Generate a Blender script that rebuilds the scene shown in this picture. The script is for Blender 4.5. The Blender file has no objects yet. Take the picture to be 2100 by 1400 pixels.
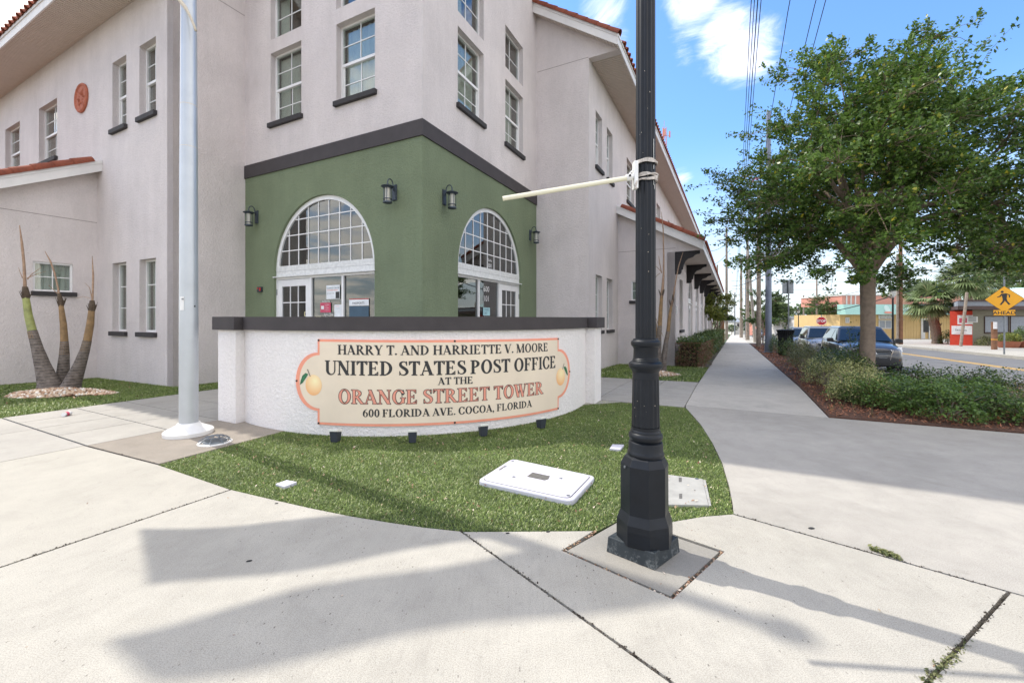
import bpy, bmesh, math, random
import numpy as np
from mathutils import Vector, Matrix, geometry
random.seed(7)
rng = np.random.default_rng(11)
R = math.radians
scn = bpy.context.scene
C = scn.collection
PI = math.pi
F_, CX, HY, EYE = 870.0, 1050.0, 655.0, 1.5

# ------------------------------------------------------------------ camera
cd = bpy.data.cameras.new('camera')
cam = bpy.data.objects.new('camera', cd); C.objects.link(cam)
cam.location = (0, 0, EYE); cam.rotation_euler = (R(90), 0, 0)
cd.sensor_width = 36.0; cd.lens = F_ / 2100 * 36.0
cd.shift_y = -(700 - HY) / 2100
cd.clip_start = 0.05; cd.clip_end = 3000
scn.camera = cam

# ------------------------------------------------------------------ sky, sun, exposure
SUN_H = Vector((-0.845, 0.535, 0)).normalized()        # towards the sun, level
SUN_EL = R(54.6)
w = bpy.data.worlds.new('World'); scn.world = w; w.use_nodes = True
nt = w.node_tree; nt.nodes.clear()
N = nt.nodes.new; Lk = nt.links.new
out = N('ShaderNodeOutputWorld'); bg = N('ShaderNodeBackground'); bg.inputs['Strength'].default_value = 0.15
sky = N('ShaderNodeTexSky'); sky.sky_type = 'NISHITA'; sky.sun_disc = False
sky.sun_elevation = SUN_EL; sky.sun_rotation = math.atan2(SUN_H.x, SUN_H.y)
sky.air_density = 1.25; sky.dust_density = 0.6; sky.ozone_density = 1.4; sky.altitude = 0
tc = N('ShaderNodeTexCoord')
def vmath(op, a, b=None):
    n = N('ShaderNodeVectorMath'); n.operation = op
    for i, q in enumerate((a, b)):
        if q is None: continue
        if isinstance(q, (tuple, Vector)): n.inputs[i].default_value = q
        else: Lk(q, n.inputs[i])
    return n
def fmath(op, a, b=None, c=None, clamp=False):
    n = N('ShaderNodeMath'); n.operation = op; n.use_clamp = clamp
    for i, q in enumerate((a, b, c)):
        if q is None: continue
        if isinstance(q, (int, float)): n.inputs[i].default_value = q
        else: Lk(q, n.inputs[i])
    return n.outputs[0]
def mrange(v, a, b, c=0.0, d=1.0):
    n = N('ShaderNodeMapRange'); n.interpolation_type = 'SMOOTHSTEP'
    Lk(v, n.inputs[0])
    for i, q in enumerate((a, b, c, d)): n.inputs[i + 1].default_value = q
    return n.outputs[0]
dirn = vmath('NORMALIZE', tc.outputs['Generated']).outputs[0]
sep = N('ShaderNodeSeparateXYZ'); Lk(dirn, sep.inputs[0])
def noise(vec, scale, detail=6, rough=0.6, dist=0.0):
    n = N('ShaderNodeTexNoise'); Lk(vec, n.inputs['Vector'])
    n.inputs['Scale'].default_value = scale; n.inputs['Detail'].default_value = detail
    n.inputs['Roughness'].default_value = rough; n.inputs['Distortion'].default_value = dist
    return n.outputs['Fac']
den = fmath('MAXIMUM', fmath('ADD', sep.outputs['Z'], 0.12), 0.05)
cmb = N('ShaderNodeCombineXYZ')
Lk(fmath('DIVIDE', sep.outputs['X'], den), cmb.inputs[0]); Lk(fmath('DIVIDE', sep.outputs['Y'], den), cmb.inputs[1])
nz = noise(cmb.outputs[0], 1.15, 9, 0.62, 0.25)
nf = noise(cmb.outputs[0], 4.5, 9, 0.68, 0.7)
gapd = Vector((1430 - CX, F_, HY - 240)).normalized()
gap = mrange(vmath('DISTANCE', dirn, tuple(gapd)).outputs['Value'], 0.85, 0.35)
base = mrange(fmath('SUBTRACT', nz, fmath('MULTIPLY', gap, .28)), 0.40, 0.56)
cover = base
def blob(px, py, rad, amp=1.0):
    d = Vector((px - CX, F_, HY - py)).normalized()
    dot = vmath('DISTANCE', dirn, tuple(d)).outputs['Value']
    return fmath('MULTIPLY', mrange(dot, rad, rad * 0.05), amp)
for (px, py, rad, amp) in ((1425, 10, .10, 1.0), (1485, 65, .09, 1.1), (1525, 105, .11, 1.25), (1238, 15, .10, .9), (1270, 75, .05, .6), (1400, 110, .05, .6),
                           (1395, 365, .05, .75), (-40, 20, .5, 1.3)):
    b = blob(px, py, rad, amp)
    nb = fmath('ADD', fmath('MULTIPLY', nz, .3), fmath('MULTIPLY', nf, 1.7))
    cover = fmath('MAXIMUM', cover, mrange(fmath('ADD', fmath('MULTIPLY', b, .9), nb), 1.35, 2.15))
haze = mrange(sep.outputs['Z'], 0.40, -0.06)
haze = fmath('MULTIPLY', fmath('POWER', haze, 1.2), 0.92)
vari = mrange(nf, .35, .7, .75, 1.0)
hz = N('ShaderNodeMix'); hz.data_type = 'RGBA'
Lk(haze, hz.inputs[0]); Lk(sky.outputs[0], hz.inputs[6]); hz.inputs[7].default_value = (4.3, 4.5, 4.7, 1)
tint = N('ShaderNodeMix'); tint.data_type = 'RGBA'; tint.blend_type = 'MULTIPLY'; tint.inputs[0].default_value = 1
Lk(sky.outputs[0], tint.inputs[6]); tint.inputs[7].default_value = (.55, .76, 1.03, 1)
Lk(tint.outputs[2], hz.inputs[6])
cl = N('ShaderNodeMix'); cl.data_type = 'RGBA'
Lk(fmath('MULTIPLY', fmath('MULTIPLY', cover, .93), fmath('SUBTRACT', 1.0, fmath('MULTIPLY', gap, .42))), cl.inputs[0]); Lk(hz.outputs[2], cl.inputs[6])
cc = N('ShaderNodeMix'); cc.data_type = 'RGBA'; Lk(vari, cc.inputs[0])
cc.inputs[6].default_value = (5.8, 5.5, 5.2, 1); cc.inputs[7].default_value = (9.0, 8.5, 7.9, 1)
Lk(cc.outputs[2], cl.inputs[7])
Lk(cl.outputs[2], bg.inputs['Color']); Lk(bg.outputs[0], out.inputs[0])

sd = bpy.data.lights.new('sun', 'SUN'); sd.energy = 2.3; sd.angle = R(0.55); sd.color = (1.0, 0.95, 0.86)
sun = bpy.data.objects.new('sun', sd); C.objects.link(sun)
sdir = Vector((SUN_H.x * math.cos(SUN_EL), SUN_H.y * math.cos(SUN_EL), math.sin(SUN_EL)))
sun.rotation_euler = sdir.to_track_quat('Z', 'Y').to_euler(); sun.location = (-12, 8, 20)
vs = scn.view_settings
vs.view_transform = 'Standard'; vs.look = 'None'; vs.exposure = 0.94; vs.gamma = 1.0; vs.use_curve_mapping = False
scn.cycles.max_bounces = 8; scn.cycles.diffuse_bounces = 5; scn.cycles.glossy_bounces = 4
scn.cycles.transparent_max_bounces = 16; scn.cycles.transmission_bounces = 6
scn.cycles.caustics_reflective = False; scn.cycles.caustics_refractive = False

# ------------------------------------------------------------------ projection helpers
def gz(y):
    return -0.025 * max(0.0, min(y, 150.0) - 9.5)
def G(px, py, dz=0.0):
    """pixel on the ground surface (dz above it) -> world x, y"""
    Y = F_ * (EYE - dz) / (py - HY)
    if Y > 9.5:
        Y = F_ * (EYE - dz - 0.2375) / (py - HY - F_ * 0.025)
    return Vector(((px - CX) / F_ * Y, Y))
def P(px, py, Y):
    return Vector(((px - CX) / F_ * Y, Y, EYE - (py - HY) / F_ * Y))
Uv = Vector((0.4634, 0.8861)).normalized()      # along the street, away
Nv = Vector((Uv.y, -Uv.x))                       # across the street, to the right
def WU(wc, uc):
    return Nv * wc + Uv * uc

# ------------------------------------------------------------------ materials
MT = {}
def srgb(r, g, b):
    f = lambda c: (c / 255 / 12.92) if c / 255 <= .04045 else ((c / 255 + .055) / 1.055) ** 2.4
    return (f(r), f(g), f(b))
class NB:
    def __init__(s, name):
        s.m = bpy.data.materials.new(name); s.m.use_nodes = True; s.t = s.m.node_tree
        s.b = s.t.nodes['Principled BSDF']
        g = s.t.nodes.new('ShaderNodeNewGeometry'); s.pos = g.outputs['Position']; s.geo = g
    def n(s, t): return s.t.nodes.new(t)
    def l(s, a, b): s.t.links.new(a, b)
    def noise(s, scale, detail=5, rough=.6, vec=None, dist=0):
        n = s.n('ShaderNodeTexNoise'); s.l(vec or s.pos, n.inputs['Vector'])
        n.inputs['Scale'].default_value = scale; n.inputs['Detail'].default_value = detail; n.inputs['Roughness'].default_value = rough
        n.inputs['Distortion'].default_value = dist
        return n.outputs['Fac']
    def scaled(s, v, rot=0):
        n = s.n('ShaderNodeMapping'); s.l(s.pos, n.inputs[0]); n.inputs['Scale'].default_value = v; n.inputs['Rotation'].default_value = (0, 0, rot)
        return n.outputs[0]
    def voro(s, scale, feat='F1', vec=None):
        n = s.n('ShaderNodeTexVoronoi'); n.feature = feat; s.l(vec or s.pos, n.inputs['Vector']); n.inputs['Scale'].default_value = scale
        return n.outputs['Distance']
    def ramp(s, f, a, b, c0=(0, 0, 0), c1=(1, 1, 1)):
        n = s.n('ShaderNodeValToRGB'); s.l(f, n.inputs[0]); e = n.color_ramp.elements
        e[0].position = a; e[1].position = b; e[0].color = (*c0, 1); e[1].color = (*c1, 1); return n.outputs['Color']
    def mix(s, f, a, b, mode='MIX'):
        n = s.n('ShaderNodeMix'); n.data_type = 'RGBA'; n.blend_type = mode
        for q, i in ((f, 0), (a, 6), (b, 7)):
            if isinstance(q, (int, float)): n.inputs[i].default_value = q
            elif isinstance(q, tuple): n.inputs[i].default_value = (*q, 1) if len(q) == 3 else q
            else: s.l(q, n.inputs[i])
        return n.outputs[2]
    def math(s, op, a, b=0, clamp=False):
        n = s.n('ShaderNodeMath'); n.operation = op; n.use_clamp = clamp
        for i, q in enumerate((a, b)):
            if isinstance(q, (int, float)): n.inputs[i].default_value = q
            else: s.l(q, n.inputs[i])
        return n.outputs[0]
    def bump(s, h, st, dist):
        n = s.n('ShaderNodeBump'); s.l(h, n.inputs['Height']); n.inputs['Strength'].default_value = st; n.inputs['Distance'].default_value = dist
        s.l(n.outputs[0], s.b.inputs['Normal']); return n
    def col(s, c):
        if isinstance(c, tuple): s.b.inputs['Base Color'].default_value = (*c, 1)
        else: s.l(c, s.b.inputs['Base Color'])
    def set(s, rough=.6, metal=0, spec=None):
        s.b.inputs['Roughness'].default_value = rough; s.b.inputs['Metallic'].default_value = metal
        if spec is not None: s.b.inputs['Specular IOR Level'].default_value = spec
        return s.m
def simple(name, c, rough=.55, metal=0, var=.12, scale=6, bs=0, bd=.002, bscale=80, spec=None):
    q = NB(name); f = q.noise(scale, 5)
    c0 = tuple(x * (1 - var) for x in c); c1 = tuple(min(1, x * (1 + var)) for x in c)
    q.col(q.ramp(f, .3, .7, c0, c1))
    if bs: q.bump(q.noise(bscale, 4), bs, bd)
    MT[name] = q.set(rough, metal, spec); return MT[name]
def stucco(name, c, bs=.55, stain=.16):
    q = NB(name)
    a = q.noise(26, 5, .62, dist=.6); a2 = q.noise(9, 3, .5); h = q.math('ADD', q.ramp(a, .42, .62), q.math('MULTIPLY', a2, .6))
    q.bump(h, bs, .011)
    big = q.noise(.9, 5, .65); st = q.noise(2.2, 6, .7, vec=q.scaled((1, 1, .22)))
    f = q.math('ADD', q.math('MULTIPLY', big, .5), q.math('MULTIPLY', st, .5))
    cc = q.ramp(f, .34, .64, tuple(x * (1 - stain) for x in c), tuple(min(1, x * (1 + stain * .45)) for x in c))
    fine = q.ramp(a, .35, .6, (.96, .96, .96), (1.02, 1.02, 1.02))
    q.col(q.mix(1.0, cc, fine, 'MULTIPLY')); MT[name] = q.set(.93, 0, .25); return MT[name]
stucco('pink_stucco', (.695, .642, .632), .6, .12)
stucco('green_stucco', (.20, .245, .155), .75, .14)
stucco('white_stucco', (.86, .825, .81), .60, .06)
def dirt_near_ground(m): return m
def concrete(name, c, dark=.14, pits=.55, lines=0.0, speck=1.0, rot=0.0):
    q = NB(name)
    big = q.noise(.55, 6, .62, dist=.4); mid = q.noise(3.2, 6, .7); fine = q.noise(170, 5, .85); f2 = q.noise(420, 2, .6)
    cc = q.ramp(q.math('ADD', q.math('MULTIPLY', big, .55), q.math('MULTIPLY', mid, .45)), .36, .62,
                tuple(x * (1 - dark) for x in c), tuple(min(1, x * (1 + dark * .45)) for x in c))
    sp = q.ramp(q.math('ADD', q.math('MULTIPLY', fine, .75), q.math('MULTIPLY', f2, .25)), .36, .56, (1 - .55 * speck,) * 3, (1.08,) * 3)
    cc = q.mix(1.0, cc, sp, 'MULTIPLY')
    wv = q.noise(60, 3, .7, vec=q.scaled((1, .06, 1), rot)); wm = q.ramp(wv, .36, .64, (1 - .018 - lines * .5,) * 3, (1.01,) * 3)
    cc = q.mix(1.0, cc, wm, 'MULTIPLY')
    v = q.voro(27, vec=q.scaled((1, .5, 1), rot)); pm = q.math('MULTIPLY', q.ramp(v, .05, .12, (1, 1, 1), (0, 0, 0)), q.ramp(q.noise(1.1, 4, .7), .40, .58))
    cc = q.mix(q.math('MULTIPLY', pm, pits), cc, (.10, .09, .08))
    st = q.noise(1.7, 7, .72, dist=1.2); cc = q.mix(q.math('MULTIPLY', q.ramp(st, .52, .72), .30), cc, (.24, .225, .20))
    gv = q.voro(1.9); cc = q.mix(q.math('MULTIPLY', q.ramp(gv, .010, .018, (1, 1, 1), (0, 0, 0)), .75), cc, (.08, .075, .07))
    st2 = q.noise(7, 6, .75, dist=.8); cc = q.mix(q.math('MULTIPLY', q.ramp(st2, .58, .72), .22), cc, (.17, .155, .135))
    cr = q.noise(2.2, 3, .5, dist=2.5); cl_ = q.ramp(q.math('ABSOLUTE', q.math('SUBTRACT', cr, .5)), .0, .004, (1, 1, 1), (0, 0, 0)); cc = q.mix(q.math('MULTIPLY', q.math('MULTIPLY', cl_, q.ramp(big, .52, .60)), .28), cc, (.12, .11, .10))
    q.col(cc); q.bump(q.math('ADD', q.math('MULTIPLY', fine, 1.0), q.math('MULTIPLY', pm, -1.5)), .35, .004)
    MT[name] = q.set(.88, 0, .3); return MT[name]
concrete('concrete_pale', (.455, .43, .375), .12, .6, .0, 1.0, R(-27))
concrete('concrete_brushed', (.475, .450, .395), .15, 1.0, .06, 1.0, R(-40))
concrete('concrete_apron', (.435, .41, .368), .18, .5, .02, 1.0, R(62))
concrete('concrete_grey', (.40, .38, .345), .14, .3, .0, .6)
concrete('concrete_tan', (.33, .29, .245), .22, .4, .0, 1.1)
concrete('concrete_pad', (.30, .285, .255), .12, .15, .0, .5)
simple('joint_soil', (.022, .018, .014), .95, var=.3, scale=40)
def asphalt():
    q = NB('asphalt'); f = q.noise(90, 3, .7); b = q.noise(.8, 5, .6)
    q.col(q.mix(1.0, q.ramp(b, .3, .7, (.135, .135, .137), (.175, .174, .172)), q.ramp(f, .3, .7, (.75,) * 3, (1.15,) * 3), 'MULTIPLY')); q.bump(f, .4, .004)
    MT['asphalt'] = q.set(.9, 0, .3)
asphalt()
simple('yellow_paint', (.62, .36, .05), .7, var=.2, scale=20)
simple('trim_dark', (.050, .043, .045), .75, var=.14, scale=4, bs=.25, bd=.004, bscale=60)
simple('sill_dark', (.040, .037, .039), .8, var=.2, scale=12, bs=.4, bd=.004, bscale=70)
simple('white_frame', (.80, .80, .80), .42, var=.04)
simple('white_aged', (.68, .69, .68), .5, var=.14, scale=14)
simple('fascia_white', (.74, .73, .72), .5, var=.06, scale=3)
simple('soffit_beige', (.60, .53, .47), .6, var=.05)
def tile_mat():
    q = NB('roof_tile_clay'); f = q.noise(3, 5); g = q.noise(22, 5, .7)
    isl = q.geo.outputs['Random Per Island']
    c = q.ramp(f, .3, .7, (.20, .058, .036), (.33, .105, .062)); c = q.mix(1.0, c, q.ramp(isl, 0, 1, (.68, .68, .70), (1.25, 1.15, 1.1)), 'MULTIPLY')
    d = q.ramp(g, .50, .68); c = q.mix(q.math('MULTIPLY', d, .45), c, (.07, .045, .04)); q.col(c); q.bump(g, .4, .004)
    MT['roof_tile_clay'] = q.set(.85, 0, .3)
tile_mat()
simple('terracotta', (.42, .13, .075), .8, var=.2, scale=14, bs=.5, bd=.004)
simple('lantern_metal', (.062, .078, .098), .5, .5, var=.35, scale=30)
simple('post_paint', (.006, .0085, .013), .42, 0.0, var=.25, scale=9, bs=.06, bd=.001, bscale=300, spec=.32)
def base_paint():
    q = NB('weathered_base_paint'); n = q.noise(16, 6, .75, vec=q.scaled((1, 1, .5))); g = q.noise(60, 4, .7)
    zz = q.n('ShaderNodeSeparateXYZ'); q.l(q.pos, zz.inputs[0])
    low = q.n('ShaderNodeMapRange'); q.l(zz.outputs[2], low.inputs[0]); low.inputs[1].default_value = .07; low.inputs[2].default_value = .0
    m = q.math('MULTIPLY', q.ramp(q.math('ADD', q.math('MULTIPLY', n, .6), q.math('MULTIPLY', g, .4)), .50, .62), q.math('ADD', low.outputs[0], .25), True)
    q.col(q.mix(q.math('MULTIPLY', m, .5), (.020, .028, .034), (.30, .32, .32))); MT['weathered_base_paint'] = q.set(.6)
base_paint()
simple('aluminium_pole', (.50, .53, .56), .38, .5, var=.06, scale=3, bs=.03)
simple('white_metal', (.78, .78, .77), .4, .1, var=.06, scale=5)
simple('steel_grey', (.20, .22, .24), .45, .6, var=.2, scale=6)
simple('blue_grey_steel', (.17, .20, .26), .5, .35, var=.15, scale=2)
simple('cream_rod', (.80, .77, .60), .35, var=.03)
simple('strap_cloth', (.50, .46, .42), .8, var=.35, scale=70)
simple('rope', (.62, .55, .45), .9, var=.2, scale=90)
simple('slate_plastic', (.035, .042, .055), .5, var=.15, scale=20)
simple('lens_white', (.80, .80, .76), .3, var=.03)
simple('box_white', (.56, .55, .62), .45, var=.03, scale=5, bs=.15, bd=.002, bscale=120)
simple('box_grey', (.36, .355, .33), .7, var=.12, scale=9, bs=.2, bd=.002)
simple('lid_dark', (.12, .115, .105), .6, var=.3, scale=40)
simple('black_rubber', (.02, .02, .02), .7, var=.2)
simple('sign_cream', (.78, .67, .53), .55, var=.05, scale=2)
simple('sign_coral', (.85, .33, .22), .55, var=.05, scale=4)
simple('letter_black', (.028, .028, .030), .6, var=.08)
simple('letter_coral', (.74, .30, .22), .6, var=.05)
simple('leaf_green_print', (.03, .16, .07), .6, var=.5, scale=30)
simple('curtain_white', (.72, .75, .70), .8, var=.07, scale=2)
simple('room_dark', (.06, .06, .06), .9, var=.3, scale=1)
simple('poster_red', (.55, .07, .13), .6); simple('poster_white', (.75, .78, .80), .6); simple('poster_yellow', (.72, .68, .38), .6)
simple('poster_blue', (.05, .10, .15), .6); simple('poster_teal', (.35, .58, .62), .6)
simple('bright_red', (.5, .02, .02), .4)
simple('wood_dark', (.020, .018, .020), .7, var=.3, scale=20)
simple('sign_yellow', (.75, .36, .02), .5, var=.04); simple('stop_red', (.50, .02, .03), .5)
simple('pole_wood', (.26, .215, .175), .9, var=.3, scale=5, bs=.4, bd=.01, bscale=20)
simple('pole_wood_brown', (.20, .10, .055), .9, var=.3, scale=5, bs=.4, bd=.01, bscale=20)
simple('pole_concrete', (.36, .33, .29), .9, var=.1, scale=3)
simple('wall_yellow', (.62, .44, .20), .85, var=.06, scale=1); simple('wall_teal', (.33, .56, .50), .8, var=.06)
simple('wall_salmon', (.60, .27, .21), .85, var=.08); simple('wall_red', (.62, .055, .025), .7, var=.08); simple('wall_olive', (.24, .225, .17), .85, var=.06)
simple('roof_brown', (.075, .045, .04), .7, var=.15); simple('roof_grey', (.30, .33, .37), .6); simple('roof_mint', (.50, .66, .62), .5)
simple('wall_white', (.66, .65, .62), .8)
simple('fence_brown', (.22, .11, .055), .9, var=.3, scale=8)
simple('terracotta_pot', (.38, .14, .08), .8)
simple('tyre_black', (.018, .018, .018), .8); simple('rim_grey', (.30, .30, .31), .35, .8)
simple('car_black_plastic', (.016, .016, .018), .6); simple('chrome', (.75, .75, .76), .15, 1.0, var=.02)
simple('headlight_lens', (.45, .47, .50), .12, .3, var=.3, scale=20)
simple('seat_dark', (.03, .03, .03), .8)
def carpaint(name, c, metal=.5):
    q = NB(name); q.col(c); q.set(.28, metal); q.b.inputs['Coat Weight'].default_value = 1; q.b.inputs['Coat Roughness'].default_value = .05; MT[name] = q.m
carpaint('car_paint_charcoal', (.030, .032, .038), .2); carpaint('car_paint_silver', (.20, .21, .23), .2); carpaint('car_paint_white', (.7, .7, .7), .0); carpaint('car_paint_blue', (.03, .06, .12))
def glass(name, tint=(.75, .84, .82), refl=1.0, rough=.01, base=.0):
    q = NB(name); t = q.t; t.nodes.remove(q.b)
    o = t.nodes['Material Output']; tr = q.n('ShaderNodeBsdfTransparent'); tr.inputs[0].default_value = (*tint, 1)
    gl = q.n('ShaderNodeBsdfGlossy'); gl.inputs[0].default_value = (.92, .90, .86, 1); gl.inputs['Roughness'].default_value = rough
    fr = q.n('ShaderNodeLayerWeight'); fr.inputs[0].default_value = .5
    bp = q.n('ShaderNodeBump'); nn = q.n('ShaderNodeTexNoise'); q.l(q.pos, nn.inputs['Vector']); nn.inputs['Scale'].default_value = 1.3
    q.l(nn.outputs['Fac'], bp.inputs['Height']); bp.inputs['Strength'].default_value = .05; bp.inputs['Distance'].default_value = .02
    q.l(bp.outputs[0], gl.inputs['Normal'])
    f = q.math('ADD', q.math('MULTIPLY', q.math('POWER', fr.outputs['Facing'], 3.5), .9), base * refl, True)
    mx = q.n('ShaderNodeMixShader'); q.l(f, mx.inputs[0]); q.l(tr.outputs[0], mx.inputs[1]); q.l(gl.outputs[0], mx.inputs[2]); q.l(mx.outputs[0], o.inputs[0])
    MT[name] = q.m
glass('window_glass', (.80, .84, .82), 1.0, .01, .09); glass('door_glass', (.50, .56, .58), 1.0, .01, .10)
glass('car_glass', (.25, .33, .32), 1.0, .02, .08)
def milk():
    q = NB('lantern_glass'); q.col((.72, .70, .62)); q.b.inputs['Roughness'].default_value = .3; q.b.inputs['Transmission Weight'].default_value = .35; MT['lantern_glass'] = q.m
milk()
def foliage(name, c0, c1, c2=None, p2=.9, rough=.5, trans=.25):
    q = NB(name); i = q.geo.outputs['Random Per Island']
    n = q.n('ShaderNodeValToRGB'); q.l(i, n.inputs[0]); e = n.color_ramp.elements
    e[0].position = 0; e[0].color = (*c0, 1); e[1].position = p2; e[1].color = (*c1, 1)
    if c2: z = e.new(min(.999, p2 + .03)); z.color = (*c2, 1)
    cc = q.mix(1.0, n.outputs['Color'], q.ramp(q.noise(1.4, 3), .3, .7, (.75,) * 3, (1.2,) * 3), 'MULTIPLY')
    q.col(cc); q.set(rough, 0, .4)
    if trans:
        t = q.t; o = t.nodes['Material Output']; tl = q.n('ShaderNodeBsdfTranslucent'); q.l(cc, tl.inputs[0])
        mx = q.n('ShaderNodeMixShader'); mx.inputs[0].default_value = trans; q.l(q.b.outputs[0], mx.inputs[1]); q.l(tl.outputs[0], mx.inputs[2]); q.l(mx.outputs[0], o.inputs[0])
    MT[name] = q.m
foliage('myrtle_leaf', (.045, .10, .020), (.17, .275, .055), (.50, .44, .05), .965, .38, .34)
foliage('dark_leaf', (.045, .085, .022), (.135, .20, .05), (.22, .06, .03), .985, .38, .2)
foliage('round_leaf', (.055, .11, .025), (.17, .27, .065), (.40, .10, .05), .99, .35, .25)
foliage('variegated_leaf', (.12, .16, .05), (.56, .55, .24), None, .95, .55, .25)
foliage('olive_leaf', (.07, .10, .035), (.26, .26, .11), None, .95, .55, .25)
foliage('yellow_green_leaf', (.09, .13, .025), (.28, .30, .06), None, .95, .5, .35)
foliage('brown_twig', (.14, .07, .045), (.36, .21, .14), None, .95, .9, 0)
foliage('far_leaf', (.05, .09, .03), (.15, .22, .07), (.55, .30, .30), .985, .6, .3)
foliage('palm_leaf', (.08, .13, .04), (.30, .36, .17), (.38, .32, .17), .95, .5, .25)
foliage('turf_blade', (.085, .145, .028), (.27, .345, .09), (.62, .60, .34), .93, .42, .2)
foliage('pebble', (.36, .20, .12), (.70, .55, .40), (.82, .78, .70), .78, .8, 0)
foliage('litter', (.16, .06, .035), (.42, .30, .19), (.62, .52, .42), .8, .8, 0)
foliage('mulch_chip', (.17, .065, .036), (.42, .185, .10), (.36, .22, .13), .9, .9, 0)
simple('mulch_soil', (.10, .050, .032), .95, var=.4, scale=30, bs=.8, bd=.02, bscale=60)
simple('turf_ground', (.06, .085, .03), .95, var=.3, scale=25)
simple('bark', (.25, .19, .14), .9, var=.22, scale=9, bs=.4, bd=.006, bscale=40)
simple('twig_bark', (.24, .20, .16), .9, var=.2)
def palm_trunk_mat():
    q = NB('palm_ring_bark'); z = q.n('ShaderNodeSeparateXYZ'); q.l(q.pos, z.inputs[0])
    wv = q.n('ShaderNodeTexWave'); wv.bands_direction = 'Z'; q.l(q.pos, wv.inputs['Vector']); wv.inputs['Scale'].default_value = 5.2; wv.inputs['Distortion'].default_value = 1.2; wv.inputs['Detail'].default_value = 2
    n = q.noise(10, 5, .7)
    c = q.ramp(n, .3, .7, (.045, .035, .03), (.21, .18, .16)); c = q.mix(q.math('MULTIPLY', q.ramp(wv.outputs['Fac'], .72, .95), .45), c, (.26, .22, .18))
    q.col(c); q.bump(wv.outputs['Fac'], .6, .01); MT['palm_ring_bark'] = q.set(.85)
palm_trunk_mat()
simple('palm_green', (.25, .27, .085), .5, var=.3, scale=9); simple('palm_tan', (.24, .15, .07), .7, var=.35, scale=9); simple('palm_dead', (.33, .22, .15), .85, var=.3, scale=15)
simple('palm_fibre', (.09, .065, .045), .95, var=.4, scale=30, bs=.6, bd=.01)

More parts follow.
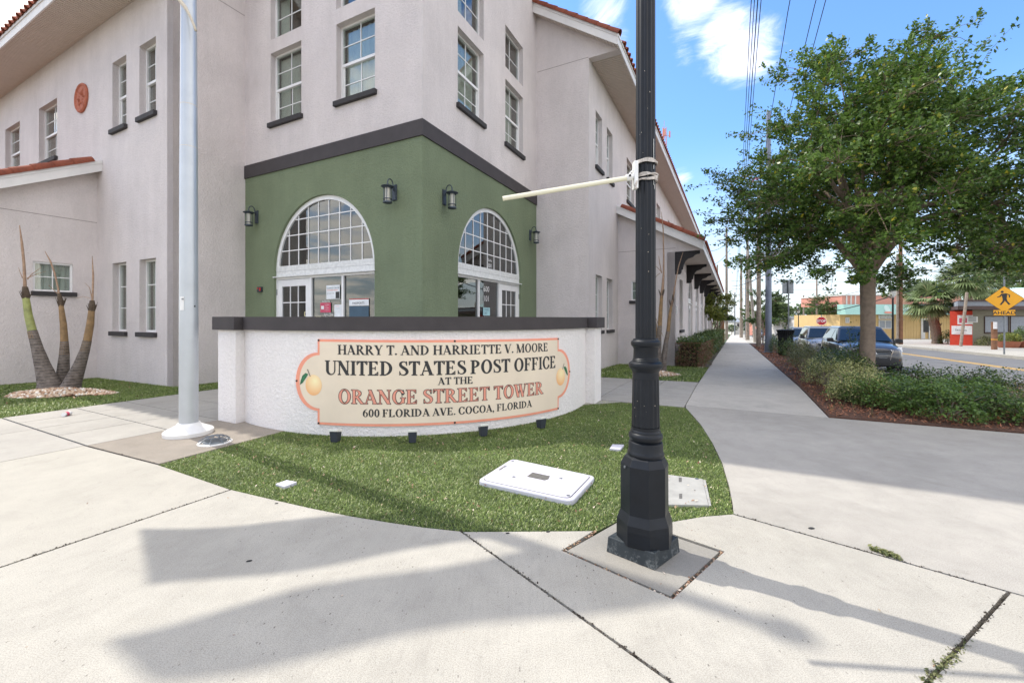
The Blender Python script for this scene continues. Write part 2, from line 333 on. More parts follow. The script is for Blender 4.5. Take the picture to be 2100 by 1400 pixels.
# ------------------------------------------------------------------ object helpers
WL = {}
def wl(o): return WL.get(o.name, Vector((0, 0, 0))) if o else Vector((0, 0, 0))
def tag(o, label=None, cat=None, group=None, kind=None):
    if label: o['label'] = label
    if cat: o['category'] = cat
    if group: o['group'] = group
    if kind: o['kind'] = kind
    return o
def thing(name, loc, label, cat, group=None, rz=0.0):
    o = bpy.data.objects.new(name, None); C.objects.link(o); o.empty_display_size = .2
    o.location = loc; o.rotation_euler = (0, 0, rz); WL[o.name] = Vector(loc)
    return tag(o, label, cat, group)
def mesh_obj(name, me, parent=None, loc=None, shift=True):
    """me has world coordinates if shift, else the parent's local ones"""
    o = bpy.data.objects.new(name, me); C.objects.link(o)
    if parent: o.parent = parent
    return o
class MB:
    def __init__(s): s.v = []; s.f = []; s.sm = False
    def add(s, vs, fs):
        b = len(s.v); s.v += [tuple(q) for q in vs]; s.f += [tuple(b + i for i in f) for f in fs]; return s
    def hexa(s, q): return s.add(q, [(0, 3, 2, 1), (4, 5, 6, 7), (0, 1, 5, 4), (1, 2, 6, 5), (2, 3, 7, 6), (3, 0, 4, 7)])
    def box(s, x0, x1, y0, y1, z0, z1):
        return s.hexa([(x0, y0, z0), (x1, y0, z0), (x1, y1, z0), (x0, y1, z0), (x0, y0, z1), (x1, y0, z1), (x1, y1, z1), (x0, y1, z1)])
    def fbox(s, F, s0, s1, z0, z1, o0, o1):
        return s.hexa([F(s0, z0, o1), F(s1, z0, o1), F(s1, z0, o0), F(s0, z0, o0), F(s0, z1, o1), F(s1, z1, o1), F(s1, z1, o0), F(s0, z1, o0)])
    def prism(s, poly, fn0, fn1):
        """poly 2D list, two maps to 3D for the two caps"""
        n = len(poly); a = [fn0(*p) for p in poly]; b = [fn1(*p) for p in poly]
        return s.add(a + b, [tuple(range(n - 1, -1, -1)), tuple(range(n, 2 * n))] + [(i, (i + 1) % n, n + (i + 1) % n, n + i) for i in range(n)])
    def tube(s, pts, r, seg=8, cap=True):
        pts = [Vector(p) for p in pts]; rr = r if isinstance(r, (list, tuple)) else [r] * len(pts)
        vs = []; up = Vector((0, 0, 1))
        t0 = (pts[1] - pts[0]).normalized(); a = t0.cross(up)
        if a.length < .1: a = t0.cross(Vector((1, 0, 0)))
        a.normalize()
        for i, p in enumerate(pts):
            t = (pts[min(i + 1, len(pts) - 1)] - pts[max(i - 1, 0)]).normalized()
            a = (a - t * a.dot(t)).normalized(); b = t.cross(a)
            for k in range(seg):
                q = 2 * PI * k / seg; vs.append(p + (a * math.cos(q) + b * math.sin(q)) * rr[i])
        fs = [(i * seg + k, i * seg + (k + 1) % seg, (i + 1) * seg + (k + 1) % seg, (i + 1) * seg + k) for i in range(len(pts) - 1) for k in range(seg)]
        if cap: fs += [tuple(range(seg - 1, -1, -1)), tuple((len(pts) - 1) * seg + k for k in range(seg))]
        return s.add(vs, fs)
    def lathe(s, c, prof, seg=24, rf=None, a0=0.0, cap=True):
        """prof [(r,z)], bottom to top"""
        vs = []
        for (r, z) in prof:
            for k in range(seg):
                a = a0 + 2 * PI * k / seg; q = rf(a, z, r) if rf else r
                vs.append((c[0] + q * math.cos(a), c[1] + q * math.sin(a), c[2] + z))
        n = len(prof)
        fs = [(i * seg + k, i * seg + (k + 1) % seg, (i + 1) * seg + (k + 1) % seg, (i + 1) * seg + k) for i in range(n - 1) for k in range(seg)]
        if cap: fs += [tuple(range(seg - 1, -1, -1)), tuple((n - 1) * seg + k for k in range(seg))]
        return s.add(vs, fs)
    def tess(s, polys, fn, flip=False):
        pl = [[Vector((a, b, 0)) for a, b in p] for p in polys]
        tr = geometry.tessellate_polygon(pl); flat = [q for p in polys for q in p]
        vs = [fn(*q) for q in flat]; fs = []
        for t in tr:
            a, b, c = (flat[i] for i in t); ar = (b[0] - a[0]) * (c[1] - a[1]) - (c[0] - a[0]) * (b[1] - a[1])
            if abs(ar) < 1e-9: continue
            fs.append(tuple(t) if ar > 0 else tuple(reversed(t)))
        return s.add(vs, fs)
    def build(s, name, mat, parent=None, local=False, smooth=False, auto=None, subsurf=0, bevel=0, label=None, cat=None, group=None, kind=None):
        me = bpy.data.meshes.new(name)
        v = s.v
        if not local:
            if parent: o0 = wl(parent)
            else:
                A = np.array(v); o0 = Vector(((A[:, 0].min() + A[:, 0].max()) / 2, (A[:, 1].min() + A[:, 1].max()) / 2, A[:, 2].min()))
            v = [(q[0] - o0.x, q[1] - o0.y, q[2] - o0.z) for q in v]
        me.from_pydata(v, [], s.f); me.validate()
        me.materials.append(MT[mat] if isinstance(mat, str) else mat)
        if smooth:
            me.polygons.foreach_set('use_smooth', [True] * len(me.polygons))
            if auto: me.set_sharp_from_angle(angle=R(auto))
        o = bpy.data.objects.new(name, me); C.objects.link(o)
        if parent: o.parent = parent; WL[o.name] = wl(parent) if not local else Vector((0, 0, 0))
        elif not local: o.location = o0; WL[o.name] = o0
        if bevel:
            md = o.modifiers.new('bevel', 'BEVEL'); md.width = bevel; md.segments = 2; md.limit_method = 'ANGLE'
        if subsurf:
            md = o.modifiers.new('sub', 'SUBSURF'); md.levels = md.render_levels = subsurf
        return tag(o, label, cat, group, kind)
def np_mesh(name, verts, quads, mat, parent=None, kind=None, smooth=False):
    """verts (N,3) array in world coords, quads (M,4)"""
    o0 = wl(parent) if parent else Vector((float(verts[:, 0].mean()), float(verts[:, 1].mean()), float(verts[:, 2].min())))
    me = bpy.data.meshes.new(name); verts = verts - np.array(o0)
    k = quads.shape[1]
    me.vertices.add(len(verts)); me.vertices.foreach_set('co', verts.astype(np.float32).ravel())
    me.loops.add(quads.size); me.loops.foreach_set('vertex_index', quads.astype(np.int32).ravel())
    me.polygons.add(len(quads)); me.polygons.foreach_set('loop_start', np.arange(0, quads.size, k, dtype=np.int32))
    me.polygons.foreach_set('loop_total', np.full(len(quads), k, dtype=np.int32))
    if smooth: me.polygons.foreach_set('use_smooth', np.ones(len(quads), dtype=bool))
    me.update(calc_edges=True); me.materials.append(MT[mat])
    o = bpy.data.objects.new(name, me); C.objects.link(o)
    if parent: o.parent = parent; WL[o.name] = wl(parent)
    else: o.location = o0; WL[o.name] = o0
    if kind: o['kind'] = kind
    return o
def copy_thing(root, loc, rz=None, label=None, group=None):
    r = root.copy(); C.objects.link(r); r.location = loc
    if rz is not None: r.rotation_euler = (0, 0, rz)
    WL[r.name] = Vector(loc)
    if label: r['label'] = label
    if group: r['group'] = group
    for ch in list(root.children):
        c = ch.copy(); C.objects.link(c); c.parent = r
        for g in list(ch.children):
            d = g.copy(); C.objects.link(d); d.parent = c
    return r
def leaves(c, nrm_bias=.4, size=.05, asp=.5, jit=.35, up=None):
    """c (N,3) centres -> diamond leaves"""
    n = len(c); a = rng.normal(size=(n, 3)); a[:, 2] *= .7; a /= np.linalg.norm(a, axis=1)[:, None]
    nn = rng.normal(size=(n, 3)); nn[:, 2] += nrm_bias * 3; b = np.cross(nn, a); b /= np.linalg.norm(b, axis=1)[:, None] + 1e-9
    L = size * (1 + jit * rng.uniform(-1, 1, n))[:, None]; W = L * asp
    v = np.empty((n, 4, 3)); v[:, 0] = c - a * L * .5; v[:, 1] = c + b * W * .5 - a * L * .05; v[:, 2] = c + a * L * .5; v[:, 3] = c - b * W * .5 - a * L * .05
    return v.reshape(-1, 3), np.arange(n * 4).reshape(-1, 4)
# ================================================================== GROUND
def gzp(p): return gz(p[1])
def drape(pts, dz, name, mat, parent=None, thick=0.0, kind=None, ycuts=(9.5, 150.0), skirt=True, label=None):
    bm = bmesh.new()
    ar = sum(pts[i][0] * pts[(i + 1) % len(pts)][1] - pts[(i + 1) % len(pts)][0] * pts[i][1] for i in range(len(pts)))
    if ar < 0: pts = list(reversed(pts))
    vs = [bm.verts.new((p[0], p[1], 0)) for p in pts]
    bm.faces.new(vs)
    for yc in ycuts:
        bmesh.ops.bisect_plane(bm, geom=bm.verts[:] + bm.edges[:] + bm.faces[:], plane_co=(0, yc, 0), plane_no=(0, 1, 0))
    if thick:
        be = [e for e in bm.edges if e.is_boundary]
        r = bmesh.ops.extrude_edge_only(bm, edges=be)
        nv = [g for g in r['geom'] if isinstance(g, bmesh.types.BMVert)]
        for v in bm.verts: v.co.z = gz(v.co.y) + dz
        for v in nv: v.co.z -= thick
    else:
        for v in bm.verts: v.co.z = gz(v.co.y) + dz
    bmesh.ops.triangulate(bm, faces=[f for f in bm.faces if len(f.verts) > 4])
    bmesh.ops.recalc_face_normals(bm, faces=bm.faces[:])
    up = [f for f in bm.faces if abs(f.normal.z) > .9]
    if up and sum(f.normal.z for f in up) < 0: bmesh.ops.reverse_faces(bm, faces=bm.faces[:])
    me = bpy.data.meshes.new(name)
    o0 = wl(parent) if parent else Vector((sum(p[0] for p in pts) / len(pts), sum(p[1] for p in pts) / len(pts), gz(sum(p[1] for p in pts) / len(pts)) + dz - thick))
    bmesh.ops.translate(bm, verts=bm.verts[:], vec=-o0)
    bm.to_mesh(me); bm.free(); me.materials.append(MT[mat])
    o = bpy.data.objects.new(name, me); C.objects.link(o)
    if parent: o.parent = parent; WL[o.name] = wl(parent)
    else: o.location = o0; WL[o.name] = o0
    return tag(o, label, kind=kind)
def inset(pts, g):
    ar = sum(pts[i][0] * pts[(i + 1) % len(pts)][1] - pts[(i + 1) % len(pts)][0] * pts[i][1] for i in range(len(pts)))
    if ar < 0: pts = list(reversed(pts))
    n = len(pts); out_ = []
    for i in range(n):
        a, b, c = Vector(pts[i - 1][:2]), Vector(pts[i][:2]), Vector(pts[(i + 1) % n][:2])
        d1 = (b - a).normalized(); d2 = (c - b).normalized(); n1 = Vector((-d1.y, d1.x)); n2 = Vector((-d2.y, d2.x))
        m = n1 + n2; k = m.length_squared
        out_.append(b + (m * (2 * g / k) if k > .2 else n1 * g))
    return out_
def slab(parent, pts, mat, g=.006, dz=0.0, thick=.12):
    return drape(inset(pts, g), dz, 'slab', mat, parent, thick)
def quad_wu(w0, w1, u0, u1): return [WU(w0, u0), WU(w1, u0), WU(w1, u1), WU(w0, u1)]

# base terrain to the horizon
simple('terrain', (.16, .15, .11), .95, var=.3, scale=.3)
ys = [-700, -100, -20, 9.5, 30, 60, 100, 150, 700, 1600]
V_ = []; F2 = []
for y in ys:
    for x in (-1500, -200, 0, 200, 1500): V_.append((x, y, gz(y) - .20))
for i in range(len(ys) - 1):
    for j in range(4): a = i * 5 + j; F2.append((a, a + 1, a + 6, a + 5))
m = MB(); m.v = V_; m.f = F2; m.build('ground', 'terrain', kind='structure')

turf_edge = [G(475, 1003), G(560, 1023), G(640, 1041), G(720, 1057), G(800, 1070), G(870, 1080), G(945, 1088)]
right_edge = [G(1502, 1053), G(1500, 1030), G(1493, 995), G(1480, 950), G(1460, 908), G(1436, 870), G(1405, 835)]
PADC = [G(1155, 1128), G(1378, 1225), G(1482, 1130)]; PADC.append(PADC[0] + PADC[2] - PADC[1])
LR = Vector((.991, 3.078))
J4 = (G(1502, 1053), G(2070, 1213)); J4x = Vector((5.78, -.38)); J5b = G(1900, 1400)
J2a, J2b = G(945, 1089), G(1380, 1400); BX = Vector((3.0, -3.0))
walk = tag(bpy.data.objects.new('corner_pavement', None), kind='structure'); C.objects.link(walk); WL[walk.name] = Vector((0, 0, 0))
drape(quad_wu(-15.6, 5.2, -5, 14), -.034, 'joint_bed', 'joint_soil', None, 0, kind='structure')
# slab B
slab(walk, [G(475, 1003)] + turf_edge[1:] + [J2b, Vector((.95, 1.40)), Vector((1.2, 1.38)), BX, Vector((-5, -5)), WU(-3.95, -4)], 'concrete_brushed', .009)
padedge_l = G(1222, 1087); padedge_r = G(1386, 1067)
slab(walk, [J2a, G(1100, 1088), padedge_l, PADC[0], PADC[1], PADC[2], LR, padedge_r, G(1440, 1058), J4[0], J4[1], J5b, Vector((1.2, 1.39)), Vector((.96, 1.41)), J2b], 'concrete_brushed', .009)
slab(walk, [J4[1], J4x, BX, Vector((1.21, 1.39)), J5b], 'concrete_pale', .008)
slab(walk, right_edge + [WU(-.75, 8.0), WU(1.29, 8.0), WU(5.3, 8.12), J4x, J4[1]], 'concrete_apron', .009)
slab(walk, [WU(-6.85, 2.12), G(325, 952), G(475, 1003), WU(-3.95, -4), WU(-6.85, -4)], 'concrete_pale', .011)
for a, b in ((-8.5, -6.85), (-9.9, -8.5), (-11.6, -9.9), (-13.3, -11.6), (-15, -13.3)):
    slab(walk, quad_wu(a, b, .6, 2.12), 'concrete_grey', .006); slab(walk, quad_wu(a, b, -4, .6), 'concrete_pale', .006)
concrete('sidewalk_concrete', (.52, .49, .44), .16, .4, .0, .8, R(62))
# street sidewalk
sw = tag(bpy.data.objects.new('sidewalk', None), kind='structure'); C.objects.link(sw); WL[sw.name] = Vector((0, 0, 0))
u = 8.0; i = 0
while u < 130:
    L_ = 1.52 if u < 60 else 6.0
    slab(sw, quad_wu(-.75, 1.29, u, u + L_), 'sidewalk_concrete', .0035); u += L_; i += 1
# tooled entrance paths
path = tag(bpy.data.objects.new('entrance_path', None), kind='structure'); C.objects.link(path); WL[path.name] = Vector((0, 0, 0))
wl_ = [-9.9, -9.2, -8.5, -7.75, -6.83]; ul_ = [2.13, 2.95, 3.6, 4.3, 5.0, 5.75, 6.5]
for a in range(4):
    for b in range(6): slab(path, quad_wu(wl_[a], wl_[a + 1], ul_[b], ul_[b + 1]), 'concrete_grey', .009 if b in (0, 2) else .0065)
for a, b in ((-6.83, -6.1), (-6.1, -5.42)): slab(path, quad_wu(a, b, 4.3, 6.5), 'concrete_grey', .004)
for a in range(5):
    u0 = 7.8 + a * .68
    for b in range(6):
        w0 = -5.36 + b * .768; slab(path, quad_wu(w0, w0 + .768, u0, u0 + .68), 'concrete_grey', .007)
WC = Vector((-1.8, 8.8)); WR = 3.33
def arc(r, a0, a1, n): return [WC + Vector((math.cos(R(a0 + (a1 - a0) * i / n)), math.sin(R(a0 + (a1 - a0) * i / n)))) * r for i in range(n + 1)]
slab(path, arc(WR - .22, 240, 333, 16) + [WU(-1.8, 7.76), WU(-5.36, 7.76), WU(-5.44, 6.5), WU(-5.44, 4.28)], 'concrete_grey', .004)
slab(walk, [WU(-6.83, 2.13), G(325, 951), G(580, 884), WC + (G(600, 884) - WC).normalized() * (WR - .22), WU(-5.5, 4.27), WU(-6.83, 4.27)], 'concrete_tan', .006)
# lamp pad with recessed joint
padm = [p for p in PADC]
slab(walk, padm, 'concrete_pad', .016, dz=-.004)
# turf
front_turf = [G(325, 952), G(475, 1003)] + turf_edge[1:] + [G(1100, 1087), padedge_l, PADC[3], LR, padedge_r, G(1440, 1057), G(1502, 1053)] + right_edge[1:] + [G(1234, 821)] + list(reversed(arc(WR - .12, 238, 333, 14))) + [G(580, 884)]
left_turf = [WU(-15.2, 2.13), WU(-9.905, 2.13), WU(-9.905, 6.5), WU(-11.07, 6.5), WU(-11.07, 4.87), WU(-15.2, 4.87)]
right_turf = [WU(-3.8, 11.21), WU(-.76, 11.21), WU(-.76, 15.4), WU(-.76, 15.8), WU(-3.8, 15.8)]
left_sliver = [WU(-11.2, 4.7), WU(-9.9, 4.7), WU(-9.9, 6.5), WU(-11.2, 6.5)]
def inside(poly, x, y):
    r = np.zeros(len(x), bool); n = len(poly)
    for i in range(n):
        x0, y0 = poly[i][0], poly[i][1]; x1, y1 = poly[(i + 1) % n][0], poly[(i + 1) % n][1]
        c = ((y0 > y) != (y1 > y)) & (x < (x1 - x0) * (y - y0) / (y1 - y0 + 1e-12) + x0); r ^= c
    return r
def gznp(y): return -0.025 * np.clip(np.minimum(y, 150) - 9.5, 0, None)
def sample(poly, n, pad=0):
    P_ = np.array([[p[0], p[1]] for p in poly]); lo, hi = P_.min(0), P_.max(0); X = []; tot = 0
    while tot < n:
        q = rng.uniform(lo, hi, (n * 2, 2)); q = q[inside(poly, q[:, 0], q[:, 1])]; X.append(q); tot += len(q)
    return np.concatenate(X)[:n]
holes = []
def turf(poly, n, h, wd, name):
    drape(poly, -.012, name + '_base', 'turf_ground', None, .1, kind='structure').name = 'turf_base'
    q = sample(poly, n)
    for (hx, hy, hr) in holes: q = q[(q[:, 0] - hx) ** 2 + (q[:, 1] - hy) ** 2 > hr * hr]
    n = len(q); z = gznp(q[:, 1]) - .012
    c = np.column_stack([q, z]); az = rng.uniform(0, 2 * PI, n); d = np.column_stack([np.cos(az), np.sin(az), np.zeros(n)])
    side = np.column_stack([-np.sin(az), np.cos(az), np.zeros(n)]); hh = (h * rng.uniform(.55, 1.25, n))[:, None]; ln = hh * rng.uniform(.4, 1.9, n)[:, None]
    wv = wd * rng.uniform(.7, 1.3, n)[:, None]
    v = np.empty((n, 4, 3)); up = np.array([0, 0, 1.0])
    v[:, 0] = c - side * wv * .5; v[:, 1] = c + side * wv * .5
    v[:, 2] = c + side * wv * .35 + up * hh + d * ln; v[:, 3] = c - side * wv * .35 + up * hh + d * ln
    o = np_mesh('turf', v.reshape(-1, 3), np.arange(4 * n).reshape(-1, 4), 'turf_blade', kind='stuff'); o['label'] = {'a': 'short green artificial turf in front of the curved sign wall', 'b': 'short green turf bed beside the left wing', 'c': 'short green turf bed beside the right wing'}[name]; o['category'] = 'turf'
bx0, bx1, bx2, bx3 = G(980, 985), G(1062, 947), G(1221, 985), G(1165, 1031)
METER = [bx0, bx1, bx2, bx3]
turf(front_turf, 230000, .014, .0042, 'a')
turf(left_turf, 60000, .024, .008, 'b')
turf(right_turf, 22000, .035, .014, 'c')
def litter(poly, n, size, name, label, cat, z0=.02, mat='litter', asp=.45):
    q = sample(poly, n); c = np.column_stack([q, gznp(q[:, 1]) + z0 + rng.uniform(0, .006, n)])
    v, f = leaves(c, 3.0, size, asp, .6); v[:, 2] = np.clip(v[:, 2], (gznp(v[:, 1]) + z0 - .006), None)
    o = np_mesh(name, v, f, mat, kind='stuff'); o['label'] = label; o['category'] = cat; return o
litter(front_turf, 900, .024, 'leaf_litter', 'scattered dry tan leaf bits lying on the front turf', 'leaf litter', .016)
litter(left_turf, 60, .05, 'leaf_litter', 'few dry leaf bits lying on the left turf bed', 'leaf litter', .025)
# leaf litter and moss caught in the joints around the lamp pad
edge_pts = []
for a, b, nn in ((PADC[0], PADC[1], 70), (PADC[1], PADC[2], 90), (PADC[0], padedge_l, 60), (PADC[2], padedge_r, 30)):
    for k in range(nn):
        t = random.random(); p = a.lerp(b, t); edge_pts.append((p.x + random.gauss(0, .006), p.y + random.gauss(0, .006), -.008 + random.random() * .008))
v, f = leaves(np.array(edge_pts), 1.5, .020, .5)
o = np_mesh('joint_litter', v, f, 'litter', kind='stuff'); tag(o, 'brown leaf crumbs caught in the joint around the lamp pad', 'leaf litter')
def joint_crumbs(a, b, n_, label, sp=.0065):
    pts = [(*(a.lerp(b, random.random()) + Vector((random.gauss(0, sp), random.gauss(0, sp)))), random.random() * .006 - .002) for _ in range(n_)]
    v, f = leaves(np.array(pts), 1.5, .013, .6, .6); tag(np_mesh('joint_litter', v, f, 'dark_crumb', kind='stuff'), label, 'leaf litter')
simple('dark_crumb', (.045, .035, .026), .95, var=.5, scale=60)
joint_crumbs(J2a, Vector((.75, 1.65)), 250, 'dark crumbs lying in the diagonal joint left of the lamp pad')
joint_crumbs(J4[0], J4[1], 150, 'dark crumbs lying in the long joint running to the right edge')
joint_crumbs(J4[1], J5b, 260, 'dark crumbs lying in the wide joint at the lower right', .008)
joint_crumbs(G(475, 1003), WU(-3.95, .6), 180, 'dark crumbs lying in the left slab joint')
joint_crumbs(WU(-6.85, 2.12), G(325, 952), 130, 'dark crumbs lying in the joint before the flagpole pad')
wp = []
for (a, b, n_) in ((G(1788, 1127), G(1845, 1146), 150),):
    for k in range(n_): p = a.lerp(b, random.random()); wp.append((p.x + random.gauss(0, .012), p.y + random.gauss(0, .012), .004 + random.random() * .02))
v, f = leaves(np.array(wp), .8, .03, .5); o = np_mesh('weed', v, f, 'olive_leaf'); tag(o, 'small green weed sprouting from the crack right of the lamp post', 'weed')
wp = [];
for k in range(420): p = G(1990, 1310).lerp(G(1900, 1400), random.random() ** .6); wp.append((p.x + random.gauss(0, .012), p.y + random.gauss(0, .012), -.01 + random.random() * .018))
v, f = leaves(np.array(wp), .8, .016, .5); o = np_mesh('moss', v, f, 'olive_leaf', kind='stuff'); tag(o, 'moss growing in the wide joint at the lower right', 'moss')

# mulch bed, kerbs, road
bed = [WU(1.30, 8.05), WU(5.25, 8.15), WU(5.25, 14.3), WU(2.85, 16.8), WU(2.85, 46), WU(1.30, 46)]
drape(bed, .012, 'mulch_bed', 'mulch_soil', None, .14, kind='structure')
near_bed = [WU(1.32, 8.08), WU(5.2, 8.2), WU(5.2, 12), WU(1.32, 14)]
q = sample(near_bed, 9000); c = np.column_stack([q, gznp(q[:, 1]) + .018 + rng.uniform(0, .02, len(q))]); v, f = leaves(c, 1.2, .06, .22, .6)
v[:, 2] = np.maximum(v[:, 2], gznp(v[:, 1]) + .013)
o = np_mesh('mulch_chips', v, f, 'mulch_chip', kind='stuff'); tag(o, 'red brown wood mulch chips covering the planting bed', 'mulch')
q = sample([WU(1.32, 13), WU(2.8, 13), WU(2.8, 40), WU(1.32, 40)], 3500); c = np.column_stack([q, gznp(q[:, 1]) + .02 + rng.uniform(0, .02, len(q))]); v, f = leaves(c, 1.2, .09, .3, .6)
v[:, 2] = np.maximum(v[:, 2], gznp(v[:, 1]) + .013)
o = np_mesh('mulch_chips', v, f, 'mulch_chip', kind='stuff'); tag(o, 'wood mulch strip running along the street sidewalk', 'mulch')
simple('litter_dry', (.3, .2, .12), .9)
def kerb(pts, name, wd=.15):
    for a, b in zip(pts[:-1], pts[1:]):
        d = (b - a).normalized(); nn = Vector((d.y, -d.x)) * wd
        drape([a, b, b + nn, a + nn], .004, name, 'concrete_pale', None, .19, kind='structure')
kerb([WU(5.26, -8), WU(5.26, 14.35), WU(2.86, 16.85), WU(2.86, 150)][::1], 'kerb')
kerb([WU(12.2, -20), WU(12.2, 160)], 'kerb')
drape([WU(5.30, -30), WU(12.25, -30), WU(12.25, 180), WU(2.95, 180), WU(2.95, 16.9), WU(5.35, 14.4)], -.15, 'road', 'asphalt', None, 0, kind='structure')
for w0 in (8.88, 9.10): drape(quad_wu(w0, w0 + .11, -30, 180), -.146, 'road_marking', 'yellow_paint', None, 0, kind='structure')
fsw = tag(bpy.data.objects.new('far_sidewalk', None), kind='structure'); C.objects.link(fsw); WL[fsw.name] = Vector((0, 0, 0))
u = -10
while u < 150: drape(inset(quad_wu(12.36, 14.5, u, u + 3), .004), 0, 'slab', 'concrete_pale', fsw, .12); u += 3
drape([WU(14.5, 2), WU(60, 2), WU(60, 150), WU(14.5, 150)], -.02, 'parking_lot', 'concrete_grey', None, 0, kind='structure')
drape([WU(-12, 47), WU(-.8, 47), WU(-.8, 150), WU(-12, 150)], -.03, 'verge', 'turf_ground', None, 0, kind='structure')
drape([WU(1.3, 47), WU(2.85, 47), WU(2.85, 150), WU(1.3, 150)], .0, 'verge', 'concrete_pale', None, .1, kind='structure')
# ================================================================== POST OFFICE BUILDING
def frame(O, D, Nn):
    O = Vector(O); D = Vector(D).normalized(); Nn = Vector(Nn).normalized()
    return lambda s, z, o=0.0: (O.x + D.x * s + Nn.x * o, O.y + D.y * s + Nn.y * o, z)
Vv = -Nv                                       # leftwards, away
C0 = Vector((-1.751, 8.279)); TL = Vector((-6.824, 10.854)); TR = Vector((.768, 13.364))
PL = Vector((-7.555, 9.457)); WRc = Vector((2.287, 12.593))
dTL = (TL - C0).normalized(); dTR = (TR - C0).normalized()
nTL = Vector((-dTL.y, dTL.x)) * 1.0
if nTL.dot(C0) > 0: nTL = -nTL                 # faces the camera (origin)
nTR = Vector((dTR.y, -dTR.x))
JL = PL + Vv * 3.893; JR = WRc + Uv * 3.6
PCL = JL - Uv * 1.974; PCR = JR + Nv * 1.974
FTL = frame(C0, dTL, nTL); FTR = frame(C0, dTR, nTR)
FGL = frame(PL, Uv, Nv); FGR = frame(TR, Nv, -Uv)
FWL = frame(PL, Vv, -Uv); FWR = frame(WRc, Uv, Nv)
FSL = frame(JL, -Uv, Nv); FSR = frame(JR, Nv, -Uv)
FPL = frame(PCL, Vv, -Uv); FPR = frame(PCR, Uv, Nv)
bld = thing('post_office_building', (C0.x, C0.y, 0), 'two storey pink stucco post office with green corner tower base and clay tile roofs', 'building')
ROOFN = []
def wall(F, outer, holes_, mat, depth=.17, name='wall', parent=bld):
    m = MB(); m.tess([outer] + holes_, lambda s, z: F(s, z, 0))
    # make faces look outwards
    a, b, c = (Vector(m.v[i]) for i in m.f[0]); nn = (b - a).cross(c - a); on = Vector(F(0, 0, 1)) - Vector(F(0, 0, 0))
    if nn.dot(on) < 0: m.f = [tuple(reversed(f)) for f in m.f]
    for h in holes_:
        n = len(h); k = len(m.v)
        m.v += [F(s, z, 0) for s, z in h] + [F(s, z, -depth) for s, z in h]
        m.f += [(k + i, k + (i + 1) % n, k + n + (i + 1) % n, k + n + i) for i in range(n)]
    # back skin
    t = .26; k = len(m.v); n = len(outer)
    m.v += [F(s, z, 0) for s, z in outer] + [F(s, z, -t) for s, z in outer]
    m.f += [(k + i, k + n + i, k + n + (i + 1) % n, k + (i + 1) % n) for i in range(n)]
    return m.build(name, mat, parent)
def rect(s0, s1, z0, z1): return [(s0, z0), (s1, z0), (s1, z1), (s0, z1)]
